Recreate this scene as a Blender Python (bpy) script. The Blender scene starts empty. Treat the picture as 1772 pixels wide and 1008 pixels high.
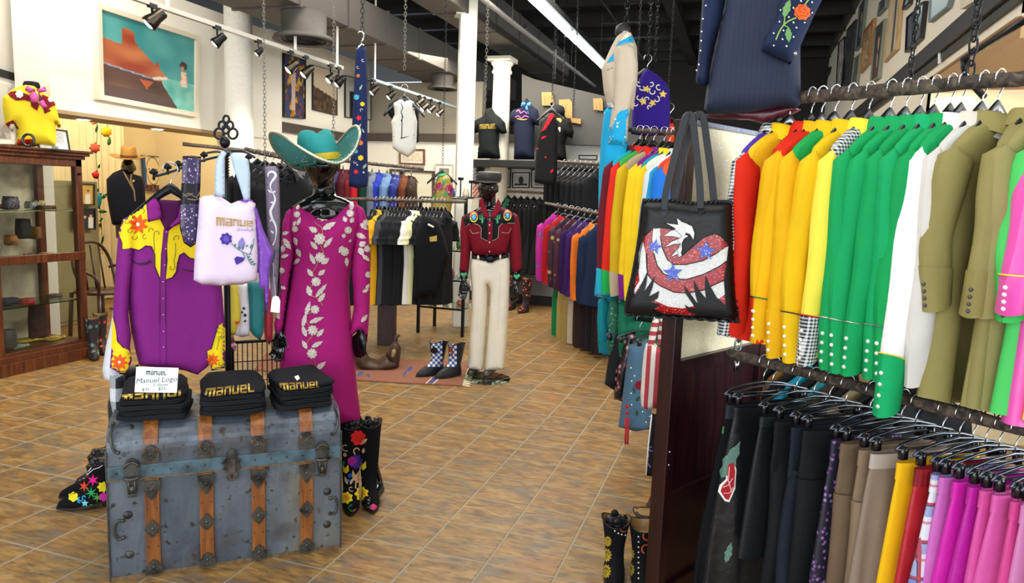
import bpy, math, random
from math import sin, cos, pi, sqrt, radians, atan2, hypot
from mathutils import Vector, Matrix, noise
from mathutils.bvhtree import BVHTree
from mathutils.geometry import delaunay_2d_cdt
# ------------------------------------------------------------------ camera, world, light, exposure
scene = bpy.context.scene
COL = scene.collection
V = Vector
FPX, YAW, PITCH, ROLL, TILE = 1236.84, 0.31204, 0.13189, 0.037124, 0.3048
EYE = V((0, 0, 5.1316 * TILE))
_fw = V((-sin(YAW) * cos(PITCH), cos(YAW) * cos(PITCH), -sin(PITCH)))
_rt = V((cos(YAW), sin(YAW), 0))
_up = _rt.cross(_fw)
CR = cos(ROLL) * _rt + sin(ROLL) * _up
CU = -sin(ROLL) * _rt + cos(ROLL) * _up
cd = bpy.data.cameras.new('camera')
cam = bpy.data.objects.new('camera', cd)
COL.objects.link(cam)
mw = Matrix((CR, CU, -_fw)).transposed().to_4x4()
mw.translation = EYE
cam.matrix_world = mw
cd.sensor_width = 36
cd.lens = FPX / 1772 * 36
cd.clip_end = 60
scene.camera = cam
vs = scene.view_settings
scene.display_settings.display_device = 'sRGB'
vs.view_transform = 'Standard'
vs.look = 'None'
vs.gamma = 1
vs.use_curve_mapping = False
vs.exposure = 0.22
W = bpy.data.worlds.new('daylight')
scene.world = W
W.use_nodes = True
bg = W.node_tree.nodes['Background']
bg.inputs[0].default_value = (.80, .90, 1, 1)
bg.inputs[1].default_value = 1.3
def lamp(name, kind, loc, energy, color=(1, 1, 1), size=.2, size_y=None, aim=None, spot=None, blend=.5):
 d = bpy.data.lights.new(name, kind)
 d.energy = energy
 d.color = color
 if kind == 'AREA':
  d.size = size
  if size_y:
   d.shape = 'RECTANGLE'
   d.size_y = size_y
 else:
  d.shadow_soft_size = size
 if kind == 'SPOT':
  d.spot_size = radians(spot or 60)
  d.spot_blend = blend
 o = bpy.data.objects.new(name, d)
 COL.objects.link(o)
 o.location = loc
 if aim is not None:
  o.rotation_euler = (V(aim) - V(loc)).to_track_quat('-Z', 'Y').to_euler()
 return o
# daylight through the shop front behind the photographer and the window bay on the right
lamp('shopfront_daylight', 'AREA', (-1.6, -2.6, 1.9), 165, (.93, .97, 1), 6.5, 2.8, aim=(-1.6, 3, 1.2))
lamp('bay_daylight', 'AREA', (3.3, 2.2, 1.7), 150, (.93, .97, 1), 2.2, 1.8, aim=(0, 3, 1.3))
# shop lighting over the floor
lamp('ceiling_light_mid', 'AREA', (-2.6, 6.2, 3.75), 150, (1, .94, .84), 2.5, 2.5, aim=(-2.6, 6.2, 0))
lamp('ceiling_light_back', 'AREA', (-3.4, 8.8, 3.35), 150, (1, .92, .78), 3.0, 1.2, aim=(-3.4, 9.2, 0))
lamp('ceiling_light_left', 'AREA', (-4.4, 4.2, 3.75), 150, (1, .92, .78), 2.0, 2.0, aim=(-4.8, 4.6, 0))
lamp('ceiling_light_front', 'AREA', (-1.0, 2.2, 3.8), 60, (1, .97, .92), 2.5, 2.5, aim=(-1.0, 2.6, 0))
lamp('back_room_light', 'POINT', (-7.0, 6.0, 2.7), 60, (1, .86, .62), .25)
lamp('back_room_light_far', 'POINT', (-7.2, 7.6, 2.7), 20, (1, .84, .6), .25)
# ------------------------------------------------------------------ pixel helpers (photo frame 1772 x 1008)
def ray(x, y):
 return _fw + CR * ((x - 886) / FPX) - CU * ((y - 504) / FPX)
def onz(x, y, z=0.0):
 d = ray(x, y)
 return EYE + d * ((z - EYE.z) / d.z)
def onx(x, y, X):
 d = ray(x, y)
 return EYE + d * (X / d.x)
def ony(x, y, Y):
 d = ray(x, y)
 return EYE + d * (Y / d.y)
def atd(x, y, D):
 return EYE + ray(x, y) * D
def depth(p):
 return (V(p) - EYE).dot(_fw)
def pj(p):
 d = V(p) - EYE
 k = d.dot(_fw)
 return (886 + FPX * d.dot(CR) / k, 504 - FPX * d.dot(CU) / k)
class Plane:
 """an upright plane through p; yaw turns it about the vertical, 0 faces the eye square on"""
 def __init__(s, p, yaw=0.0, tilt=0.0, n=None):
  s.p = V(p)
  if n is None:
   a = atan2(s.p.y - EYE.y, s.p.x - EYE.x) + yaw
   n = V((-cos(a), -sin(a), 0))
  s.n = V(n).normalized()
  s.ux = V((0, 0, 1)).cross(s.n).normalized()
  if tilt:
   s.n = (Matrix.Rotation(tilt, 3, s.ux) @ s.n).normalized()
  s.uy = s.n.cross(s.ux).normalized()
 def hit(s, x, y):
  d = ray(x, y)
  return EYE + d * ((s.p - EYE).dot(s.n) / d.dot(s.n))
 def uv(s, x, y):
  q = s.hit(x, y) - s.p
  return q.dot(s.ux), q.dot(s.uy)
 def pt(s, u, v, w=0):
  return s.p + s.ux * u + s.uy * v + s.n * w
# ------------------------------------------------------------------ materials
def lin(h):
 if isinstance(h, tuple):
  return h if len(h) == 4 else h + (1,)
 h = h.lstrip('#')
 c = [int(h[i:i + 2], 16) / 255 for i in (0, 2, 4)]
 return tuple((v / 12.92 if v <= .04045 else ((v + .055) / 1.055) ** 2.4) for v in c) + (1,)
_mats = {}
def M(col, kind='fabric', rough=None, metal=0.0, col2=None, col3=None, scale=1.0, emit=0, bump=None, alpha=None):
 key = (col, kind, rough, metal, col2, col3, scale, emit, bump)
 if key in _mats:
  return _mats[key]
 m = bpy.data.materials.new(kind + '_' + str(col).strip('#'))
 _mats[key] = m
 m.use_nodes = True
 nt = m.node_tree
 N = nt.nodes
 L = nt.links
 b = N['Principled BSDF']
 base = lin(col)
 R0 = {'fabric': .82, 'satin': .38, 'leather': .42, 'gloss': .12, 'wood': .42, 'metal': .3, 'plaster': .85, 'plain': .6, 'paint': .5}.get(kind, .7)
 b.inputs['Roughness'].default_value = R0 if rough is None else rough
 b.inputs['Metallic'].default_value = metal
 b.inputs['Base Color'].default_value = base
 def n(t, **kw):
  x = N.new(t)
  for k, v in kw.items():
   if k in x.inputs:
    x.inputs[k].default_value = v
   else:
    setattr(x, k, v)
  return x
 tc = n('ShaderNodeTexCoord')
 OB = tc.outputs['Object']
 def mapping(sc, src=OB):
  mp = n('ShaderNodeMapping')
  mp.inputs['Scale'].default_value = sc
  L.new(src, mp.inputs['Vector'])
  return mp.outputs[0]
 def noise_t(sc, detail=4, src=OB, stretch=(1, 1, 1), dist=0):
  t = n('ShaderNodeTexNoise')
  t.inputs['Scale'].default_value = sc
  t.inputs['Detail'].default_value = detail
  t.inputs['Distortion'].default_value = dist
  L.new(mapping(stretch, src), t.inputs['Vector'])
  return t.outputs['Fac']
 def ramp(fac, stops):
  r = n('ShaderNodeValToRGB')
  e = r.color_ramp.elements
  while len(e) < len(stops):
   e.new(.5)
  for el, (p, c) in zip(e, stops):
   el.position = p
   el.color = lin(c) if not isinstance(c, float) else (c, c, c, 1)
  L.new(fac, r.inputs[0])
  return r.outputs[0]
 def mix(fac, a, c, mode='MIX'):
  x = n('ShaderNodeMix', data_type='RGBA', blend_type=mode)
  if isinstance(fac, float):
   x.inputs[0].default_value = fac
  else:
   L.new(fac, x.inputs[0])
  for i, q in ((6, a), (7, c)):
   if isinstance(q, (tuple, str)):
    x.inputs[i].default_value = lin(q)
   else:
    L.new(q, x.inputs[i])
  return x.outputs[2]
 def bumpn(h, s, d=.01):
  x = n('ShaderNodeBump')
  x.inputs['Strength'].default_value = s
  x.inputs['Distance'].default_value = d
  L.new(h, x.inputs['Height'])
  L.new(x.outputs[0], b.inputs['Normal'])
 def vary(c, amt=.12, sc=6.0):
  f = noise_t(sc)
  return mix(f, tuple(v * (1 - amt) for v in base[:3]) + (1,), tuple(min(1, v * (1 + amt)) for v in base[:3]) + (1,))
 def sine(freq, axis):
  sp = n('ShaderNodeSeparateXYZ')
  L.new(OB, sp.inputs[0])
  m1 = n('ShaderNodeMath', operation='MULTIPLY')
  m1.inputs[1].default_value = freq
  L.new(sp.outputs[axis], m1.inputs[0])
  m2 = n('ShaderNodeMath', operation='FRACT')
  L.new(m1.outputs[0], m2.inputs[0])
  return m2.outputs[0]
 def gt(f, t):
  x = n('ShaderNodeMath', operation='GREATER_THAN')
  x.inputs[1].default_value = t
  L.new(f, x.inputs[0])
  return x.outputs[0]
 BC = b.inputs['Base Color']
 if kind == 'fabric':
  b.inputs['Specular IOR Level'].default_value = .22
 if kind in ('fabric', 'satin'):
  L.new(vary(base, .10 if kind == 'fabric' else .06), BC)
  if kind == 'satin':
   b.inputs['Sheen Weight'].default_value = .1
  bumpn(noise_t(14, 3), .25 if bump is None else bump, .02)
 elif kind == 'leather':
  L.new(vary(base, .2), BC)
  b.inputs['Specular IOR Level'].default_value = .3
  bumpn(noise_t(60, 4), .25, .004)
 elif kind == 'plaster':
  L.new(vary(base, .03, 3), BC)
  bumpn(noise_t(18, 5), .35 if bump is None else bump, .01)
 elif kind == 'wood':
  f = noise_t(7 * scale, 6, stretch=(6, 6, .6), dist=.6)
  L.new(ramp(f, [(.25, col2 or tuple(v * .45 for v in base[:3])), (.55, col), (.8, col3 or tuple(min(1, v * 1.3) for v in base[:3]))]), BC)
  bumpn(f, .15, .004)
 elif kind == 'bark':
  f = noise_t(9, 6, stretch=(3, 3, 3), dist=1.5)
  L.new(ramp(f, [(.3, '#2b211a'), (.5, col), (.75, col2 or '#7a6a58')]), BC)
  bumpn(f, .7, .01)
  b.inputs['Roughness'].default_value = .85
 elif kind == 'tile':
  P = n('ShaderNodeNewGeometry').outputs['Position']
  oi = n('ShaderNodeObjectInfo')
  ad = n('ShaderNodeVectorMath', operation='ADD')
  sc_ = n('ShaderNodeVectorMath', operation='SCALE')
  cx = n('ShaderNodeCombineXYZ')
  L.new(oi.outputs['Random'], cx.inputs[0])
  L.new(oi.outputs['Random'], cx.inputs[1])
  L.new(cx.outputs[0], sc_.inputs[0])
  sc_.inputs['Scale'].default_value = 37
  L.new(P, ad.inputs[0])
  L.new(sc_.outputs[0], ad.inputs[1])
  S = ad.outputs[0]
  f1 = noise_t(7.5, 10, S, (1.0, 2.2, 1), .9)
  f2 = noise_t(5.0, 9, S, (.8, 2.4, 1), 1.2)
  f3 = noise_t(30, 7, S, (.45, 1.9, 1))
  f4 = noise_t(2.2, 3, S, (1, 1, 1))
  c1 = ramp(f1, [(.28, '#6f5330'), (.43, '#8a673a'), (.56, '#9e7944'), (.72, '#ae8b55')])
  msk = ramp(f2, [(.50, 0.0), (.64, .65)])
  c2 = mix(msk, c1, '#66635b')
  msk3 = ramp(f4, [(.60, 0.0), (.74, .6)])
  c25 = mix(msk3, c2, '#a5693a')
  c3 = mix(ramp(f3, [(.35, 1.0), (.5, 0.0)]), c25, '#3f301c')
  c4 = mix(.45, c25, c3)
  hv = n('ShaderNodeHueSaturation')
  hv.inputs['Saturation'].default_value = 1.0
  L.new(c4, hv.inputs['Color'])
  L.new(hv.outputs[0], BC)
  b.inputs['Roughness'].default_value = .42
  b.inputs['Specular IOR Level'].default_value = .32
  bumpn(f3, .2, .004)
 elif kind == 'sheet':      # worn painted trunk metal
  f = noise_t(2.2, 6, dist=.8)
  f2 = noise_t(28, 5)
  f3 = noise_t(5, 4)
  c1 = ramp(f, [(.28, '#3f444a'), (.45, '#58626c'), (.6, '#69727a'), (.78, '#857f6c')])
  c2 = mix(ramp(f2, [(.60, 0.0), (.68, 1.0)]), c1, '#3a2d28')
  c3 = mix(ramp(f3, [(.55, 0.0), (.75, .7)]), c2, '#46362f')
  L.new(c3, BC)
  b.inputs['Metallic'].default_value = .35
  L.new(ramp(f2, [(.3, .3), (.7, .55)]), b.inputs['Roughness'])
  bumpn(f, .5, .03)
 elif kind == 'worn':       # old metal strips
  f = noise_t(20, 5)
  L.new(mix(ramp(f, [(.45, 0.0), (.7, 1.0)]), col, col2 or '#2e2a28'), BC)
  b.inputs['Metallic'].default_value = metal
  bumpn(f, .3, .003)
 elif kind in ('gingham', 'hounds'):
  fx, fz = sine(scale, 0), sine(scale, 2)
  a_, b_ = gt(fx, .5), gt(fz, .5)
  s_ = n('ShaderNodeMath', operation='ADD')
  L.new(a_, s_.inputs[0])
  L.new(b_, s_.inputs[1])
  h_ = n('ShaderNodeMath', operation='MULTIPLY')
  h_.inputs[1].default_value = .5
  L.new(s_.outputs[0], h_.inputs[0])
  L.new(mix(h_.outputs[0], col, col2 or '#101418'), BC)
 elif kind == 'plaid':
  c = col
  for ax, fr, t, cc, k in ((0, 7, .62, col2, .6), (2, 6, .62, col2, .6), (0, 7, .9, '#20242c', .9), (2, 6, .9, '#20242c', .9), (0, 14, .85, col3, .7), (2, 12, .85, col3, .7)):
   g = gt(sine(fr * scale, ax), t)
   mm = n('ShaderNodeMath', operation='MULTIPLY')
   mm.inputs[1].default_value = k
   L.new(g, mm.inputs[0])
   c = mix(mm.outputs[0], c, cc)
  L.new(c, BC)
 elif kind == 'stripe_v' or kind == 'stripe_h':
  L.new(mix(gt(sine(scale, 0 if kind == 'stripe_v' else 2), .5), col, col2), BC)
  bumpn(noise_t(14, 3), .25, .02)
 elif kind == 'pin':
  L.new(mix(gt(sine(scale, 0), .9), col, col2), BC)
  bumpn(noise_t(9, 3), .3, .02)
 elif kind in ('floral', 'glitter', 'paisley'):
  vo = n('ShaderNodeTexVoronoi')
  vo.inputs['Scale'].default_value = scale
  L.new(OB, vo.inputs['Vector'])
  hs = ramp(vo.outputs['Distance'], [(.0, col2 or '#ffffff'), (.32, col3 or '#c0407a'), (.48, col), (1.0, col)])
  sep = n('ShaderNodeSeparateColor')
  L.new(vo.outputs['Color'], sep.inputs[0])
  L.new(mix(gt(sep.outputs[0], .3), col, hs), BC)
  if kind == 'glitter':
   mp = n('ShaderNodeMath', operation='MULTIPLY')
   mp.inputs[1].default_value = .8
   L.new(gt(sep.outputs[1], .5), mp.inputs[0])
   L.new(mp.outputs[0], b.inputs['Metallic'])
   b.inputs['Roughness'].default_value = .25
   bumpn(vo.outputs['Distance'], .8, .004)
 elif kind == 'beads':      # rhinestone fields: tinted stones, a few picked out as accents and painted sparkle
  vo = n('ShaderNodeTexVoronoi')
  vo.inputs['Scale'].default_value = scale
  L.new(OB, vo.inputs['Vector'])
  sep = n('ShaderNodeSeparateColor')
  L.new(vo.outputs['Color'], sep.inputs[0])
  L.new(mix(gt(sep.outputs[0], .93), ramp(vo.outputs['Distance'], [(.0, col), (.6, col), (.9, col2 or '#303030')]), col3 or '#ffffff'), BC)
  b.inputs['Roughness'].default_value = .28
  bumpn(vo.outputs['Distance'], -.6, .003)
 elif kind == 'vcol':
  a_ = n('ShaderNodeAttribute')
  a_.attribute_name = 'Col'
  L.new(a_.outputs['Color'], BC)
 elif kind == 'metal':
  b.inputs['Metallic'].default_value = 1
 elif kind == 'glass':
  b.inputs['Transmission Weight'].default_value = 1
  b.inputs['Roughness'].default_value = .02
  b.inputs['IOR'].default_value = 1.3
 elif kind == 'blotch':
  f = noise_t(scale, 5, dist=.6)
  L.new(ramp(f, [(.35, col), (.5, col2), (.65, col3 or col)]), BC)
 elif kind == 'gloss':
  b.inputs['Coat Weight'].default_value = .3
 if emit:
  b.inputs['Emission Color'].default_value = base
  b.inputs['Emission Strength'].default_value = emit
 return m
BLACK_CLOTH = M('#17191e')
CHROME = M('#d8dade', 'metal', .18)
IRON = M('#15171a', 'plain', .38, .6)
BLKPLASTIC = M('#14171c', 'gloss', .22)
WHITE = M('#f1efe6', 'plain', .6)
# ------------------------------------------------------------------ objects
def tag(o, label=None, cat=None, group=None, kind=None):
 if label:
  o['label'] = label
 if cat:
  o['category'] = cat
 if group:
  o['group'] = group
 if kind:
  o['kind'] = kind
 return o
def thing(name, label, cat, loc=(0, 0, 0), rz=0, group=None):
 o = bpy.data.objects.new(name, None)
 COL.objects.link(o)
 o.location = loc
 o.rotation_euler = (0, 0, rz)
 o.empty_display_size = .05
 return tag(o, label, cat, group)
def wm(o):
 m = Matrix.LocRotScale(o.location, o.rotation_euler, o.scale)
 return wm(o.parent) @ m if o.parent else m
def inst(name, mesh, mat=None, parent=None, loc=None, rz=None):
 o = bpy.data.objects.new(name, mesh)
 COL.objects.link(o)
 o.parent = parent
 if mat is not None and len(mesh.materials):
  o.material_slots[0].link = 'OBJECT'
  o.material_slots[0].material = mat
 if loc is not None:
  o.location = loc
 if rz is not None:
  o.rotation_euler = (0, 0, rz)
 return o
class MB:
 def __init__(s):
  s.v, s.f, s.c = [], [], None
 def add(s, vs, fs):
  k = len(s.v)
  s.v += [tuple(p) for p in vs]
  s.f += [tuple(i + k for i in f) for f in fs]
  return s
 def box(s, c, d, rz=0, rot=None):
  R = rot or Matrix.Rotation(rz, 3, 'Z')
  c = V(c)
  vs = [c + R @ V((x * d[0] / 2, y * d[1] / 2, z * d[2] / 2)) for z in (-1, 1) for y in (-1, 1) for x in (-1, 1)]
  return s.add(vs, [(0, 2, 3, 1), (4, 5, 7, 6), (0, 1, 5, 4), (2, 6, 7, 3), (0, 4, 6, 2), (1, 3, 7, 5)])
 def bb(s, a, b_):
  return s.box([(p + q) / 2 for p, q in zip(a, b_)], [abs(q - p) for p, q in zip(a, b_)])
 def hexa(s, vs):      # 8 points, same order as box
  return s.add(vs, [(0, 2, 3, 1), (4, 5, 7, 6), (0, 1, 5, 4), (2, 6, 7, 3), (0, 4, 6, 2), (1, 3, 7, 5)])
 def loft(s, rings, closed=True, cap=True, loop=False):
  n_ = len(rings[0])
  vs = [p for r in rings for p in r]
  fs = []
  m_ = len(rings)
  for i in range(m_ if loop else m_ - 1):
   i2 = (i + 1) % m_
   for j in range(n_ if closed else n_ - 1):
    j2 = (j + 1) % n_
    fs.append((i * n_ + j, i * n_ + j2, i2 * n_ + j2, i2 * n_ + j))
  if cap and closed and not loop:
   fs.append(tuple(range(n_ - 1, -1, -1)))
   fs.append(tuple(range((m_ - 1) * n_, m_ * n_)))
  return s.add(vs, fs)
 def tube(s, pts, r, n=8, loop=False, flat=1.0, cap=True):
  pts = [V(p) for p in pts]
  rs = r if isinstance(r, (list, tuple)) else [r] * len(pts)
  rings = []
  prev = None
  m_ = len(pts)
  for i, p in enumerate(pts):
   a = pts[(i - 1) % m_] if (i or loop) else p
   b_ = pts[(i + 1) % m_] if (i < m_ - 1 or loop) else p
   t = (b_ - a)
   if t.length < 1e-9:
    t = V((0, 0, 1))
   t.normalize()
   if prev is None:
    h = V((0, 0, 1)) if abs(t.z) < .9 else V((1, 0, 0))
    x = t.cross(h).normalized()
   else:
    x = (prev - t * prev.dot(t))
    x = x.normalized() if x.length > 1e-6 else t.orthogonal().normalized()
   prev = x
   y = t.cross(x)
   rings.append([p + x * (rs[i] * cos(2 * pi * k / n)) + y * (rs[i] * flat * sin(2 * pi * k / n)) for k in range(n)])
  return s.loft(rings, True, cap and not loop, loop)
 def lathe(s, prof, c=(0, 0, 0), n=20, axis=None, sx=1, sy=1, cap=True):
  c = V(c)
  rings = [[c + V((r * cos(2 * pi * k / n) * sx, r * sin(2 * pi * k / n) * sy, z)) for k in range(n)] for r, z in prof]
  return s.loft(rings, True, cap)
 def ball(s, c, r, n=10, m=7, R=None):
  c = V(c)
  r = r if isinstance(r, (tuple, list)) else (r, r, r)
  rings = []
  for i in range(m + 1):
   a = pi * (i / m) if 0 < i < m else (.02 if i == 0 else pi - .02)
   ring = [V((r[0] * sin(a) * cos(2 * pi * k / n), r[1] * sin(a) * sin(2 * pi * k / n), -r[2] * cos(a))) for k in range(n)]
   rings.append([c + (R @ q if R else q) for q in ring])
  return s.loft(rings)
 def patch(s, fn, nu, nv, off=0.0, thick=0.0):
  """fn(a,b) -> point for a,b in 0..1; optional offset along the surface normal"""
  e = 1e-3
  P = []
  for j in range(nv + 1):
   for i in range(nu + 1):
    a, b_ = i / nu, j / nv
    p = V(fn(a, b_))
    if off or thick:
     a1, a2 = max(a - e, 0), min(a + e, 1)
     b1, b2 = max(b_ - e, 0), min(b_ + e, 1)
     nn = (V(fn(a2, b_)) - V(fn(a1, b_))).cross(V(fn(a, b2)) - V(fn(a, b1)))
     if nn.length > 1e-12:
      p = p - nn.normalized() * off
    P.append(p)
  fs = [(j * (nu + 1) + i, j * (nu + 1) + i + 1, (j + 1) * (nu + 1) + i + 1, (j + 1) * (nu + 1) + i) for j in range(nv) for i in range(nu)]
  return s.add(P, fs)
 def prism(s, poly, to3, th):
  """closed polygon of 2D points, to3(u,v,w) maps to space"""
  n_ = len(poly)
  vs = [to3(u, v, 0) for u, v in poly] + [to3(u, v, th) for u, v in poly]
  fs = [tuple(range(n_ - 1, -1, -1)), tuple(range(n_, 2 * n_))]
  fs += [(i, (i + 1) % n_, n_ + (i + 1) % n_, n_ + i) for i in range(n_)]
  return s.add(vs, fs)
 def mesh(s, name, mat, smooth=False, cols=None):
  me = bpy.data.meshes.new(name)
  me.from_pydata(s.v, [], s.f)
  me.materials.append(mat)
  if smooth:
   me.shade_smooth()
  if cols is not None:
   at_ = me.color_attributes.new('Col', 'FLOAT_COLOR', 'POINT')
   for i, c in enumerate(cols):
    at_.data[i].color = c
  me.update()
  return me
 def build(s, name, mat, parent=None, smooth=False, bevel=0, world=False, cols=None):
  """world=True: vertices are in world space and get moved into the parent's frame"""
  if world and parent is not None:
   inv = wm(parent).inverted()
   s.v = [tuple(inv @ V(p)) for p in s.v]
  if world and parent is None and s.v:
   c = V((sum(p[0] for p in s.v), sum(p[1] for p in s.v), sum(p[2] for p in s.v))) / len(s.v)
   c.z = min(p[2] for p in s.v)
   s.v = [tuple(V(p) - c) for p in s.v]
  o = inst(name, s.mesh(name, mat, smooth, cols), None, parent)
  if world and parent is None and s.v:
   o.location = c
  if bevel:
   b = o.modifiers.new('bevel', 'BEVEL')
   b.width = bevel
   b.segments = 2
   b.limit_method = 'ANGLE'
  if smooth == 'auto':
   pass
  return o
def bvh(objs):
 """world-space tree of a list of mesh objects"""
 vs, fs = [], []
 for o in (objs if isinstance(objs, (list, tuple)) else [objs]):
  m = wm(o)
  k = len(vs)
  vs += [m @ v.co for v in o.data.vertices]
  fs += [tuple(i + k for i in p.vertices) for p in o.data.polygons]
 return BVHTree.FromPolygons(vs, fs)
def inside(poly, x, y):
 r = False
 j = len(poly) - 1
 for i in range(len(poly)):
  xi, yi = poly[i]
  xj, yj = poly[j]
  if (yi > y) != (yj > y) and x < (xj - xi) * (y - yi) / (yj - yi) + xi:
   r = not r
  j = i
 return r
def segd(px, py, ax, ay, bx, by):
 dx, dy = bx - ax, by - ay
 l2 = dx * dx + dy * dy
 t = 0 if l2 == 0 else max(0, min(1, ((px - ax) * dx + (py - ay) * dy) / l2))
 return hypot(px - ax - t * dx, py - ay - t * dy)
def resample(poly, step, closed=True):
 out = []
 n_ = len(poly)
 for i in range(n_ if closed else n_ - 1):
  a, b_ = poly[i], poly[(i + 1) % n_]
  k = max(1, int(math.ceil(hypot(b_[0] - a[0], b_[1] - a[1]) / step)))
  out += [(a[0] + (b_[0] - a[0]) * j / k, a[1] + (b_[1] - a[1]) * j / k) for j in range(k)]
 if not closed:
  out.append(poly[-1])
 return out
def spline(pts, k=4, closed=False):
 out = []
 n_ = len(pts)
 g = (lambda i: pts[i % n_]) if closed else (lambda i: pts[max(0, min(n_ - 1, i))])
 for i in range(n_ if closed else n_ - 1):
  p0, p1, p2, p3 = g(i - 1), g(i), g(i + 1), g(i + 2)
  for j in range(k):
   t = j / k
   out.append(tuple(.5 * (2 * b_ + (c - a) * t + (2 * a - 5 * b_ + 4 * c - d) * t * t + (3 * b_ - a - 3 * c + d) * t ** 3) for a, b_, c, d in zip(p0, p1, p2, p3)))
 if not closed:
  out.append(tuple(pts[-1]))
 return out
def tri(poly, step):
 """triangulate a 2D outline with interior points; returns pts, faces, dist-to-outline"""
 B = resample(poly, step)
 xs = [p[0] for p in B]
 ys = [p[1] for p in B]
 pts = list(B)
 n_ = len(B)
 y = min(ys) + step * .5
 row = 0
 while y < max(ys):
  x = min(xs) + step * (.5 if row % 2 else 1.0)
  while x < max(xs):
   if inside(B, x, y) and min(segd(x, y, *B[i], *B[(i + 1) % n_]) for i in range(n_)) > step * .45:
    pts.append((x, y))
   x += step
  y += step * .9
  row += 1
 vs, _, fs, *_r = delaunay_2d_cdt([V(p) for p in pts], [(i, (i + 1) % n_) for i in range(n_)], [list(range(n_))], 1, 1e-6)
 vs = [tuple(v) for v in vs]
 ds = [min(segd(v[0], v[1], *B[i], *B[(i + 1) % n_]) for i in range(n_)) for v in vs]
 fs = [tuple(f) for f in fs if inside(B, sum(vs[i][0] for i in f) / 3, sum(vs[i][1] for i in f) / 3)]
 return vs, fs, ds
def puff(name, outline, plane, th, mat, parent=None, folds=0.0, fr=20.0, step=.02, rim=.05, bow=0.0, seed=0, px=True, back=True, w0=0.0, crease=None, smooth=True):
 """a soft solid with a traced outline: its own plane, real thickness, both sides"""
 ol = [plane.uv(*p) for p in outline] if px else outline
 vs, fs, ds = tri(ol, step)
 rnd = random.Random(seed)
 ph = rnd.uniform(0, 6)
 xm = sum(v[0] for v in vs) / len(vs)
 w_ = max(v[0] for v in vs) - min(v[0] for v in vs)
 ym = max(v[1] for v in vs)
 h_ = ym - min(v[1] for v in vs) + 1e-6
 front, rear, edge = [], [], []
 for (u, v), d in zip(vs, ds):
  k = min(1, d / rim)
  q = sqrt(max(0, 1 - (1 - k) ** 2))
  t_ = (ym - v) / h_
  f = folds * (sin(fr * u + ph + 2 * sin(3 * v + ph)) * (.3 + .7 * t_) + .5 * noise.noise(V((u * 7, v * 5, seed))))
  if crease:
   f += crease(u, v)
  b_ = -bow * ((u - xm) / (w_ / 2)) ** 2
  front.append(plane.pt(u, v, w0 + th * q / 2 + f * min(1, k + .2) + b_))
  rear.append(plane.pt(u, v, w0 - th * q / 2 + f * min(1, k + .2) + b_))
  edge.append(d < 1e-5)
 mb = MB()
 n_ = len(vs)
 idx = list(range(n_)) + [i if edge[i] else n_ + i for i in range(n_)]
 F = []
 for f in fs:
  a, b_, c = (V(front[i]) for i in f)
  f2 = f if (b_ - a).cross(c - a).dot(plane.n) > 0 else f[::-1]
  F.append(f2)
  if back:
   F.append(tuple(idx[n_ + i] for i in f2[::-1]))
 # drop unused rear verts
 used = sorted({i for f in F for i in f})
 mp = {o_: k for k, o_ in enumerate(used)}
 allv = front + rear
 mb.add([allv[i] for i in used], [tuple(mp[i] for i in f) for f in F])
 return mb.build(name, mat, parent, smooth, world=True)
def drape(name, polys, tree, mat, parent, off=.003, step=None, world_dir=None, th=0.0):
 """patches drawn in photo pixels and laid on a surface that is already there"""
 if len(polys) > 1 and name not in ('lettering', 'script_lettering') and max(max(max(p[i] for p in q) - min(p[i] for p in q) for i in (0, 1)) for q in polys if len(q) > 2) >= 8:
  o = None
  for q in polys:
   o = drape(name, [q], tree, mat, parent, off, step) or o
  return o
 mb = MB()
 for pl in polys:
  if len(pl) < 3:
   continue
  xs = [p[0] for p in pl]
  ys = [p[1] for p in pl]
  st = step or max(1.5, min(6, max(max(xs) - min(xs), max(ys) - min(ys)) / 6))
  try:
   vs, fs, _ = tri(pl, st)
  except Exception:
   continue
  P = []
  last = None
  for x, y in vs:
   d = ray(x, y).normalized()
   h = tree.ray_cast(EYE, d)
   if h[0] is None:
    P.append(None)
   else:
    nn = h[1] if h[1].dot(d) < 0 else -h[1]
    P.append(h[0] + nn * off * .5 - d * off * .5)
  ok = [i for i, p in enumerate(P) if p is not None]
  mp = {o_: k for k, o_ in enumerate(ok)}
  F = []
  for f in fs:
   if all(i in mp for i in f):
    a, b_, c = (P[i] for i in f)
    if max((a - b_).length, (b_ - c).length) > .25:
     continue
    f2 = f if (b_ - a).cross(c - a).dot(EYE - a) > 0 else f[::-1]
    F.append(tuple(mp[i] for i in f2))
  mb.add([P[i] for i in ok], F)
 if not mb.f:
  return None
 return mb.build(name, mat, parent, True, world=True)
def studs_px(name, pts, tree, mat, parent, r=.004, lift=.3):
 mb = MB()
 for x, y in pts:
  h = tree.ray_cast(EYE, ray(x, y).normalized())
  if h[0] is not None:
   mb.ball(h[0], (r, r, r), 6, 4)
 if not mb.v:
  return None
 o = mb.build(name, mat, parent, True, world=True)
 if len(pts) > 1:
  o['kind'] = 'stuff'
 return o
def cord_px(name, line, tree, mat, parent, r=.002, n=5, off=0.0):
 """a raised cord that follows a pixel line over a surface"""
 lines = line if isinstance(line[0][0], (tuple, list)) else [line]
 for ln in lines:
  P = []
  for x, y in ln:
   d = ray(x, y).normalized()
   h = tree.ray_cast(EYE, d)
   if h[0] is not None:
    P.append(h[0] - d * off)
  if len(P) > 1:
   MB().tube(P, r, n).build(name, mat, parent, True, world=True)
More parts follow.
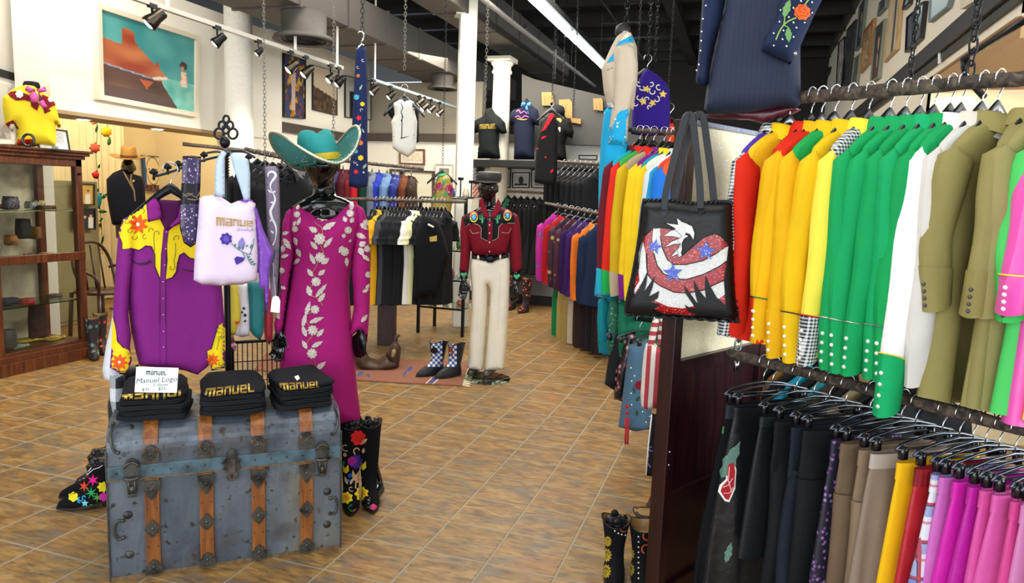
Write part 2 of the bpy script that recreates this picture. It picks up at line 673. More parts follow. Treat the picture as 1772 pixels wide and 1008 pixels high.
# 2D motifs in pixels ------------------------------------------------------------
def fl(cx, cy, r, n=8, dip=.18, k=6, sq=1.0):
 m = n * k
 return [(cx + r * (1 - dip * (.5 + .5 * cos(n * 2 * pi * i / m))) * cos(2 * pi * i / m), cy + sq * r * (1 - dip * (.5 + .5 * cos(n * 2 * pi * i / m))) * sin(2 * pi * i / m)) for i in range(m)]
def starp(cx, cy, R, r, n=5, rot=-pi / 2):
 return [(cx + (R if i % 2 == 0 else r) * cos(rot + pi * i / n), cy + (R if i % 2 == 0 else r) * sin(rot + pi * i / n)) for i in range(2 * n)]
def leafp(x0, y0, x1, y1, w, ser=0.0):
 L_ = hypot(x1 - x0, y1 - y0)
 tx, ty = (x1 - x0) / L_, (y1 - y0) / L_
 out = []
 K = 7
 for s_ in (1, -1):
  rng = range(K + 1) if s_ == 1 else range(K - 1, 0, -1)
  for i in rng:
   t = i / K
   ww = w * sin(pi * min(1, t * 1.0) ** .8) * (1 + (ser if i % 2 else -ser)) * s_
   out.append((x0 + tx * L_ * t - ty * ww, y0 + ty * L_ * t + tx * ww))
 return out
def strip(pts, w):
 """ribbon polygon around a pixel polyline"""
 L_, R_ = [], []
 for i, (x, y) in enumerate(pts):
  a = pts[max(0, i - 1)]
  b_ = pts[min(len(pts) - 1, i + 1)]
  dx, dy = b_[0] - a[0], b_[1] - a[1]
  l = hypot(dx, dy) or 1
  ww = w[i] if isinstance(w, (list, tuple)) else w
  L_.append((x - dy / l * ww / 2, y + dx / l * ww / 2))
  R_.append((x + dy / l * ww / 2, y - dx / l * ww / 2))
 return L_ + R_[::-1]
def circ(cx, cy, r, n=10, sy=1):
 return [(cx + r * cos(2 * pi * i / n), cy + sy * r * sin(2 * pi * i / n)) for i in range(n)]
GLYPH = {
 'm': [(0, 0, 1, .28), (0, 0, .22, 1), (.39, 0, .61, 1), (.78, 0, 1, 1)],
 'a': [(0, 0, 1, .2), (.75, 0, 1, 1), (0, .42, 1, .6), (0, .42, .25, 1), (0, .8, 1, 1)],
 'n': [(0, 0, 1, .28), (0, 0, .25, 1), (.75, 0, 1, 1)],
 'u': [(0, .76, 1, 1), (0, 0, .25, 1), (.75, 0, 1, 1)],
 'e': [(0, 0, 1, .2), (0, 0, .25, 1), (0, .42, 1, .6), (0, .8, 1, 1), (.75, 0, 1, .6)],
 'l': [(0, -.1, .28, 1), (0, .78, .9, 1)],
}
def word_polys(word, quad, gap=.18):
 """block lettering laid into a pixel quad (tl, tr, br, bl)"""
 ws = [1.35 if c == 'm' else .9 for c in word]
 tot = sum(ws) + gap * (len(word) - 1)
 out = []
 x = 0
 def q(a, b_):
  tl, tr, br, bl = quad
  return tuple((tl[i] * (1 - a) + tr[i] * a) * (1 - b_) + (bl[i] * (1 - a) + br[i] * a) * b_ for i in (0, 1))
 for c, w_ in zip(word, ws):
  for x0, y0, x1, y1 in GLYPH[c]:
   out.append([q((x + x0 * w_) / tot, y0), q((x + x1 * w_) / tot, y0), q((x + x1 * w_) / tot, y1), q((x + x0 * w_) / tot, y1)])
  x += w_ + gap
 return out
def textmesh(name, txt, mat, parent, mtx, size, extrude=.0008, align='CENTER', shear=0, sx=1.0):
 c = bpy.data.curves.new(name, 'FONT')
 c.body = txt
 c.size = size
 c.extrude = extrude
 c.align_x = align
 c.shear = shear
 c.resolution_u = 3
 o = bpy.data.objects.new(name, c)
 COL.objects.link(o)
 dg = bpy.context.evaluated_depsgraph_get()
 me = bpy.data.meshes.new_from_object(o.evaluated_get(dg))
 COL.objects.unlink(o)
 bpy.data.objects.remove(o)
 me.name = name
 me.materials.clear()
 me.materials.append(mat)
 if sx != 1:
  me.transform(Matrix.Diagonal((sx, 1, 1, 1)))
 r = inst(name, me, None, parent)
 inv = wm(parent).inverted() if parent else Matrix()
 r.matrix_local = inv @ mtx
 return r
def plane_mtx(pl, u, v, w=0.0):
 m = Matrix((pl.ux, pl.uy, pl.n)).transposed().to_4x4()
 m.translation = pl.pt(u, v, w)
 return m
def band(name, pts, pl, wpx, th, mat, parent, w0=0.0):
 """flat strap following a pixel line in a plane"""
 P = spline([pl.uv(*p) for p in pts], 4)
 k = depth(pl.p) / FPX
 mb = MB()
 rings = []
 for i, (u, v) in enumerate(P):
  a, b_ = P[max(0, i - 1)], P[min(len(P) - 1, i + 1)]
  du, dv = b_[0] - a[0], b_[1] - a[1]
  l = hypot(du, dv) or 1
  w_ = (wpx[0] + (wpx[1] - wpx[0]) * i / (len(P) - 1) if isinstance(wpx, tuple) else wpx) * k / 2
  nx_, ny_ = -dv / l * w_, du / l * w_
  rings.append([pl.pt(u + nx_ * s_, v + ny_ * s_, w0 + t_) for s_, t_ in ((-1, 0), (-.9, th), (.9, th), (1, 0))])
 return mb.loft(rings, True, True).build(name, mat, parent, world=True)
# ------------------------------------------------------------------ the room
def struct(name, mb, mat, parent=None, smooth=False, bevel=0, kind=True):
 o = mb.build(name, mat, parent, smooth, bevel)
 if parent is None and kind:
  o['kind'] = 'structure'
 return o
CREAM = M('#efe8d6', 'plaster', bump=.08)
CREAM2 = M('#e3d3ae', 'plaster', bump=.08)
PALE = M('#f3efe2', 'plaster', bump=.08)
GREYWALL = M('#c9c4ba', 'plaster', bump=.08)
DARKCEIL = M('#1b1918', 'plaster', bump=.1)
DUCTM = M('#54504b', 'plain', .6)
BROWNTRIM = M('#4a4038', 'plain', .6)
EBONY = M('#0f0d0e', 'plain', .45)
# floor: grout bed with slate-look tiles set in it
floor = struct('floor', MB().bb((-10, -3.2, -.06), (4.6, 16, -.0012)), M('#9c917b', 'plain', .85))
TM = M('#a98344', 'tile')
X0, Y0 = -5.12456 * TILE, 8.96976 * TILE
g_ = .0045
tile_mesh = None
cand = []
rest = MB()
for i in range(-27, 20):
 for j in range(-19, 43):
  x, y = X0 + i * TILE, Y0 + j * TILE
  if x < -10 or x > 4.3 or y < -3 or y > 15.6:
   continue
  c = V((x + TILE / 2, y + TILE / 2, 0))
  d = depth(c)
  if d > .4:
   px, py = pj(c)
   if -60 < px < 1832 and 300 < py < 1160:
    hid = (px < 590 and px > 190 and py > 760) or (px > 1150 and py > 500)
    cand.append((hid, d, x, y))
    continue
  rest.box((c.x, c.y, -.003), (TILE - 2 * g_, TILE - 2 * g_, .006))
cand.sort()
def tile_mb():
 mb = MB()
 a, h = TILE / 2 - g_, .0
 k = .0025
 mb.loft([[(sx * (a), sy * (a), -.006) for sx, sy in ((-1, -1), (1, -1), (1, 1), (-1, 1))],
    [(sx * (a), sy * (a), -.0015) for sx, sy in ((-1, -1), (1, -1), (1, 1), (-1, 1))],
    [(sx * (a - k), sy * (a - k), h) for sx, sy in ((-1, -1), (1, -1), (1, 1), (-1, 1))]])
 return mb
tm_ = tile_mb().mesh('floor_tile', TM)
for k, (hd, d, x, y) in enumerate(cand):
 if k < 300:
  inst('tile', tm_, None, floor, (x + TILE / 2, y + TILE / 2, 0))
 else:
  rest.box((x + TILE / 2, y + TILE / 2, -.003), (TILE - 2 * g_, TILE - 2 * g_, .006))
o = rest.build('tiles', TM, floor)
o['kind'] = 'stuff'
struct('ceiling', MB().bb((-10, -3, 4.2), (4.6, 16, 4.3)), DARKCEIL)
# left side: high wall carrying the painting, a lintel with downlights over the opening to the back room
WX = -5.6
struct('wall_left', MB().bb((WX - .4, 4.62, 2.15), (WX, 7.76, 3.42)).bb((WX - .3, 6.95, 0), (WX - .02, 7.76, 2.15)), PALE)
struct('wall_left_front', MB().bb((-6.3, -3, 0), (-6.1, 5.02, 4.2)), GREYWALL)
struct('wall_left_rear', MB().bb((-5.95, 7.76, 0), (-5.75, 10.2, 3.5)), PALE)
tr = MB()
tr.bb((-5.75, 7.76, 2.28), (-5.70, 10.0, 2.40))
struct('trim_1', tr, BROWNTRIM)
tr = MB().bb((WX - .42, 4.60, 2.12), (WX + .01, 7.0, 2.152))
struct('trim_2', tr, M('#a48b62', 'plain', .6))
# back room
struct('wall_back_room', MB().bb((-8.6, 3, 0), (-8.4, 10.2, 3.4)).bb((-8.4, 8.6, 0), (-6, 8.7, 3.4)).bb((-8.6, 2.9, 0), (-6.3, 3.0, 3.4)), CREAM2)
struct('ceiling_back_room', MB().bb((-8.6, 2.9, 3.3), (-6.02, 8.7, 3.4)), CREAM)
# far wall
FY = 10.0
struct('wall_far', MB().bb((-6, FY, 0), (-.9, FY + .15, 2.34)), PALE)
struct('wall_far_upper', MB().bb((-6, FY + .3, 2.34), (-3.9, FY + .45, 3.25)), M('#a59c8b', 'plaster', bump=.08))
struct('trim_3', MB().bb((-5.75, FY - .05, 2.33), (-1.0, FY + .4, 2.45)), BROWNTRIM)
# dark bulkhead with sloping top behind the mannequins on the shelf
B = Plane((-2.5, 9.75, 2), n=(0, -1, 0))
bk = [(903, 128), (925, 137), (1000, 155), (1112, 182), (1112, 253), (903, 248)]
mb = MB()
P = [B.hit(*p) for p in bk]
mb.add([tuple(p) for p in P] + [tuple(p + V((0, .12, 0))) for p in P], [(0, 1, 2, 3, 4, 5), (11, 10, 9, 8, 7, 6)] + [(i, i + 6, (i + 1) % 6 + 6, (i + 1) % 6) for i in range(6)])
struct('wall_bulkhead', mb, M('#3a3936', 'plain', .7))
struct('wall_rear', MB().bb((-1.0, 13.5, 0), (3, 13.65, 4.2)).bb((-6, 13.5, 0), (-1, 13.65, 4.2)), M('#2a2826', 'plain', .8))
struct('baseboard_far', MB().bb((-5.7, FY - .03, 0), (-.9, FY, .14)), EBONY)
gp = MB().bb((-3.25, FY - .06, .15), (-2.3, FY - .01, .62))
struct('trim_4', gp, M('#67666a', 'plain', .5))
# right wall: upper part with pictures, dark rail moulding, bay below
RX = 1.12
def rz_at(x, y):
 return onx(x, y, RX).z
zt, zb = rz_at(1728, 2), rz_at(1619, 127)
struct('wall_right', MB().bb((RX, -1, zb), (RX + .16, 13.5, 4.2)).bb((RX, 5.6, 0), (RX + .16, 13.5, zb)), M('#e9dfcb', 'plaster', bump=.08))
mb = MB().bb((RX - .05, -1, zt - .055), (RX, 13.5, zt + .055)).bb((RX - .025, -1, zt - .10), (RX, 13.5, zt - .055))
struct('trim_5', mb, M('#2a2521', 'plain', .5))
mb = MB().bb((RX - .06, -1, 4.08), (RX, 13.5, 4.2))
struct('trim_6', mb, M('#3b3834', 'plain', .5))
# bay beyond the opening
struct('ceiling_bay', MB().bb((RX, -1, zb), (4.4, 3.95, zb + .1)), M('#cfd4d6', 'plaster', bump=.05))
struct('ceiling_bay_far', MB().bb((RX + .02, 4.0, zb - .1), (4.4, 5.7, zb)), M('#a9855a', 'plaster', bump=.05))
struct('wall_bay_far', MB().bb((RX, 5.6, 0), (4.4, 5.7, zb)), CREAM2)
struct('wall_bay_side', MB().bb((4.3, 3.4, 0), (4.4, 5.7, zb)), CREAM2)
# shop window of the bay: sill, frame, glass
w1 = MB().bb((4.32, -.9, .9), (4.36, 3.3, .98)).bb((4.32, -.9, 2.5), (4.36, 3.3, 2.58)).bb((4.32, 3.22, .9), (4.36, 3.3, 2.5)).bb((4.32, 1.3, .9), (4.36, 1.36, 2.5))
struct('window_1', w1, EBONY)
inst('glass_pane', MB().bb((4.335, -.9, .95), (4.341, 3.3, 2.52)).mesh('glass_pane', M('#eef6f8', 'glass')), None, bpy.data.objects['window_1'])
# window ledge and the dark panelled front under it
ledge = MB().bb((RX + .25, 1.5, .86), (4.3, 3.9, .90))
struct('windowsill', ledge, M('#c9ced2', 'plain', .5))
pm = M('#17110f', 'wood', .35, col2='#0a0706', col3='#241a16')
dr = MB().bb((RX + .35, 1.55, .02), (4.28, 3.85, .86))
o = struct('trim_7', dr, pm)
for k in range(3):
 y = 1.75 + k * .7
 inst('panel', MB().bb((RX + .33, y, .12), (RX + .35, y + .6, .78)).mesh('panel', pm), None, o)
# columns
def column(px, base_px_w, Y, z1, r, cap=True):
 pass
c1 = ony(414, 200, 6.55)
mb = MB().lathe([(.165, 0), (.165, .02), (.145, .03), (.142, 4.2)], (c1.x, 6.55, 0), 36)
struct('column_plaster', mb, M('#efece2', 'plaster', bump=.9), smooth=True)
c2 = ony(807, 150, 7.9)
mb = MB().box((c2.x, 7.9, 2.1), (.19, .19, 4.2), rz=.5).box((c2.x - .03, 7.9, ony(800, 10, 7.9).z), (.24, .21, .24), rz=.5)
struct('column_square', mb, M('#e9e6da', 'plain', .6), bevel=.006)
c3 = ony(867, 180, 9.7)
zc = ony(867, 108, 9.7).z
mb = MB().lathe([(.13, 0), (.13, 2.2), (.118, zc - .2), (.118, zc - .16), (.14, zc - .15), (.14, zc - .12), (.125, zc - .11), (.125, zc - .06), (.155, zc - .03), (.155, zc)], (c3.x, 9.7, 0), 28)
struct('column_round', mb, M('#dcd6c6', 'plaster', bump=.3), smooth=True)
MB_ = MB().bb((c3.x - .17, 9.53, zc), (c3.x + .17, 9.87, zc + .06))
struct('column_capital', MB_, M('#dcd6c6', 'plain'))
# ------------------------------------------------------------------ overhead: ducts, vents, pipes, tube lights
# big rectangular duct, its side facing the shop
p = onz(680, 81, 3.25)
dz = 3.25
duct = thing('air_duct', 'long grey rectangular air duct running under the dark ceiling', 'duct', (0, 0, 0))
DX = p.x
ytop = onx(700, 36, DX)
MB().bb((DX - .75, -1, dz), (DX, 12.5, ytop.z)).build('duct_body', DUCTM, duct, bevel=.01)
for k in range(11):
 y = 3.4 + .85 * k
 MB().bb((DX - .765, y, dz - .014), (DX + .014, y + .03, ytop.z + .01)).build('seam', DUCTM, duct)
for k, (x, y, w) in enumerate(((526, 60, 96), (766, 150, 48))):
 zz = dz - .02
 c = onz(x, y - 38 if k == 0 else y - 20, dz)
 dd = depth(c)
 r = w / FPX * dd / 2
 v = thing('ceiling_vent', ('large' if k == 0 else 'small far') + ' round air diffuser hanging under the grey duct ' + ('near the turquoise hat' if k == 0 else 'by the square white column'), 'vent', (c.x, c.y, dz - .001), 0, 'round diffusers under the duct')
 MB().lathe([(r * .8, 0), (r * .8, -r * .75), (r * 1.05, -r * .85), (r * 1.1, -r * 1.0), (r * .5, -r * .9)], n=28, cap=False).build('collar', DUCTM, v, True)
 for q in range(5):
  rr = r * (.95 - .17 * q)
  MB().lathe([(rr, -r * .98), (rr + .01, -r * .93), (rr - .012, -r * .86)], n=24, cap=False).build('ring', M('#2d2b29', 'plain'), v, True)
# second duct and a joist band, further right
p = onz(905, 178, 3.3)
d2 = thing('air_duct', 'second grey duct running beside the square white column', 'duct', (0, 0, 0))
a = onz(740, 18, 3.6)
MB().bb((a.x, -1, 3.6), (a.x + .42, 12.6, 4.05)).build('duct_body', M('#5e5a55', 'plain', .65), d2, bevel=.01)
for k in range(9):
 MB().bb((a.x - .01, 4 + .95 * k, 3.59), (a.x + .43, 4.03 + .95 * k, 4.06)).build('seam', M('#4c4945', 'plain', .6), d2)
# foil-faced insulation between the joists
mb = MB().bb((DX - .1, 3.2, 4.12), (a.x + .02, 8.6, 4.19))
o = struct('ceiling_insulation', mb, M('#c6c9c8', 'blotch', .45, col2='#9fa4a5', scale=6))
for k in range(12):
 yy = 2.8 + k * .95
 struct('joist', MB().bb((-5.7, yy, 4.05), (RX, yy + .07, 4.2)), M('#211f1d', 'plain'))
for xx in (-1.1, .15):
 struct('ceiling_beam', MB().bb((xx - .08, -1, 3.98), (xx + .08, 13.4, 4.2)), M('#262321', 'plain'))
# sprinkler pipe
a, b = onz(880, 33, 3.55), onz(1030, 155, 3.55)
pp = thing('sprinkler_pipe', 'long grey sprinkler pipe slanting along the ceiling left of the tube light', 'pipe', (0, 0, 0))
MB().tube([(a.x, 1.5, 3.55), (a.x, 12.8, 3.55)], .028, 12).build('pipe', M('#8e8a84', 'plain', .45), pp, True)
for y in (5.2, 8.1, 11.0):
 MB().tube([(a.x, y, 3.55), (a.x, y, 3.72), (a.x, y, 4.2)], .007, 6).build('hanger_rod', DUCTM, pp)
 MB().lathe([(.012, 0), (.03, .01), (.012, .03), (.008, .06)], (a.x + .0, y + .5, 3.58), 10).build('sprinkler_head', CHROME, pp)
# two dark service pipes
for k, (x, z) in enumerate(((-3.35, 3.9), (-1.9, 4.0))):
 tag(MB().tube([(x, 1, z), (x, 13, z)], .02, 8).build('conduit', M('#3a3734', 'plain'), None, True), ['thin dark conduit on the ceiling beside the second duct', 'thin dark conduit on the ceiling right of the tube light'][k], 'pipe')
# fluorescent tube fixture, four lengths end to end
a, b = onz(915, 0, 3.4), onz(1045, 115, 3.4)
fx = (a.x + b.x) / 2
fl_ = thing('tube_light', 'continuous row of bright fluorescent tubes hanging from the black ceiling', 'light', (0, 0, 0))
MB().bb((fx - .05, 1.0, 3.44), (fx + .09, 11.4, 3.50)).build('housing', M('#3a3a3a', 'plain', .5), fl_)
yy = 1.1
while yy < 11:
 MB().tube([(fx, yy, 3.41), (fx, yy + 2.3, 3.41)], .032, 10).build('tube', M('#f3fbff', 'plain', emit=14), fl_, True)
 MB().bb((fx - .04, yy - .03, 3.38), (fx + .04, yy, 3.45)).build('end_cap', WHITE, fl_)
 yy += 2.36
for y in (2.5, 5, 7.5, 10):
 MB().tube([(fx, y, 3.5), (fx, y, 4.2)], .005, 5).build('hanger_rod', DUCTM, fl_)
# track lights ------------------------------------------------------------------
WARM = M('#fff1cf', 'plain', emit=26)
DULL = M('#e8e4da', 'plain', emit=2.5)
TRK = M('#a8a49c', 'plain', .4, .4)
def tracklight(px, py, D, aim, lit, label, size=1.0, light=0, ztrk=None, dark=False):
 c = atd(px, py, D)
 t = thing('track_spotlight', label, 'spotlight', c, 0, 'spotlights on the ceiling tracks')
 aim = c + V((-.6, -.5, -.75)) * 2
 ax = (V(aim) - c).normalized()
 q = ax.to_track_quat('Z', 'Y').to_matrix()
 s = .05 * size
 hm = M('#4b463f', 'metal', .35) if not dark else IRON
 can = [(.6 * s, -1.9 * s), (.75 * s, -1.7 * s), (.78 * s, -.6 * s), (1.0 * s, .2 * s), (1.1 * s, .75 * s), (1.0 * s, .75 * s), (.9 * s, .3 * s)]
 mb = MB()
 rings = [[q @ V((r * cos(2 * pi * k / 14), r * sin(2 * pi * k / 14), z)) for k in range(14)] for r, z in can]
 mb.loft(rings, True, False)
 mb.add([q @ V((.6 * s * cos(2 * pi * k / 14), .6 * s * sin(2 * pi * k / 14), -1.9 * s)) for k in range(14)], [tuple(range(14))])
 mb.build('shade', hm, t, True)
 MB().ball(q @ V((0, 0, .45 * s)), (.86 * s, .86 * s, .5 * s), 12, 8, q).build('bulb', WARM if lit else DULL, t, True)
 up = ((ztrk - c.z) if ztrk else 3.2 * s)
 MB().tube([q @ V((0, 0, -.9 * s)), (0, 0, up * .5), (0, 0, up)], .010 * size, 6).box((0, 0, up), (.03, .07, .03)).build('stem', IRON, t)
 if light:
  lamp('spot_beam', 'SPOT', tuple(c + ax * .09), light, (1, .88, .68), .03, aim=tuple(aim), spot=85, blend=.7)
 return t
# first track in front of the painting wall
A0, A1 = atd(255, 6, 4.6), atd(385, 52, 5.3)
tx = -4.2
A0, A1 = onx(233, 0, tx), onx(385, 52, tx)
zt1 = (A0.z + A1.z) / 2
k1 = thing('light_track', 'grey light track crossing in front of the red rock painting', 'light track', (0, 0, 0))
A2 = onx(592, 124, tx)
MB().bb((tx - .02, A0.y - 1.0, zt1), (tx + .02, A2.y, zt1 + .035)).build('rail', TRK, k1)
for y in (A0.y + .3, A1.y + 1.0, A2.y - .1):
 MB().tube([(tx, y, zt1 + .03), (tx, y, 4.2)], .014, 6).build('drop_rod', WHITE, k1)
dt = depth(onx(265, 12, tx))
tracklight(264, 36, depth(onx(264, 14, tx)), onx(255, 110, WX), True, 'lit spotlight hanging right in front of the red rock painting', 1.1, 80, zt1)
tracklight(376, 72, depth(onx(376, 50, tx)), onx(350, 120, WX), False, 'black unlit spotlight touching the white plaster column', .85, 0, zt1, True)
for (px, py, lab, lt) in ((503, 118, 'leftmost lit spotlight over the colourful abstract painting', 60), (529, 126, 'second lit spotlight over the colourful abstract painting', 0), (572, 136, 'brightly glaring spotlight in front of the brown picture', 70), (586, 143, 'dark spotlight right beside the glaring one', 0)):
 tracklight(px, py, depth(onx(px, py - 24, tx)), onx(px - 40, py + 110, -5.75), 'dark' not in lab, lab, .95, lt, zt1, 'dark' in lab)
tracklight(447, 91, depth(onx(447, 74, tx)), onx(450, 150, WX), False, 'small black spotlight just right of the white plaster column', .6, 0, zt1, True)
# second track further back
tx2 = -4.2
zb2 = onx(645, 140, tx2).z
B0, B1 = onx(645, 140, tx2), onx(790, 191, tx2)
k2 = thing('light_track', 'far light track above the white hanging vest', 'light track', (0, 0, 0))
MB().bb((tx2 - .02, B0.y, zb2), (tx2 + .02, B1.y + .6, zb2 + .03)).build('rail', M('#9fb0b8', 'plain', .4, .4), k2)
for y in (B0.y + .05, B0.y + 2.6, B0.y + 2.9):
 MB().tube([(tx2, y, zb2 + .02), (tx2, y, 4.2)], .011, 6).build('drop_rod', WHITE, k2)
names = ['first small spotlight at the near end of the far track', 'second small spotlight, right of the navy hanging trouser leg', 'third small spotlight behind the vest shoulder', 'fourth small spotlight right of the vest, lit', 'fifth small spotlight right of the vest, lit', 'last small spotlight of the far track before the square column']
for (px, py), lab in zip(((646, 158), (675, 166), (725, 178), (733, 187), (745, 190), (760, 196)), names):
 tracklight(px, py, depth(onx(px, py - 14, tx2)), onx(px - 10, py + 60, -5.7), 'lit' in lab, lab, .85, 18 if 'fourth' in lab else 0, zb2)
# recessed downlights in the lintel
for k, (x, y) in enumerate(((196, 206), (335, 223))):
 c = onz(x, y, 2.118)
 d = thing('downlight', ['round recessed downlight over the flower garland', 'round recessed downlight left of the white plaster column'][k], 'light', (WX - .2, c.y, 2.118), 0, 'downlights in the lintel')
 MB().lathe([(.075, 0), (.075, -.006), (.055, -.008), (.055, 0)], n=20).build('ring', WHITE, d, True)
 MB().lathe([(.052, -.009), (.05, -.0095)], n=20).build('lens', WARM, d)
for k, (x, y) in enumerate(((1630, 168), (1566, 203))):
 c = onz(x, y, zb - .105)
 d = thing('downlight', ['large round downlight glowing in the bay ceiling behind the branch rail', 'smaller round downlight further back in the bay ceiling'][k], 'light', (c.x, min(c.y, 5.4), zb - .103), 0, 'downlights in the bay')
 MB().lathe([(.12, 0), (.12, -.006), (.09, -.01)], n=20).build('ring', WHITE, d, True)
 MB().lathe([(.09, -.010), (.088, -.0105)], n=20).build('lens', WARM, d)
lamp('bay_downlight', 'POINT', (2.4, 4.7, zb - .4), 8, (1, .82, .55), .15)
# ------------------------------------------------------------------ garments: parametric cut, shared meshes
def lerp(a, b_, t):
 return a + (b_ - a) * t
def keyed(keys, v):
 if v <= keys[0][0]:
  return keys[0][1:]
 for k0, k1 in zip(keys, keys[1:]):
  if v <= k1[0]:
   t = (v - k0[0]) / (k1[0] - k0[0])
   return tuple(lerp(p, q, t) for p, q in zip(k0[1:], k1[1:]))
 return keys[-1][1:]
def sgnpow(c, e):
 return math.copysign(abs(c) ** e, c)
class Shirt:
 def __init__(s, seed=0, W=.205, L=.74, D=.034, hem=.215, sl=.62, spread=.03, fwd=.0, sr=.052, flat=.62, z0=-.10, wave=1.0, short=False, neckd=None):
  r = random.Random(seed)
  s.__dict__.update(W=W, L=L, D=D, sl=.2 if short else sl, z0=z0, sr=sr, flat=flat, wave=wave, short=short)
  s.ph = r.uniform(0, 6)
  s.kf = r.uniform(2.2, 3.4)
  s.spread = spread + r.uniform(-.015, .02)
  s.fwd = fwd + r.uniform(-.02, .02)
  s.ph2 = r.uniform(0, 6)
  nd = neckd or min(D * 1.1, .05)
  s.keys = [(0, 0, .058, nd), (.03, -.012, .085, nd * 1.05), (.075, -.045, W * .72, D), (.11, -.078, W * .93, D), (.15, -.12, W, D * .95), (.3, -.24, W * .97, D), (.62, -.46, W * .95, D * 1.05), (1, -L, hem, D * 1.25)]
 def S(s, a, b_):          # body: a around, b down
  dz, hw, hd = keyed(s.keys, b_)
  th = 2 * pi * a
  x = hw * sgnpow(cos(th), .8)
  y = hd * sgnpow(sin(th), .75)
  k = max(0, b_ - .1)
  w_ = s.wave * s.D
  y += w_ * .55 * k * sin(s.kf * 2 * x / s.W + s.ph + 1.6 * b_) + w_ * .2 * k * sin(8 * x / s.W + s.ph2)
  x *= 1 + .02 * sin(5 * th + s.ph) * k
  z = s.z0 + dz
  if b_ > .95:
   z -= .03 * (1 - min(1, abs(x) / s.W) ** 2) * (b_ - .95) / .05
  return V((x, y, z))
 def T(s, side, a, b_):    # sleeve
  W_, sl = s.W, s.sl
  t = b_
  if s.short:
   cx = W_ - .03 + .09 * t
   cz = s.z0 - .075 - sl * t
   r = s.sr * lerp(1.25, 1.3, t)
   cy = 0
  else:
   cx = W_ - .028 + s.spread * sin(t * 2.2) * 1.1 + .012 * sin(3 * t + s.ph)
   cz = s.z0 - .088 - sl * t
   cy = s.fwd * t + .01 * sin(4 * t + s.ph2)
   r = s.sr * lerp(1.12, .78, t)
  if t < .09:
   r *= sqrt(max(.0, 1 - (1 - t / .09) ** 2)) * .95 + .05
   cz -= .0
  th = 2 * pi * a
  r *= 1 + .07 * sin(3 * th + 7 * t + s.ph) * min(1, t * 3) + .05 * sin(14 * t + s.ph2 + th) * (t > .1)
  return V((side * (cx + r * cos(th) * .85), cy + r * s.flat * sin(th), cz + .012 * cos(th) * (-1 if t > .5 else 1)))
 def C(s, a, b_, h=.032, fall=.058, rx=.058, ry=.034):   # collar: around the neck, up and over
  th = -pi / 2 + .35 + (2 * pi - .7) * a
  pt = abs(a - .5) * 2
  k = pt ** 3
  if b_ < .35:
   t = b_ / .35
   return V(((rx + .004 * t) * cos(th), (ry + .004 * t) * sin(th), s.z0 + .0 + h * t - .012 * k))
  t = (b_ - .35) / .65
  rr = .006 + .020 * t + .012 * k * t
  return V(((rx + rr) * cos(th), (ry + rr * 1.1) * sin(th) - .018 * k * t, s.z0 + h * (1 - .1 * t) - fall * t * (.75 + .6 * k) - .012 * k + .008 * sin(pi * t)))
 def mbs(s, nu=28, nv=20, cuff=.78, yoke=True):
  d = {}
  d['body'] = MB().patch(lambda a, b_: s.S(a, b_), nu, nv)
  for nm, sd in (('sleeve', 1), ('sleeve.', -1)):
   m = MB().patch(lambda a, b_: s.T(sd, a * sd, b_), 14, 18)
   # inside of the sleeve end
   m.patch(lambda a, b_: V(s.T(sd, a * sd, 1)) * 1 + (V(s.T(sd, .5 * sd, 1)) + V(s.T(sd, 0, 1)) - 2 * V(s.T(sd, a * sd, 1))) * .06 + V((0, 0, .05 * b_)), 14, 1)
   d[nm] = m
   c = cuff
   if cuff and not s.short:
    m = MB().patch(lambda a, b_: s.T(sd, a * sd, lerp(c - .035 * cos(2 * pi * a * 1) * 1.0 + .0, 1.0, b_)), 16, 5, off=.0028)
    d['cuff' + ('' if sd == 1 else '.')] = m
    P = [s.T(sd, k / 24 * sd, c - .035 * cos(2 * pi * k / 24)) for k in range(24)]
    cen = sum(P, V()) / 24
    P = [p + (p - cen).normalized() * .004 for p in P]
    d['piping' + ('' if sd == 1 else '.')] = MB().tube(P, .0022, 5, loop=True)
    sn = MB()
    for q in range(4):
     p = s.T(sd, .0, .955 - q * .045)
     cc = s.T(sd, .5 * sd, .955 - q * .045)
     u = (p - cc).normalized()
     sn.ball(p + u * .002, (.006, .006, .006), 8, 5)
    d['snaps' + ('' if sd == 1 else '.')] = sn
  d['collar'] = MB().patch(lambda a, b_: s.C(a, b_), 22, 7)
  if yoke:
   m = MB()
   for h0, h1 in ((.06, .44), (.56, .94)):
    m.patch(lambda a, b_: s.S(lerp(h0, h1, a), lerp(.02, .27 + .05 * cos(6 * pi * a), b_)), 18, 7, off=.0025)
   m.patch(lambda a, b_: s.S(-.06 + .12 * a, lerp(.03, .2, b_)), 5, 5, off=.0025)
   m.patch(lambda a, b_: s.S(.44 + .12 * a, lerp(.03, .2, b_)), 5, 5, off=.0025)
   d['yoke'] = m
  return d
_T = {}
def tmpl(key, fn):
 if key not in _T:
  _T[key] = {k: m.mesh(k.rstrip('.'), BLACK_CLOTH, True) for k, m in fn().items()}
 return _T[key]
def wear(key, fn, name, label, cat, loc, rz, mats, group=None, skip=()):
 """one garment: a top-level Empty with its own part objects; alike garments share mesh data"""
 t = thing(name, label, cat, loc, rz, group)
 for k, me in tmpl(key, fn).items():
  kk = k.rstrip('.')
  m = mats.get(k, mats.get(kk))
  if m is None:
   if kk in ('cuff', 'piping', 'snaps', 'yoke', 'clip', 'tag'):
    continue
   m = mats.get('body', BLACK_CLOTH)
   if kk == 'sleeve':
    m = mats.get('sleeve', m)
  if kk in skip:
   continue
  inst(kk, me, m, t)
 return t
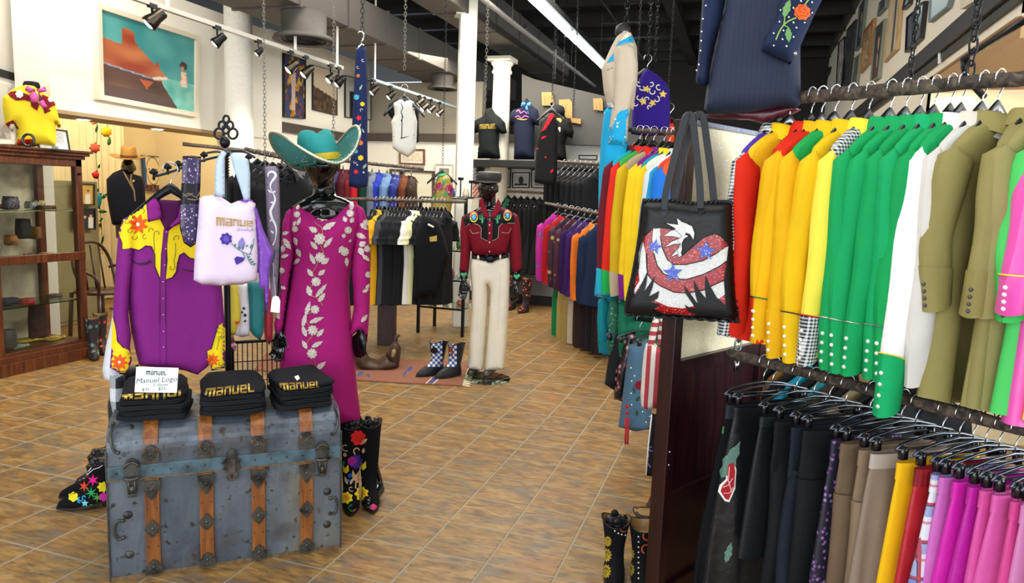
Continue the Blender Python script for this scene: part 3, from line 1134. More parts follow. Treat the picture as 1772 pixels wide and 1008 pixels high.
def skirt_fn(seed, W=.17, L=.6, D=.02, hem=.22, hd=.05, pleats=9, z0=-.115, trouser=False):
 r = random.Random(seed)
 ph, ph2 = r.uniform(0, 6), r.uniform(0, 6)
 if trouser:
  hem = W * 1.06
 def K(a, b_):
  th = 2 * pi * a
  if b_ < .07:
   hw, hdd = W, D
  else:
   t = (b_ - .07) / .93
   hw = lerp(W, hem, t ** .8)
   hdd = lerp(D, hd, t ** .7)
  x = hw * sgnpow(cos(th), .85)
  y = hdd * sgnpow(sin(th), .8)
  t = max(0, b_ - .07)
  w_ = .35 * hd * min(1, t * 1.6)
  y += w_ * sin(pleats * x / W * .9 + ph + .8 * t) + w_ * .5 * sin(pleats * 1.7 * x / W + ph2)
  z = z0 - L * b_
  if trouser:
   x *= 1 - .0 * t
  return V((x, y, z))
 def fn():
  d = {}
  if not trouser:
   d['skirt'] = MB().patch(K, 44, 16)
  else:
   m = MB()
   m.patch(lambda a, b_: K(a, b_ * .28), 36, 6)
   for sd in (-1, 1):
    def Lg(a, b_):
     th = 2 * pi * a
     t = b_
     rr = lerp(W * .53, W * .48, t)
     return V((sd * W * .5 + rr * cos(th) + .01 * sin(3 * t + ph), lerp(D * 1.3, hd, .6) * sgnpow(sin(th), .8) + .012 * sin(4 * t + ph2 + sd), z0 - L * (.24 + .76 * t)))
    m.patch(Lg, 18, 14)
   d['trousers'] = m
  d['waistband'] = MB().patch(lambda a, b_: K(a, lerp(0, .075, b_)), 40, 2, off=.003)
  return d
 return fn
def hanger_fn(kind):
 def fn():
  d = {}
  R = .027
  hk = [(-R, 0, -.006), (-R, 0, .004)] + [(R * cos(a), 0, R * sin(a) + .004) for a in [pi - i * pi / 8 for i in range(1, 9)]] + [(R * .9, 0, -.008), (.004, 0, -.034), (.0, 0, -.045), (0, 0, -.075)]
  d['hook'] = MB().tube(hk, .0022, 6)
  if kind == 'wide':
   m = MB()
   rings = []
   for i in range(-8, 9):
    t = i / 8
    x = t * .16
    zc = -.070 - .135 * abs(t) ** 1.15
    h = .021 * (1 - .35 * abs(t))
    y0 = .005 + .012 * abs(t) ** 1.5
    rings.append([(x, y0 * cos(q), zc + h * sin(q)) for q in [2 * pi * k / 8 for k in range(8)]])
   m.loft(rings)
   m.tube([(-.11, 0, -.16), (.11, 0, -.16)], .004, 6)
   d['arms'] = m
  else:
   m = MB()
   m.tube([(-.17, 0, -.108), (-.15, 0, -.094), (-.08, 0, -.078), (0, 0, -.070), (.08, 0, -.078), (.15, 0, -.094), (.17, 0, -.108)], .0042, 6)
   m.tube([(-.17, 0, -.108), (.17, 0, -.108)], .0035, 6)
   d['bar'] = m
   for nm, sx in (('clip', -1), ('clip.', 1)):
    d[nm] = MB().box((sx * .14, 0, -.118), (.022, .016, .040)).box((sx * .14, .009, -.104), (.014, .006, .020))
  return d
 return fn
def hanger(kind, loc, rz, label, group, mat=None, hook=True):
 t = thing('clothes_hanger', label, 'hanger', loc, rz, group)
 for k, me in tmpl('hanger_' + kind, hanger_fn(kind)).items():
  kk = k.rstrip('.')
  m = CHROME if kk == 'hook' else M('#5c646e', 'metal', .3) if kk == 'bar' else (mat or BLKPLASTIC)
  inst(kk, me, m, t)
 return t
class Rail:
 def __init__(s, a, b_):
  s.a, s.b = V(a), V(b_)
  d = s.b - s.a
  s.yaw = atan2(d.y, d.x)
  s.d = d
 def at(s, px):
  lo, hi = -1.5, 2.5
  flo = pj(s.a + s.d * lo)[0]
  best = min(((abs(pj(s.a + s.d * t)[0] - px), t) for t in [lo + (hi - lo) * i / 4000 for i in range(4001)] if depth(s.a + s.d * t) > .3), key=lambda q: q[0])
  return s.a + s.d * best[1]
def rail_thing(name, label, rail, t0, t1, r, mat, group=None, knobs=True, seed=1):
 P = []
 rr = []
 rnd = random.Random(seed)
 N_ = 26
 p0 = rail.a + rail.d * t0
 t = thing(name, label, 'clothes rail', p0, 0, group)
 for i in range(N_ + 1):
  q = rail.a + rail.d * lerp(t0, t1, i / N_) - p0
  j = r * .14
  P.append(q + V((0, rnd.uniform(-j, j), rnd.uniform(-j, j) if knobs else 0)))
  rr.append(r * (1 + (rnd.uniform(-.09, .09) if knobs else 0)))
 MB().tube(P, rr, 14).build('pole', mat, t, True)
 return t
BARK = M('#4a4038', 'bark')
BARK2 = M('#5a5044', 'bark')
def chain(name, label, p0, p1, link=.03, wire=.003, group='suspension chains', mat=None, parts=False, cat='chain'):
 p0, p1 = V(p0), V(p1)
 n_ = max(2, int((p0 - p1).length / (link * .78)))
 d = (p1 - p0) / n_
 m = mat or IRON
 def lk():
  w_, h_ = link * .28, link * .5
  pts = [(w_ * cos(a), 0, h_ * sin(a) * 1.0 + (h_ * .18 if sin(a) > 0 else -h_ * .18)) for a in [2 * pi * k / 10 for k in range(10)]]
  return pts
 if parts:
  t = thing(name, label, cat, p0, 0, group)
  me = MB().tube(lk(), wire, 6, loop=True).mesh('link', m, True)
  for i in range(n_):
   inst('link', me, None, t, d * (i + .5), (i % 2) * pi / 2 + .3)
  return t
 mb = MB()
 for i in range(n_):
  R = Matrix.Rotation((i % 2) * pi / 2 + .4, 3, 'Z')
  mb.tube([R @ V(q) + d * (i + .5) for q in lk()], wire, 4, loop=True)
 o = mb.build(name, m, None)
 o.location = p0
 return tag(o, label, cat, group)
# ================================================================== upper rail on the right
UA, UB = onz(1390, 168, 1.93), onz(1772, 135, 1.93)
UR = Rail(UA, UB)
n_rail = rail_thing('branch_rail', 'rough bark covered branch used as the upper rail for bright western shirts', UR, -.30, 1.55, .021, BARK, seed=4)
gx, gz = '#e9e9e6', '#23272e'
HOUND = M('#e4e6e6', 'hounds', .8, col2='#1a1d22', scale=90)
Y1, Y2 = '#e2ae0c', '#e4b911'
RED, GRN = '#d0260f', '#0f9a55'
KH = '#8f8650'
PEARL = M('#eceae4', 'gloss', .2)
def fb(c, rough=.78):
 return M(c, 'fabric', rough)
# px, label, body, yoke, sleeve, cuff, piping, collar, dz, sleeve variant
UP = [
 (1352, 'houndstooth check western shirt with purple shoulders, leftmost on the upper branch rail', HOUND, fb('#4b2f9c'), HOUND, None, None, HOUND, 'L'),
 (1369, 'red western shirt with yellow shoulder yoke beside the houndstooth one', fb(RED), fb('#e8b818'), fb(RED), None, None, fb('#f2c511'), 'L'),
 (1406, 'yellow sleeved western shirt with red shoulders and big red cuffs behind the eagle bag', fb(Y1), fb(RED), fb(Y1), fb(RED), M('#111111'), fb(RED), 'L'),
 (1424, 'red shirt with yellow upright collar, third red shouldered shirt from the eagle bag', fb(Y1), fb(RED), fb('#f0b40e'), fb(Y1), M('#1c7a3c'), fb(Y1), 'L'),
 (1447, 'yellow western shirt with green shoulder yoke and yellow collar', fb(Y1), fb('#1b9d4c'), fb(Y1), fb(Y1), None, fb(Y2), 'M'),
 (1476, 'plain yellow western shirt with rope edged pearl snap cuff', fb(Y2), None, fb(Y2), fb(Y2), M('#3b3b2e'), fb(Y2), 'M'),
 (1507, 'pale yellow western shirt with houndstooth yoke and houndstooth cuff', fb('#d8cf32'), HOUND, fb('#efe04c'), HOUND, M('#c41f1f'), fb('#ecd83c'), 'M'),
 (1544, 'green western shirt with silver corded collar, first green one after the yellow shirts', fb(GRN), None, fb(GRN), fb(GRN), M('#c9cdc9', 'metal', .4), fb(GRN), 'M'),
 (1571, 'green western shirt with silver corded collar, second green one after the yellow shirts', fb(GRN), None, fb('#119d58'), fb(GRN), M('#c9cdc9', 'metal', .4), fb(GRN), 'M'),
 (1596, 'green western shirt with silver corded cuff, third green one after the yellow shirts', fb('#0d9450'), None, fb(GRN), fb(GRN), M('#c9cdc9', 'metal', .4), fb(GRN), 'M'),
 (1621, 'green western shirt with grey piped yoke, fourth green one after the yellow shirts', fb('#13a05c'), None, fb('#13a05c'), fb('#13a05c'), M('#6f8a78'), fb('#12a464'), 'M'),
 (1649, 'green western shirt next to the white sleeved one', fb(GRN), None, fb('#0e9650'), fb('#0e9650'), M('#5b6b60'), fb(GRN), 'M'),
 (1668, 'white sleeved western shirt with green yoke and yellow edged green cuff', fb('#f4f3ee'), fb(GRN), fb('#fbfbf8'), fb('#14a863'), M('#e9d24a'), fb('#f6f3ea'), 'X'),
 (1704, 'pale cream grey western shirt between the white sleeved and olive shirts', fb('#cfcbc4'), None, fb('#d4cfc8'), None, None, fb('#d6cfc2'), 'M'),
 (1732, 'olive khaki shirt with buttoned cuff, first of three', fb(KH), None, fb(KH), fb(KH), None, fb(KH), 'S'),
 (1794, 'olive khaki shirt with buttoned cuff, middle of three', fb('#8d8450'), None, fb('#938a55'), fb(KH), None, fb(KH), 'S'),
 (1820, 'olive khaki shirt with wide buttoned cuff, last of three, pale shoulder', fb('#958c58'), None, fb('#988f5b'), fb('#988f5b'), None, fb('#9d9461'), 'S'),
 (1860, 'light spring green shirt beside the olive khaki shirts', fb('#4fc763'), None, fb('#50cb66'), fb('#3fbb58'), None, fb('#5ad06e'), 'S'),
 (1890, 'shiny pink shirt with yellow piped open cuff', M('#e755b0', 'satin'), None, M('#e84fae', 'satin'), M('#e84fae', 'satin'), M('#f3dc4e'), M('#e755b0', 'satin'), 'S2'),
 (1930, 'yellow shirt with pearl snaps at the end of the upper branch rail', fb('#f4dc4a'), None, fb('#f6e050'), fb('#f6e050'), None, fb('#f4dc4a'), 'S'),
]
VAR = {
 'L': dict(L=.70, sl=.60, spread=.02, sr=.055, D=.030),
 'M': dict(L=.71, sl=.64, spread=.03, sr=.057, D=.028),
 'X': dict(L=.72, sl=.735, spread=.035, sr=.060, D=.028),
 'S': dict(L=.76, sl=.42, spread=.03, sr=.062, D=.032, fwd=.0),
 'S2': dict(L=.78, sl=.40, spread=.05, sr=.07, D=.034),
}
for k, (px, lab, body, yoke, slv, cuff, pipe, col, vr) in enumerate(UP):
 p = UR.at(px)
 ang = UR.yaw + pi / 2 - .12 + random.Random(k).uniform(-.08, .08)
 kw = VAR[vr]
 key = 'up_%s_%d' % (vr, k % 3)
 mats = dict(body=body, yoke=yoke, sleeve=slv, cuff=cuff, piping=pipe, collar=col, snaps=(M('#4a4048', 'gloss', .2) if 'olive' in lab else PEARL) if cuff else None)
 tpl = wear(key, lambda: Shirt(seed=11 + 7 * (k % 3), W=.20, hem=.215, **kw).mbs(30, 20, .78 if vr != 'S' else .74), 'western_shirt', lab, 'shirt', p + V((0, 0, -.012)), ang, mats, 'shirts on the upper branch rail')
 hanger('wide', p, ang, 'black hanger carrying the ' + ' '.join(lab.split()[:8]).rstrip(','), 'hangers on the upper branch rail')
# ================================================================== lower rail on the right: skirts and trousers
LA, LB = onz(1262, 610, 1.0), onz(1772, 742, 1.0)
LR = Rail(LA, LB)
rail_thing('branch_rail', 'rough dark branch used as the lower rail for skirts and trousers', LR, -.0, 1.5, .019, BARK, seed=9)
SAT = lambda c: M(c, 'satin')
LOW = [
 (1296, 'black velvet skirt with ribbed grey waistband, leftmost on the lower branch rail', 'skirt', M('#0b0c0f', 'fabric', .9), M('#1d2530', 'stripe_h', col2='#0f141b', scale=120), dict(L=.68, hem=.24)),
 (1312, 'black satin skirt with a red rose and gold leaf appliques', 'skirt', M('#0d0f13', 'satin', .3), None, dict(L=.68, hem=.22, pleats=5)),
 (1345, 'black leather skirt with wide smooth waistband', 'skirt', M('#12171a', 'leather'), M('#1a2326', 'leather'), dict(L=.50, hem=.21, pleats=2, hd=.03)),
 (1375, 'plain black wool trousers beside the leather skirt', 'trousers', fb('#12151a'), None, dict(L=.62)),
 (1402, 'dark navy trousers, second pair beside the leather skirt', 'trousers', fb('#1b222c'), None, dict(L=.6)),
 (1431, 'charcoal trousers, third pair beside the leather skirt', 'trousers', fb('#14171d'), None, dict(L=.66)),
 (1441, 'crinkled purple and pink floral skirt on black', 'skirt', M('#1d1b2c', 'floral', .5, col2='#a9a6c0', col3='#6a3f7c', scale=62), None, dict(L=.72, hem=.2, pleats=11)),
 (1468, 'brown trousers hanging beside the floral skirt', 'trousers', fb('#6e5a45'), None, dict(L=.66)),
 (1495, 'taupe brown trousers with broad folded front', 'trousers', fb('#85705a'), None, dict(L=.66)),
 (1520, 'pale grey brown skirt between the brown trousers and the yellow skirt', 'skirt', fb('#8e7d6d'), fb('#b5a99e'), dict(L=.6, hem=.2)),
 (1547, 'yellow skirt with gold buckle ornament', 'skirt', fb('#f2bd14'), None, dict(L=.68, hem=.19, pleats=3)),
 (1577, 'dark red skirt with ruffled waistband and pearl studs', 'skirt', SAT('#b11424'), M('#a80f20', 'stripe_v', col2='#7c0b17', scale=60), dict(L=.68, hem=.22, pleats=4)),
 (1600, 'blue, red and white plaid skirt', 'skirt', M('#dcdde6', 'plaid', .7, col2='#4a68b8', col3='#c8485c', scale=1.6), None, dict(L=.68, hem=.24, pleats=6)),
 (1622, 'lilac pink skirt between the plaid and the magenta skirts', 'skirt', SAT('#c765b8'), None, dict(L=.62, hem=.2, pleats=5)),
 (1645, 'bright magenta skirt with crisp waistband, first of the two magenta ones', 'skirt', SAT('#cf17a8'), None, dict(L=.64, hem=.2, pleats=5)),
 (1674, 'bright magenta skirt, second of the two magenta ones', 'skirt', SAT('#b8129a'), None, dict(L=.64, hem=.2, pleats=5)),
 (1700, 'rose pink skirt beside the magenta skirts', 'skirt', SAT('#d24a9a'), None, dict(L=.64, hem=.2, pleats=4)),
 (1723, 'pink skirt, second rose pink one beside the magenta skirts', 'skirt', SAT('#d85aa6'), None, dict(L=.64, hem=.2, pleats=5)),
 (1745, 'raspberry pink skirt before the pale pink one', 'skirt', SAT('#cf3f8c'), None, dict(L=.66, hem=.2, pleats=4)),
 (1765, 'pale dusty pink skirt near the cream skirts', 'skirt', SAT('#cf7db4'), None, dict(L=.66, hem=.19, pleats=5)),
 (1800, 'cream satin skirt at the near end of the lower rail', 'skirt', SAT('#f0e6d4'), None, dict(L=.66, hem=.2, pleats=4)),
 (1826, 'ivory satin skirt, last on the lower rail', 'skirt', SAT('#f2e9c8'), None, dict(L=.66, hem=.2, pleats=4)),
]
LOWT = {}
for k, (px, lab, kind, body, wb, kw) in enumerate(LOW):
 p = LR.at(px + (28 if k < 2 else 36 if k < 6 else 68 if k < 10 else 88))
 ang = LR.yaw + pi / 2 + random.Random(k + 50).uniform(-.08, .08) - .2
 tr_ = kind == 'trousers'
 key = 'low_%s_%s' % (kind, tuple(sorted(kw.items())))
 kw2 = dict(W=.155, D=.014, hd=.036)
 kw2.update(kw)
 kd = dict(kw2)
 t = wear(key, skirt_fn(k, trouser=tr_, z0=-.13, **kd), kind if tr_ else 'skirt', lab, kind, p + V((0, 0, -.02)), ang, {kind: body, 'body': body, 'waistband': wb or body}, 'skirts and trousers on the lower branch rail')
 LOWT[k] = t
 hanger('clip', p + V((0, 0, -.003)), ang, 'chrome clip hanger holding the ' + ' '.join(lab.split()[:8]).rstrip(','), 'clip hangers on the lower branch rail')
TL = bvh([c for k in (0, 1, 2) for c in LOWT[k].children])
RC = M('#b3232e', 'fabric')
drape('rose_applique', [[(1258, 800), (1270, 795), (1274, 812), (1272, 845), (1262, 868), (1254, 866), (1243, 850), (1246, 838), (1256, 828), (1256, 812)]], TL, WHITE, LOWT[1], .004, 4)
drape('rose_applique', [[(1260, 803), (1269, 799), (1272, 814), (1270, 842), (1261, 864), (1255, 862), (1247, 849), (1250, 840), (1259, 830), (1259, 814)]], TL, RC, LOWT[1], .006, 4)
drape('petal_line', [strip([(1262, 806), (1260, 830), (1266, 850)], 1.6), strip([(1251, 842), (1260, 838), (1268, 826)], 1.6), strip([(1252, 852), (1262, 852), (1269, 842)], 1.4)], TL, M('#e8b8bc', 'fabric'), LOWT[1], .008, 2)
drape('gold_leaf', [leafp(1247, 827, 1281, 762, 11, .2), leafp(1256, 972, 1266, 936, 6, .2)], TL, M('#5a8074', 'floral', .6, col2='#d8c070', col3='#4a7066', scale=120), LOWT[1], .005, 3)
drape('green_stem', [strip([(1245, 742), (1252, 738), (1251, 748), (1240, 756)], 3)], TL, M('#3a7a4a', 'fabric'), LOWT[1], .005, 3)
T10 = bvh(list(LOWT[10].children) + list(LOWT[11].children))
GB = M('#d8b460', 'metal', .35)
drape('gold_ornament', [strip([(1514, 892), (1518, 904), (1513, 910)], 3), strip([(1520, 956), (1514, 950), (1524, 940), (1520, 952), (1512, 962)], 3)], T10, GB, LOWT[10], .005, 2)
studs_px('pearls', [(1548, 777), (1545, 808), (1539, 861), (1505, 927), (1495, 974), (1558, 790), (1530, 900)], T10, PEARL, LOWT[11], .0045)
# rail further back, under the bright shirts: dark jackets on wide hangers
KA = LA + V((.30, .52, -.02))
KB = LB + V((.35, .62, -.02))
KR = Rail(KA, KB)
rail_thing('metal_rail', 'black metal rail behind the lower branch rail', KR, -.25, 1.1, .012, IRON, knobs=False)
back = ['#0f1114', '#15181c', '#101216', '#2a3550', '#0e1012', '#7a5a28', '#0f1114', '#1390b0', '#121418', '#2b7c86', '#3a2c22', '#101216', '#8a7a58', '#0e1013', '#14161a', '#101216', '#0f1114', '#16181c']
cn = {'#2a3550': 'navy blue', '#7a5a28': 'golden brown', '#1390b0': 'bright turquoise', '#2b7c86': 'teal', '#3a2c22': 'dark brown', '#8a7a58': 'patterned tan'}
for k, c in enumerate(back):
 px = 1284 + k * 19.5
 p = KR.at(px)
 ang = KR.yaw + pi / 2 + random.Random(k + 90).uniform(-.08, .08) - .3
 lab = (cn[c] + ' jacket half hidden under the bright shirts') if c in cn else 'black jacket on the rail behind the lower branch rail'
 wear('kb_%d' % (k % 2), lambda: Shirt(seed=31 + k % 2, W=.2, L=.68, D=.022, sl=.58, sr=.045).mbs(20, 12, 0, False), 'jacket', lab, 'jacket', p + V((0, 0, -.01)), ang, dict(body=fb(c)), 'dark jackets behind the lower branch rail')
 hanger('wide', p, ang, 'wide black hanger on the rail behind the lower branch rail', 'wide hangers behind the lower branch rail')
# chains carrying the rails
chain('chain', 'long link chain by the framed pictures, further from the window', UR.at(1573) + V((0, 0, .02)), UR.at(1573) + V((0, .0, 2.2)), .030, .0024, parts=True)
chain('chain', 'big link chain nearest the bay window', UR.at(1677) + V((0, 0, .02)), UR.at(1677) + V((0, .0, 2.2)), .042, .003, parts=True)
e = LR.at(1276)
chain('chain', 'short chain with an eye bolt holding the left end of the lower branch rail', e + V((0, 0, .02)), e + V((.0, .0, .13)), .045, .004, parts=True, mat=M('#8d9094', 'metal', .3))
tag(MB().tube([e + V((0, 0, -.06)), e + V((0, 0, -.02))], .009, 8).tube([e + V((0, 0, -.02)), e + V((0, 0, .03))], .004, 6).build('eye_bolt', CHROME, None, True, world=True), 'silver eye bolt through the left end of the lower branch rail', 'bolt')
# ================================================================== steamer trunk
TA, TB = onz(193, 1004), onz(588, 946)
TU = (TB - TA)
TW = TU.length
TU.normalize()
TN = V((-TU.y, TU.x, 0))          # away from the eye
trunk = thing('steamer_trunk', 'antique blue grey metal steamer trunk with wooden slats carrying folded black shirts', 'trunk', TA, atan2(TU.y, TU.x))
SHEET = M('#4c5358', 'sheet')
OAK = M('#8a5224', 'wood', .38, col2='#5a3113', col3='#a86b33')
PEW = M('#57554f', 'worn', .45, metal=.7, col2='#2d2a27')
def prof(zo, n=8):
 """front, top and back line of the trunk, grown outward by zo"""
 pts = [(-zo, .0)]
 H_, r = .625, .10
 for z in (.1, .2, .3, .40, .46, H_ - r):
  pts.append((-zo, z))
 for i in range(1, n + 1):
  a = pi / 2 * i / n
  pts.append((r - (r + zo) * cos(a), H_ - r + (r + zo) * sin(a)))
 pts += [(.2, H_ + zo), (.42, H_ + zo), (.48 + zo * .7, H_ - .04 + zo * .7), (.50 + zo, H_ - .10), (.50 + zo, .0)]
 return pts
def shell(x0, x1, zo, zlo, zhi, th=None):
 pr = [p for p in prof(zo)]
 return pr
mb = MB()
pr = prof(0)
K = 40
rings = [[(TW * i / K, y + .004 * noise.noise(V((i * .35, y * 6, z * 7))), z + (.004 * noise.noise(V((i * .4, y * 5, z * 5 + 9))) if z > .02 else 0)) for y, z in pr] for i in range(K + 1)]
mb.loft(rings, True, True)
mb.build('body', SHEET, trunk, False, bevel=.0)
# pale blue band under the lid, lid edge
MB().bb((0, -.008, .415), (TW, .0, .468)).build('band', M('#56707c', 'worn', .5, metal=.4, col2='#3e4b52'), trunk, bevel=.002)
MB().bb((-.004, -.010, .410), (TW + .004, .0, .416)).bb((-.004, -.006, 0.0), (TW + .004, .502, .014)).build('edging', M('#6d5b42', 'wood'), trunk)
for x in (-.006, TW):
 MB().bb((x, -.008, 0), (x + .006, .02, .53)).build('corner_strip', PEW, trunk)
TP = Plane(TA, n=-TN)
TP.ux = TU
TP.uy = V((0, 0, 1))
def tu(px, py):
 return TP.uv(px, py)
def ornate(u0, u1, z0, z1, shape, par, y=-.016):
 mb = MB()
 w, h = u1 - u0, z1 - z0
 shp = {
  'arch': [(0, 0), (1, 0), (1, .55), (.82, .62), (.78, .85), (.5, 1.05), (.22, .85), (.18, .62), (0, .55)],
  'shield': [(0, 1), (1, 1), (1, .5), (.85, .4), (.75, .18), (.5, -.05), (.25, .18), (.15, .4), (0, .5)],
  'diamond': [(.5, 0), (.68, .16), (.8, .3), (1, .5), (.8, .7), (.68, .84), (.5, 1), (.32, .84), (.2, .7), (0, .5), (.2, .3), (.32, .16)],
 }[shape]
 mb.prism([(u0 + a * w, z0 + b_ * h) for a, b_ in shp], lambda u, v, t: (u, y - t, v), .004)
 for a, b_, r in ((.5, .5, .12), (.3, .35, .07), (.7, .35, .07), (.3, .65, .07), (.7, .65, .07), (.5, .8, .07), (.5, .2, .07)):
  mb.ball((u0 + a * w, y - .004, z0 + b_ * h), (r * w, .004, r * w), 8, 5)
 for k in range(10):
  a = 2 * pi * k / 10
  mb.ball((u0 + (.5 + .36 * cos(a)) * w, y - .004, z0 + (.5 + .32 * sin(a)) * h), (.035 * w, .003, .035 * w), 6, 4)
 mb.build('slat_plate', PEW, par)
for px in (263, 357, 447, 530):
 uc, _ = tu(px, 850)
 hw = .0265
 sl = inst('slat', MB().loft([[(uc + sx * hw, y, z) for y, z in prof(o_)[7:]] for sx, o_ in ((-1, .001), (-1, .012), (1, .012), (1, .001))], False, False).mesh('slat', OAK), None, trunk)
 MB().bb((uc - hw, -.012, .47), (uc + hw, 0, .53)).build('slat', OAK, trunk, bevel=.002)
 MB().bb((uc - hw, -.013, .012), (uc + hw, .0, .408)).build('slat', OAK, trunk, bevel=.002)
 ornate(uc - .031, uc + .031, .475, .545, 'arch', trunk)
 ornate(uc - .031, uc + .031, .325, .405, 'shield', trunk)
 ornate(uc - .031, uc + .031, .165, .240, 'diamond', trunk)
 ornate(uc - .031, uc + .031, .010, .070, 'arch', trunk)
 mb = MB()
 for z in (.285, .125):
  for s_ in (-1, 1):
   mb.ball((uc + s_ * .017, -.014, z), .003, 6, 4)
 mb.build('nail', PEW, trunk)
# centre lock
uc, zc_ = tu(401, 805)
mb = MB().prism([(uc - .026, .405), (uc - .032, .44), (uc - .02, .47), (uc - .006, .50), (uc + .006, .50), (uc + .02, .47), (uc + .032, .44), (uc + .026, .405), (uc, .385)], lambda u, v, t: (u, -.010 - t, v), .004)
for s_ in (-1, 1):
 for z in (.42, .45, .475):
  mb.ball((uc + s_ * (.028 if z < .46 else .018), -.015, z), .006, 8, 5)
mb.build('lock_plate', PEW, trunk)
mb = MB().prism([(uc - .014, .46), (uc + .014, .46), (uc + .014, .41)] + [(uc + .023 * sin(a), .388 - .023 * cos(a) * 1) for a in [pi * .75 - pi * 1.5 * k / 10 for k in range(11)]] + [(uc - .014, .41)], lambda u, v, t: (u, -.016 - t, v), .006)
mb.build('hasp', M('#6c6a68', 'worn', .35, metal=.8, col2='#4a4644'), trunk, bevel=.0015)
MB().prism([(uc - .003, .378), (uc + .003, .378), (uc + .002, .388), (uc + .004, .394), (uc, .398), (uc - .004, .394), (uc - .002, .388)], lambda u, v, t: (u, -.0225 - t, v), .001).build('keyhole', BLKPLASTIC, trunk)
for px in (229, 557):
 uc, _ = tu(px, 830)
 lt = thing('latch', None, None, (0, 0, 0))
 lt.parent = trunk
 MB().prism([(uc - .030, .462), (uc - .018, .49), (uc, .50), (uc + .018, .49), (uc + .030, .462), (uc + .024, .43), (uc - .024, .43)], lambda u, v, t: (u, -.010 - t, v), .006).build('latch_plate', PEW, lt)
 MB().prism([(uc - .030, .425), (uc + .030, .425), (uc + .020, .395), (uc + .014, .34), (uc - .014, .34), (uc - .020, .395)], lambda u, v, t: (u, -.008 - t, v), .006).build('latch_plate', PEW, lt)
 mb = MB().tube([(uc + .024 * cos(a), -.022, .465 + .020 * sin(a)) for a in [pi * k / 8 for k in range(9)]], .005, 8)
 mb.tube([(uc - .03, -.02, .425), (uc - .012, -.026, .418), (uc + .012, -.026, .418), (uc + .03, -.02, .425)], .006, 8)
 mb.build('latch_loop', PEW, lt, True)
 mb = MB().tube([(uc - .011, -.024, .42), (uc - .011, -.026, .36)], .004, 6).tube([(uc + .011, -.024, .42), (uc + .011, -.026, .36)], .004, 6).box((uc, -.022, .375), (.02, .01, .03))
 mb.build('latch_tongue', PEW, lt, True)
for px, z in ((221, .265), (221, .10), (566, .265), (566, .115)):
 uc, _ = tu(px, 880)
 MB().ball((uc, -.002, z), (.017, .007, .017), 14, 6).ball((uc, -.008, z), (.008, .004, .008), 10, 5).build('boss', PEW, trunk, True)
for px, z, s_ in ((197, .56, 1), (197, .21, 1), (583, .56, -1), (583, .2, -1)):
 uc, _ = tu(px, 880)
 if z > .5:
  P_ = [(uc + s_ * .002, .05, .625), (uc - s_ * .012 + s_ * .01, .012, .60), (uc + s_ * .0, -.006, .56), (uc + s_ * .012, -.008, .53), (uc + s_ * .022, -.008, .525)]
 else:
  P_ = [(uc + s_ * .030, -.006, z + .035), (uc + s_ * .012, -.008, z + .038), (uc + s_ * .002, -.008, z + .018), (uc, -.008, z), (uc + s_ * .002, -.008, z - .018), (uc + s_ * .012, -.008, z - .038), (uc + s_ * .030, -.006, z - .035)]
 MB().tube([tuple(p) for p in spline(P_, 3)], .005, 6).ball(P_[-1], .008, 8, 5).ball(P_[0], .008, 8, 5).build('corner_bracket', PEW, trunk, True)
mb = MB()
for k in range(14):
 mb.ball((TW * (k + .5) / 14, -.009, .442), .004, 6, 4)
for k in range(10):
 mb.ball((TW * (k + .5) / 10, -.001, .50), .0035, 6, 4)
mb.build('rivet', PEW, trunk)
# folded black shirts in three stacks on the trunk lid
TOPZ = .626 + .012
def folded(cx, cy, z, w, d, h, rz, label, seed, top=False):
 o_ = thing('folded_shirt', label, 'shirt', (cx, cy, z), rz, 'folded black shirts on the trunk')
 r = random.Random(seed)
 jw, jd = r.uniform(-.006, .006), r.uniform(-.006, .006)
 def ring(zz, k, rr):
  pts = []
  for i in range(40):
   a = 2 * pi * i / 40
   x = (w / 2 + jw - k) * sgnpow(cos(a), .28)
   y = (d / 2 + jd - k) * sgnpow(sin(a), .28)
   pts.append((x + .003 * sin(5 * a + seed), y + .003 * sin(3 * a + seed), zz + (.002 * sin(7 * x / w + seed) + .003 * sin(5 * y / d))))
  return pts
 mb = MB()
 if not top:
  mb.loft([ring(0, .008, 0), ring(h * .15, .001, 0), ring(h * .4, .0, 0), ring(h * .5, .006, 0), ring(h * .6, 0, 0), ring(h * .88, .001, 0), ring(h, .010, 0)])
 else:
  rs = [ring(0, .008, 0), ring(h * .2, .0, 0), ring(h * .45, .0, 0)]
  for f, zz in ((.004, .6), (.02, .85), (.05, 1.0), (.09, 1.08)):
   rs.append([(x, y, h * zz + (y / d) * .045 * min(1, f / .03) + .0015 * sin(20 * x + seed)) for x, y, _ in ring(h, f, 0)])
  mb.loft(rs)
 mb.build('cloth', M('#16181d' if seed % 2 else '#1b1d22', 'fabric', .85), o_, True)
 return o_
stacks = [(205, 730, 326, 722, 'left'), (345, 722, 462, 713, 'middle'), (478, 712, 570, 700, 'right')]
STK = []
rz_t = atan2(TU.y, TU.x)
ordn = ['bottom', 'second from the bottom', 'third from the bottom', 'second from the top', 'top']
for q, (xa, ya, xb, yb, nm) in enumerate(stacks):
 a, b = onz(xa, ya, TOPZ), onz(xb, yb, TOPZ)
 w = (b - a).length
 d = .24
 c = (a + b) / 2 + TN * (d / 2)
 z = TOPZ
 for k in range(5):
  h = .0205
  top = k == 4
  lab = 'folded black shirt, %s of the %s stack on the trunk' % (ordn[k], nm) + ('' if not top else ', gold lettering up')
  f_ = folded(c.x, c.y, z, w * (1.0 - .02 * (k % 2)), d, h * (2.0 if top else 1), atan2((b - a).y, (b - a).x) + .03 * (k - 2) * (-1) ** k, lab, 10 * q + k, top)
  z += h + .0005
  if top:
   STK.append(f_)
GOLD = M('#c9a83c', 'glitter', .3, col2='#fff3c0', col3='#d8b840', scale=120)
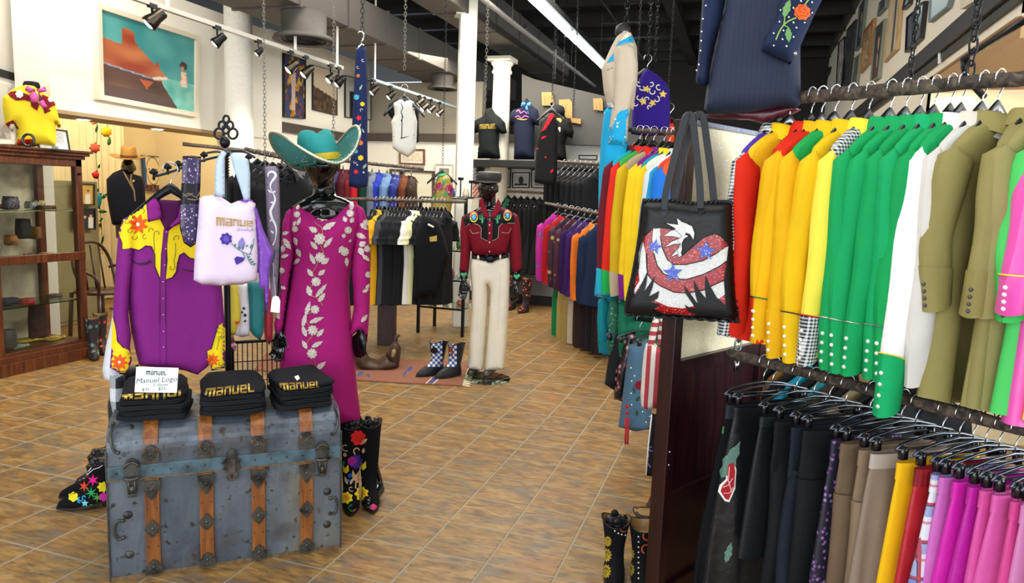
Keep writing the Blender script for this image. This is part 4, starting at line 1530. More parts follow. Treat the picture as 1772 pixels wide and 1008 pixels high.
GOLD2 = M('#b59a4a', 'plain', .35, .6)
for f_, quad in zip(STK, (((207, 683), (324, 675), (324, 689), (205, 697)), ((357, 672), (440, 664), (441, 677), (354, 686)), ((484, 663), (556, 660), (556, 669), (486, 675)))):
 drape('lettering', word_polys('manuel', quad), bvh(f_.children[0]), M('#bfa045', 'plain', .3, .55), f_, off=.0035, step=3)
# neck label on the right stack, price card on the left one
drape('neck_label', [[(509, 652), (516, 649), (519, 655), (514, 659)]], bvh(STK[2].children[0]), WHITE, STK[2], off=.004)
cp = STK[0].location + V((0, 0, .03))
CP = Plane(onz(270, 722, TOPZ) - TN * .0 + V((0, 0, 0)), n=-TN, tilt=.0)
CP = Plane(atd(270, 680, depth(STK[0].location) - .135), n=(-TN + V((0, 0, .22))).normalized())
CP.ux = V((0, 0, 1)).cross(CP.n).normalized()
CP.uy = CP.n.cross(CP.ux)
card = thing('price_card', 'white hand lettered price card standing against the left shirt stack', 'sign', CP.p)
q = [CP.uv(*p) for p in ((236, 634), (309, 636), (306, 679), (233, 678))]
mb = MB().prism(q, lambda u, v, t: tuple(CP.pt(u, v, t)), .003)
mb.build('card', M('#f2fafa', 'plain', .35), card, world=True)
INK = M('#39424c', 'plain', .6)
ql = [CP.hit(*p) for p in ((253, 641), (290, 642), (290, 648), (253, 647))]
def flatpoly(name, polys, pl, w, mat, parent, th=.0008):
 mb = MB()
 for pg in polys:
  mb.prism([pl.uv(*p) for p in pg], lambda u, v, t: tuple(pl.pt(u, v, w + t)), th)
 return mb.build(name, mat, parent, world=True)
flatpoly('heading', word_polys('manuel', ((253, 641), (289, 642), (289, 649), (253, 648))), CP, .003, INK, card)
for txt, (x, y), s_ in (('Manuel Logo', (271, 661), .028), ('T-Shirts', (277, 668), .017), ('$35---   $55---', (270, 675), .017)):
 u, v = CP.uv(x, y)
 textmesh('handwriting', txt, INK, card, plane_mtx(CP, u, v, .0035), s_, .0004, shear=.2)
# ================================================================== iron stand with hooks behind the trunk
SD = 3.12
SP = atd(393, 500, SD)
stand = thing('garment_stand', 'black iron garment stand with knot finial and curved hook arms', 'stand', (SP.x, SP.y, 0))
def L3(*pts, D=SD):
 return [atd(x, y, d_ if (d_ := (q[0] if (q := r) else D)) else D) for x, y, *r in pts]
ft = atd(390, 262, SD)
MB().tube([(SP.x, SP.y, .02), (SP.x, SP.y, ft.z)], .0135, 12).build('pole', IRON, stand, True, world=True)
mb = MB()
for k in range(9):
 zz = ft.z - .01 - .012 * k
 mb.lathe([(.013, -.005), (.019, 0), (.013, .005)], (SP.x, SP.y, zz), 12)
mb.ball((SP.x, SP.y, ft.z + .035), (.022, .022, .025), 12, 8)
def ringpx(cx, cy, rx, ry, r=.0052, a0=0, a1=2 * pi):
 P = [atd(cx + rx * cos(a0 + (a1 - a0) * k / 20), cy + ry * sin(a0 + (a1 - a0) * k / 20), SD) for k in range(20)]
 return P
for cx, cy, rx, ry in ((391.5, 206, 5, 6), (384, 217, 5.5, 7), (398, 217, 5.5, 7), (379, 231, 8, 9), (403, 231, 8, 9), (391, 224, 6, 7)):
 mb.tube(ringpx(cx, cy, rx, ry), .0052, 8, loop=True)
mb.build('finial', IRON, stand, True, world=True)
BLUE_IRON = M('#31404e', 'plain', .35, .6)
arms = [[(392, 268), (372, 272), (345, 279), (315, 290), (290, 299), (266, 305)], [(392, 268), (410, 268), (430, 281), (455, 294), (486, 309), (506, 316)], [(392, 268), (400, 262), (425, 263), (440, 272)], [(392, 268), (375, 262), (352, 266)]]
dd = [(-.35, 0), (.25, 0), (-.15, 0), (.2, 0)]
for pts, (e, _) in zip(arms, dd):
 n_ = len(pts)
 P = [atd(x, y, SD + e * i / (n_ - 1)) for i, (x, y) in enumerate(pts)]
 MB().tube(spline([tuple(p) for p in P], 4), .0055, 8).build('arm', BLUE_IRON, stand, True, world=True)
mb = MB()
for x, y, e in ((353, 268, .0), (309, 284, -.2), (290, 289, -.27), (266, 298, -.35), (430, 272, .1), (486, 304, .25), (498, 309, .25)):
 c = atd(x, y, SD + e)
 for k in range(6):
  a = 2 * pi * k / 6
  mb.ball(c + V((.009 * cos(a), .009 * sin(a), 0)), .008, 6, 4)
 mb.ball(c + V((0, 0, .006)), .010, 8, 5)
 mb.tube([c + V((0, 0, -.03)), c], .005, 6)
 mb.build('knob', IRON, stand, True, world=True)
 mb = MB()
mb = MB()
for k in range(4):
 a = 2 * pi * k / 4 + .5
 mb.tube(spline([(SP.x, SP.y, .12), (SP.x + .10 * cos(a), SP.y + .10 * sin(a), .10), (SP.x + .2 * cos(a), SP.y + .2 * sin(a), .015), (SP.x + .24 * cos(a), SP.y + .24 * sin(a), .02)], 4), .009, 8)
mb.build('base', IRON, stand, True, world=True)
# ------------------------------------------------------------------ purple and yellow western shirt
PD = 2.86
PP = Plane(atd(290, 480, PD), yaw=.12)
ps = thing('western_shirt', 'purple western shirt with yellow yoke, orange star flowers and yellow cuffs', 'shirt', atd(290, 345, PD))
PUR = M('#7c1f7a', 'fabric', .8)
YEL = M('#efd31f', 'fabric', .8)
NAVYCORD = M('#2a1436', 'plain', .7)
pb = puff('body', [(262, 345), (228, 371), (221, 400), (219, 460), (221, 520), (226, 565), (234, 605), (241, 632), (282, 636), (318, 640), (342, 648), (357, 636), (372, 622), (385, 585), (386, 520), (378, 440), (366, 390), (345, 360), (314, 345), (290, 352)], PP, .11, PUR, ps, .011, 22, .014, .05, seed=3)
sl1 = puff('sleeve', [(229, 370), (213, 379), (205, 400), (201, 450), (198, 500), (195, 548), (193, 600), (190, 636), (205, 644), (220, 646), (228, 624), (225, 600), (227, 580), (222, 545), (224, 500), (229, 460), (233, 420), (234, 390)], Plane(PP.pt(0, 0, .03), n=PP.n), .07, PUR, ps, .004, 60, .012, .03, seed=5)
sl2 = puff('sleeve', [(352, 372), (372, 392), (380, 430), (384, 500), (389, 560), (390, 600), (389, 636), (366, 641), (358, 606), (366, 580), (362, 520), (358, 440), (348, 400)], Plane(PP.pt(0, 0, .02), n=PP.n), .06, PUR, ps, .004, 60, .012, .03, seed=6)
TRS = bvh([pb, sl1, sl2])
T_all = TRS
drape('yoke', [[(256, 349), (228, 367), (210, 382), (205, 400), (211, 420), (211, 431), (226, 429), (240, 433), (252, 425), (262, 426), (268, 440), (268, 460), (277, 483), (279, 470), (281, 440), (285, 410), (284, 394), (276, 378), (258, 384), (255, 366)],
    [(291, 400), (288, 420), (289, 450), (286, 483), (298, 480), (305, 470), (307, 455), (311, 441), (318, 437), (328, 446), (345, 450), (350, 400), (338, 372), (316, 362), (305, 388)]], TRS, YEL, ps, .003, 4)
cord_px('yoke_piping', [[(205, 400), (211, 420), (211, 431), (226, 429), (240, 433), (252, 425), (262, 426), (268, 440), (268, 460), (277, 483), (279, 470), (281, 440), (285, 410)], [(291, 400), (288, 420), (289, 450), (286, 483), (298, 480), (305, 470), (307, 455), (311, 441), (318, 437), (328, 446), (345, 450)]], TRS, NAVYCORD, ps, .0022, off=.003)
for sgn, pl in ((1, [(196, 548), (200, 565), (203, 590), (213, 601), (222, 605), (229, 622), (221, 647), (205, 645), (189, 637), (193, 600)]), (2, [(389, 556), (378, 563), (371, 585), (366, 603), (358, 607), (360, 622), (365, 642), (390, 638)])):
 drape('cuff', [pl], TRS, YEL, ps, .003, 4)
cord_px('cuff_piping', [[(196, 548), (200, 565), (203, 590), (213, 601), (222, 605), (229, 622)], [(389, 556), (378, 563), (371, 585), (366, 603), (358, 607), (360, 622)]], TRS, NAVYCORD, ps, .0018, off=.003)
ORG = M('#e2571c', 'fabric', .7)
def starflower(cx, cy, r, tr, par, n=8, rot=0):
 pet = [leafp(cx + r * .15 * cos(a), cy + r * .15 * sin(a), cx + r * cos(a), cy + r * sin(a), r * .2) for a in [rot + 2 * pi * k / n for k in range(n)]]
 for pg in pet:
  drape('petal', [pg], tr, ORG, par, .005, 2)
 drape('flower_centre', [circ(cx, cy, r * .16)], tr, M('#cfe0cf', 'metal', .25), par, .007, 2)
starflower(239, 388, 18, TRS, ps, 8, .3)
starflower(207, 626, 15, TRS, ps, 8, .1)
starflower(368, 622, 12, TRS, ps, 8, .1)
SCR = M('#6b7a1f', 'plain', .6)
def curl(x, y, r, a0, turn=1, n=12):
 return [(x + r * (1 - .6 * k / n) * cos(a0 + turn * 4.4 * k / n), y + r * (1 - .6 * k / n) * sin(a0 + turn * 4.4 * k / n)) for k in range(n + 1)]
cord_px('scrollwork', [curl(229, 367, 5, 1.5), curl(246, 364, 5, 1.5, -1), curl(220, 382, 5, .5), curl(224, 398, 5, 0), curl(232, 410, 6, -.5), curl(251, 410, 5, -1.5, -1), curl(262, 398, 5, 2.5), [(238, 366), (236, 372)], [(266, 460), (267, 430), (266, 410)] + curl(272, 404, 6, 2.6), [(303, 420), (304, 436), (301, 450)] + curl(297, 462, 6, -.6), curl(306, 412, 6, 2.6), curl(380, 570, 6, 1.0), curl(382, 585, 5, 2.6), [(375, 605), (378, 592), (384, 578)], curl(381, 628, 5, 0), [(196, 640), (198, 630), (203, 636)]], TRS, SCR, ps, .0013, off=.004)
cord_px('pocket_smile', [[(225, 442), (228, 449), (236, 455), (246, 455), (259, 453)], [(231, 452), (240, 458), (252, 457), (259, 453)], [(223, 440), (227, 441)], [(257, 449), (262, 454)], [(315, 466), (325, 468), (340, 470)]], TRS, NAVYCORD, ps, .002, off=.002)
drape('placket', [[(283, 396), (291, 398), (287, 440), (286, 500), (286, 560), (287, 636), (278, 636), (277, 560), (277, 500), (279, 440)]], TRS, PUR, ps, .0045, 4)
cord_px('placket_edge', [[(284, 400), (279, 440), (277, 500), (277, 560), (278, 636)], [(291, 400), (287, 440), (286, 500), (286, 560), (287, 636)]], TRS, NAVYCORD, ps, .0012, off=.004)
studs_px('snaps', [(288, 401), (287, 430), (285, 458), (282, 487), (282, 516), (282, 544), (283, 573), (283, 600)], TRS, CHROME, ps, .0055)
# neck opening, collar leaves
NK = M('#4d1049', 'fabric', .85)
puff('neck_lining', [(272, 345), (312, 347), (314, 372), (300, 392), (287, 400), (278, 380)], Plane(PP.pt(0, 0, .058), n=PP.n), .012, NK, ps, 0, step=.01, rim=.01)
puff('collar', [(269, 340), (253, 353), (256, 384), (281, 378), (277, 356)], Plane(PP.pt(0, 0, .075), n=PP.n), .014, M('#86217f', 'fabric'), ps, 0, step=.01, rim=.012)
puff('collar', [(313, 346), (327, 360), (322, 382), (300, 392), (288, 401), (296, 388), (308, 376)], Plane(PP.pt(0, 0, .075), n=PP.n), .014, M('#86217f', 'fabric'), ps, 0, step=.01, rim=.012)
# its hanger
hp = PP.hit(293, 325)
HG = hanger('wide', tuple(PP.hit(295, 294) + V((0, 0, .0))), atan2(PP.ux.y, PP.ux.x), 'black hanger with silver hook carrying the purple and yellow shirt', 'hangers on the iron stand')
HG.scale = (1.0, 1.0, 1.0)
# ------------------------------------------------------------------ studded cuff belt, totes, straps hung from the stand
bp = Plane(atd(330, 340, 2.72), yaw=.1)
bt = thing('studded_belt', 'wide dark belt covered in violet and copper rhinestones with laced middle', 'belt', atd(330, 270, 2.72))
rb = puff('strap', [(316, 270), (332, 269), (348, 271), (347, 320), (345, 350), (346, 395), (341, 420), (330, 428), (318, 420), (311, 395), (312, 350), (314, 320)], bp, .016, M('#15121c', 'leather'), bt, 0, step=.012, rim=.008)
TR_ = bvh(rb)
drape('rhinestones', [[(317, 273), (347, 274), (346, 318), (315, 317)], [(313, 354), (344, 352), (344, 394), (339, 419), (330, 425), (319, 417), (313, 394)]], TR_, M('#33244d', 'beads', .2, col2='#09070c', col3='#c8a8d8', scale=230), bt, .003, 4)
cord_px('lacing', [[(316, 334), (322, 340), (334, 334), (346, 338)], [(316, 340), (326, 334), (340, 342), (346, 332)], [(324, 344), (338, 346), (345, 343)]], TR_, M('#8c7a68', 'leather'), bt, .002, off=.003)
TD = 2.78
tp = Plane(atd(390, 430, TD), yaw=.15)
tt = thing('tote_bag', 'pale lilac canvas tote with gold lettering and purple roses', 'bag', atd(390, 345, TD))
LIL = M('#e4d3ea', 'fabric', .8)
bd = puff('bag', [(345, 344), (352, 339), (372, 337), (385, 342), (400, 352), (412, 347), (436, 347), (442, 352), (444, 400), (447, 440), (445, 485), (420, 492), (380, 494), (350, 492), (335, 484), (337, 440), (342, 390)], tp, .07, LIL, tt, .004, 18, .016, .05, seed=8)
TB2 = bvh(bd)
drape('lettering', word_polys('manue', ((374, 375), (437, 382), (437, 392), (374, 390))), TB2, M('#b89a62', 'plain', .45, .3), tt, .003, 3)
drape('script_lettering', [strip(q_, 1.3) for q_ in ([(410, 400), (411, 394), (414, 400), (415, 394)], [(417, 399), (419, 396), (421, 399)], [(423, 399), (424, 396), (426, 399)], [(428, 394), (428, 400), (430, 397), (432, 400)], [(434, 396), (434, 400)], [(436, 394), (438, 400)])], TB2, M('#a98fc4', 'plain'), tt, .003, 2)
VIO, VIO2, LEAFG = M('#4a3596', 'fabric'), M('#8d7fc4', 'fabric'), M('#3e7c6e', 'fabric')
drape('rose', [fl(391, 413, 11, 7, .22)], TB2, VIO, tt, .004, 2)
drape('rose', [fl(391, 413, 6, 5, .2)], TB2, M('#6a57b8', 'fabric'), tt, .006, 2)
drape('rose_bud', [leafp(417, 430, 419, 410, 6)], TB2, VIO2, tt, .004, 2)
drape('rose_bud', [[(405, 447), (410, 443), (424, 446), (420, 452), (409, 458)]], TB2, VIO, tt, .004, 2)
cord_px('stem', [[(400, 420), (408, 428), (420, 436), (432, 440), (444, 438)], [(420, 436), (424, 446)], [(412, 432), (418, 428)], [(432, 440), (438, 425), (440, 412)], [(426, 438), (430, 450), (436, 458)]], TB2, LEAFG, tt, .0014, off=.003)
drape('leaf', [leafp(405 + 7 * k, 427 + 3 * (k % 3), 408 + 7 * k, 421 + 2 * (k % 2), 1.6) for k in range(5)] + [leafp(428 + 3 * k, 446 + 4 * k, 433 + 3 * k, 443 + 4 * k, 1.6) for k in range(4)], TB2, LEAFG, tt, .004, 2)
LB_ = M('#b9cde4', 'satin', .5)
h1 = Plane(tp.pt(0, 0, .03), n=tp.n)
puff('handle', [(371, 340), (372, 300), (374, 276), (383, 262), (393, 256), (394, 262), (389, 272), (389, 300), (389, 341)], h1, .01, LB_, tt, 0, step=.012, rim=.006)
puff('handle', [(397, 262), (404, 264), (415, 268), (430, 276), (433, 300), (433, 346), (422, 346), (414, 320), (404, 290)], h1, .01, LB_, tt, 0, step=.012, rim=.006)
SV = M('#7a3fb4', 'satin', .35)
sp_ = Plane(atd(450, 420, 2.84), yaw=.2)
sc_ = thing('satin_scarf', 'glossy violet satin scarf beside the pale lilac tote', 'scarf', atd(450, 345, 2.84))
puff('cloth', [(414, 345), (425, 342), (438, 347), (446, 365), (455, 395), (468, 425), (473, 438), (467, 465), (466, 495), (464, 540), (460, 545), (458, 500), (449, 496), (447, 470), (446, 430), (442, 385), (430, 356)], sp_, .02, SV, sc_, .006, 40, .012, .012, seed=2)
st = thing('painted_strap', 'mauve leather guitar strap painted with white scroll flourish', 'strap', atd(470, 290, 2.95))
spl = Plane(atd(470, 400, 2.95), yaw=.1)
sb = puff('strap', [(458, 289), (466, 287), (482, 287), (484, 330), (485, 380), (483, 440), (480, 500), (478, 538), (470, 530), (466, 470), (462, 400), (460, 340)], spl, .012, M('#7d7087', 'leather', .5), st, 0, step=.014, rim=.006)
fl_ln = spline([(464, 306), (464, 301), (468, 297), (474, 298), (477, 303), (474, 309), (469, 316), (468, 325), (474, 337), (476, 346), (471, 358), (468, 366), (471, 378), (476, 388), (478, 400), (476, 415), (472, 424)], 3)
wd = [1.2 + 3.2 * abs(sin(pi * 2.2 * i / len(fl_ln))) for i in range(len(fl_ln))]
drape('scroll', [strip(fl_ln, wd), leafp(470, 334, 463, 327, 1.5), leafp(475, 350, 467, 350, 1.6), leafp(472, 378, 466, 384, 1.5), leafp(477, 330, 471, 334, 1.5), leafp(474, 404, 468, 398, 1.6)], bvh(sb), M('#e4e4ea', 'plain'), st, .002, 2)
drape('shadow_scroll', [strip([(476, 432), (474, 445), (469, 455), (472, 468), (476, 478)], 3)], bvh(sb), M('#4c4a72', 'plain'), st, .002, 2)  # small dark blue scroll below the white flourish
tg = thing('price_tag', 'blank white swing tag hanging under the mauve strap', 'tag', atd(478, 512, 2.90))
tpl_ = Plane(atd(478, 525, 2.90))
mb = MB().prism([tpl_.uv(*p) for p in ((472, 514), (476, 511), (482, 513), (485, 520), (484, 541), (468, 539), (470, 520))], lambda u, v, t: tuple(tpl_.pt(u, v, t)), .0015)
mb.build('card', WHITE, tg, world=True)
MB().tube([tpl_.hit(477, 513), tpl_.hit(474, 480), tpl_.hit(473, 455)], .0006, 4).build('string', WHITE, tg, world=True)
# garments hanging lower on the far side of the stand
for k, (lab, cat, ol, D_, c, th) in enumerate((
 ('yellow satin shirt sleeve embroidered with a red heart behind the black pole', 'shirt', [(398, 488), (411, 490), (417, 540), (416, 555), (408, 575), (400, 585), (398, 560)], 3.25, '#e8d23c', .03),
 ('white satin shirt printed with playing card suits behind the black pole', 'shirt', [(410, 488), (428, 490), (432, 540), (432, 580), (418, 583), (404, 578), (412, 560)], 3.3, '#e6e6f0', .04),
 ('teal satin shirt hanging under the lilac tote', 'shirt', [(428, 486), (455, 486), (458, 530), (456, 575), (450, 589), (438, 580), (430, 568)], 3.35, '#0f7c80', .05),
 ('crimson shirt hanging between the teal shirt and the magenta dress', 'shirt', [(455, 488), (470, 500), (473, 545), (472, 585), (466, 597), (458, 585), (456, 560)], 3.4, '#a81f34', .04),
 ('pink scarf end hanging behind the black pole', 'scarf', [(398, 570), (404, 580), (409, 600), (408, 608), (400, 600)], 3.3, '#e79ab0', .01),
 ('white gown hanging behind the purple shirt, left edge showing', 'gown', [(206, 470), (198, 520), (192, 560), (183, 600), (177, 640), (180, 655), (190, 660), (205, 655), (215, 600), (214, 520)], 3.0, '#dcdfe6', .08),
 ('white shirt with black check bands below the purple sleeve', 'shirt', [(190, 645), (216, 648), (222, 700), (218, 720), (196, 720), (190, 690)], 3.0, '#d9dde2', .05),
 ('dark dress hanging between the purple sleeve and the trunk', 'dress', [(198, 640), (240, 630), (240, 700), (200, 740), (188, 742), (186, 700)], 3.12, '#14151a', .06),
)):
 o_ = thing('hanging_' + cat, lab, cat, atd(ol[0][0], ol[0][1], D_))
 c1_ = puff('cloth', ol, Plane(atd(sum(p[0] for p in ol) / len(ol), sum(p[1] for p in ol) / len(ol), D_), yaw=.1), th, M(c, 'satin', .45) if k != 6 else M(c, 'gingham', .8, col2='#1b1d24', scale=9), o_, .004, 50, .014, .02, seed=k)
 if k == 1:
  drape('card_suit', [circ(422, 533, 2.5), circ(424, 545, 2.8), starp(419, 540, 3, 1.5, 3), starp(424, 555, 3.4, 1.6, 4)], bvh(c1_), M('#20182c', 'plain'), o_, .003, 1.5)
 if k == 0:
  drape('heart', [[(409, 562), (406, 557), (408, 555), (410, 557), (412, 555), (414, 557)]], bvh(c1_), M('#d23a2a', 'plain'), o_, .003, 1.5)
# black wire grid shelf unit behind the stand
wg = thing('wire_grid_stand', 'black wire grid stand behind the trunk under the teal shirt', 'stand', (0, 0, 0))
gp_ = Plane(atd(445, 620, 3.45), yaw=.1)
g0, g1 = gp_.uv(402, 592), gp_.uv(487, 590)
wg.location = gp_.pt((g0[0] + g1[0]) / 2, 0, 0)
wg.location.z = 0
mb = MB()
zt_ = gp_.pt(*g0).z
nx = 10
for i in range(nx + 1):
 u = lerp(g0[0], g1[0], i / nx)
 p = gp_.pt(u, 0, 0)
 mb.tube([(p.x, p.y, .02), (p.x, p.y, zt_)], .0025, 5)
for k in range(9):
 z = .06 + (zt_ - .06) * k / 8
 a, b = gp_.pt(g0[0], 0, 0), gp_.pt(g1[0], 0, 0)
 mb.tube([(a.x, a.y, z), (b.x, b.y, z)], .0025, 5)
mb.build('wire_panel', IRON, wg, world=True)
mb = MB()
for u in (g0[0], g1[0]):
 p = gp_.pt(u, 0, 0)
 mb.tube([(p.x, p.y, 0.0), (p.x, p.y, zt_ + .01)], .008, 8)
mb.tube([gp_.pt(g0[0], g0[1], 0), gp_.pt(g1[0], g0[1], 0)], .008, 8)
mb.build('frame', IRON, wg, world=True)
# ================================================================== mannequins: one continuous glossy body each
GLOSS = M('#0a0a0c', 'gloss', .12)
def head_mb(mb, c, yaw, h=.225, tiltx=0.0):
 """abstract face: brow, nose, lips, chin; c is the middle of the head"""
 R = Matrix.Rotation(yaw, 3, 'Z') @ Matrix.Rotation(tiltx, 3, 'X')
 n_, m_ = 36, 30
 rings = []
 for i in range(m_ + 1):
  a = pi * i / m_
  a = min(max(a, .03), pi - .03)
  z = -cos(a)
  ring = []
  for k in range(n_):
   t = 2 * pi * k / n_
   x, y = sin(a) * cos(t), sin(a) * sin(t)
   wx, wy, wz = h * .345, h * .42, h * .5
   jaw = max(0, -z - .1)
   wx *= 1 - .36 * jaw
   wy *= 1 - .22 * jaw * (1 if y < 0 else 1.6)
   p = V((x * wx, y * wy, z * wz))
   if y < 0:     # face looks along -y
    f = -y
    def g(cx, cz, sx, sz):
     return math.exp(-((x - cx) / sx) ** 2 - ((z - cz) / sz) ** 2) * f
    d = .16 * g(0, -.16, .13, .13) + .09 * g(0, .06, .10, .22)       # nose
    d -= .07 * (g(.32, .05, .17, .12) + g(-.32, .05, .17, .12))      # eye sockets
    d += .05 * (g(.3, .22, .25, .07) + g(-.3, .22, .25, .07))        # brow
    d += .035 * (g(.30, .03, .12, .06) + g(-.30, .03, .12, .06))     # lids
    d += .06 * g(0, -.42, .19, .045) + .055 * g(0, -.53, .16, .045) - .05 * g(0, -.475, .2, .02)
    d += .08 * g(0, -.82, .22, .16)
    p.y -= d * h
   else:
    p.y += .02 * h
   ring.append(V(c) + R @ p)
  rings.append(ring)
 mb.loft(rings)
 for s_ in (-1, 1):
  mb.ball(V(c) + R @ V((s_ * h * .345, .01, -.02 * h)), (h * .035, h * .09, h * .14), 10, 7, R)
def limb(mb, pts, rs, n=16):
 P = spline([tuple(p) + (r,) for p, r in zip(pts, rs)], 4)
 mb.tube([p[:3] for p in P], [p[3] for p in P], n)
def hand_mb(mb, w, d, side, s=1.0, curl_=.35):
 """w wrist point, d direction of the fingers, side +-1 for the thumb side (world x)"""
 d = V(d).normalized()
 sx = (V((side, 0, 0)) - d * d.x * side).normalized()
 nn = d.cross(sx).normalized()
 rings = []
 for t, ww, tt in ((0, .024, .018), (.3, .034, .017), (.7, .040, .015), (1, .038, .012)):
  c = V(w) + d * (.085 * t * s)
  rings.append([c + sx * (ww * s * cos(a)) + nn * (tt * s * sin(a)) for a in [2 * pi * k / 12 for k in range(12)]])
 mb.loft(rings)
 for k, L_ in enumerate((.070, .080, .075, .058)):
  b0 = V(w) + d * (.075 * s) + sx * ((.028 - .019 * k) * s)
  P = [b0]
  a = .15
  for q in range(3):
   a += curl_ * (.5 + .2 * k)
   P.append(P[-1] + (d * cos(a) + nn * sin(a)) * (L_ * s * (.42, .32, .26)[q]))
  mb.tube(P, [.0092 * s, .0088 * s, .0080 * s, .0060 * s], 8)
 b0 = V(w) + d * (.020 * s) + sx * (.026 * s)
 mb.tube([b0, b0 + (d * .6 + sx * .7).normalized() * (.035 * s), b0 + (d * .6 + sx * .7).normalized() * (.035 * s) + (d * .95 + sx * .1 + nn * .3).normalized() * (.042 * s)], [.013 * s, .0105 * s, .0075 * s], 8)
def finish_body(mb, root, voxel=.007, mat=GLOSS):
 o = mb.build('body', mat, root, True, world=True)
 r = o.modifiers.new('skin', 'REMESH')
 r.mode = 'VOXEL'
 r.voxel_size = voxel
 r.use_smooth_shade = True
 s = o.modifiers.new('smooth', 'SMOOTH')
 s.factor = .5
 s.iterations = 3
 return o
def foot_mb(mb, ankle, fdir, s=1.0, heel=.03):
 f = V(fdir).normalized()
 a = V(ankle)
 g = V((a.x, a.y, 0))
 mb.tube([a, g + V((0, 0, .055)) + f * .01, g + V((0, 0, .045)) + f * .08, g + V((0, 0, .03)) + f * .15, g + V((0, 0, .024)) + f * .20 * s], [.036, .040, .038, .034, .022], 12)
# ---- woman in the magenta gown
MD = 3.53
mp_ = atd(562, 560, MD)
mq = thing('mannequin', 'glossy black mannequin in long magenta gown with pearl flower vines and teal cowboy hat', 'mannequin', (mp_.x, mp_.y, 0))
gp0 = Plane(mp_, yaw=.05)
GH = lambda x, y, w=0: gp0.hit(x, y) + gp0.n * w
mb = MB()
hc = GH(556, 283)
head_mb(mb, hc, .33 + .12, .235)
nk0, nk1 = GH(560, 300, -.03), GH(562, 350, -.02)
mb.tube([nk0, (nk0 + nk1) / 2, nk1, GH(563, 375, -.02)], [.052, .050, .062, .11], 16)
limb(mb, [GH(512, 368), GH(540, 358), GH(563, 356), GH(586, 358), GH(618, 368)], [.035, .052, .06, .052, .035])
limb(mb, [GH(563, 365), GH(562, 400), GH(560, 450), GH(556, 480), GH(556, 530), GH(556, 560)], [.07, .085, .07, .065, .085, .07], 20)
AW = GH(484, 572, .03), GH(623, 574, .03)
limb(mb, [GH(506, 374), GH(499, 440, .02), GH(494, 490, .03), AW[0]], [.035, .028, .025, .020])
limb(mb, [GH(622, 374), GH(625, 440, .02), GH(627, 490, .03), AW[1]], [.035, .028, .025, .020])
hand_mb(mb, AW[0], (.0, -.05, -1), 1)
hand_mb(mb, AW[1], (-.05, -.05, -1), -1)
fl1, fl2 = V((mp_.x - .09, mp_.y - .02, .06)), V((mp_.x + .13, mp_.y + .05, .06))
f2 = onz(646, 868)
f2 = V((f2.x, f2.y + .05, .06))
limb(mb, [GH(545, 550, -.02), (GH(545, 550) + fl1) / 2 - gp0.n * .02, fl1], [.06, .045, .03])
limb(mb, [GH(566, 550, -.02), GH(592, 680, -.04), (GH(592, 680, -.04) + f2) / 2 + V((.01, .01, 0)), f2], [.06, .045, .04, .03])
foot_mb(mb, fl1, (.3, -1, 0))
foot_mb(mb, f2, (.15, -1, 0), .8)
finish_body(mb, mq)
MAG = M('#a81b73', 'fabric', .8)
dr_ = puff('gown', [(519, 351), (530, 359), (545, 366), (563, 368), (580, 364), (594, 354), (604, 346), (618, 352), (628, 372), (622, 400), (614, 430), (607, 465), (604, 495), (607, 540), (610, 580), (614, 625), (618, 670), (622, 700), (625, 728), (600, 732), (560, 734), (520, 734), (487, 730), (485, 690), (485, 640), (486, 600), (490, 560), (495, 525), (500, 495), (505, 465), (507, 440), (500, 410), (494, 390), (497, 368), (507, 356)], gp0, .235, MAG, mq, .004, 22, .016, .13, seed=4)
s1 = puff('sleeve', [(508, 356), (495, 366), (489, 385), (487, 420), (485, 460), (484, 500), (479, 535), (474, 562), (478, 586), (486, 576), (491, 566), (497, 525), (503, 480), (509, 440), (508, 400)], Plane(gp0.pt(0, 0, .03), n=gp0.n), .10, MAG, mq, .003, 40, .014, .05, seed=5)
s2 = puff('sleeve', [(612, 350), (629, 360), (637, 385), (640, 430), (641, 480), (640, 530), (638, 560), (635, 594), (628, 572), (618, 572), (602, 588), (607, 560), (612, 535), (611, 500), (608, 470), (611, 430), (614, 395)], Plane(gp0.pt(0, 0, .03), n=gp0.n), .10, MAG, mq, .003, 40, .014, .05, seed=6)
TG = bvh([dr_, s1, s2])
PEA = M('#cfc4bb', 'beads', .3, col2='#8f7f76', col3='#f6f4ee', scale=300)
PEA2 = M('#d9cfc6', 'beads', .25, col2='#a08a78', col3='#ffffff', scale=230)
GTHR = M('#c79a5e', 'metal', .45)
flowers = [(559, 371, 11), (553, 413, 9), (554, 445, 8), (547, 487, 7.5), (545, 535, 7), (541, 571, 8), (540, 611, 8), (514, 371, 5), (511, 396, 5), (606, 369, 6), (602, 398, 6), (596, 435, 7), (634, 385, 6), (636, 430, 6), (488, 430, 6), (488, 468, 5), (637, 475, 5)]
for x, y, r in flowers:
 drape('flower', [fl(x, y, r * 1.15, 9, .2)], TG, PEA, mq, .004, 2)
 drape('flower_centre', [fl(x, y, r * .7, 7, .15)], TG, PEA2, mq, .006, 2)
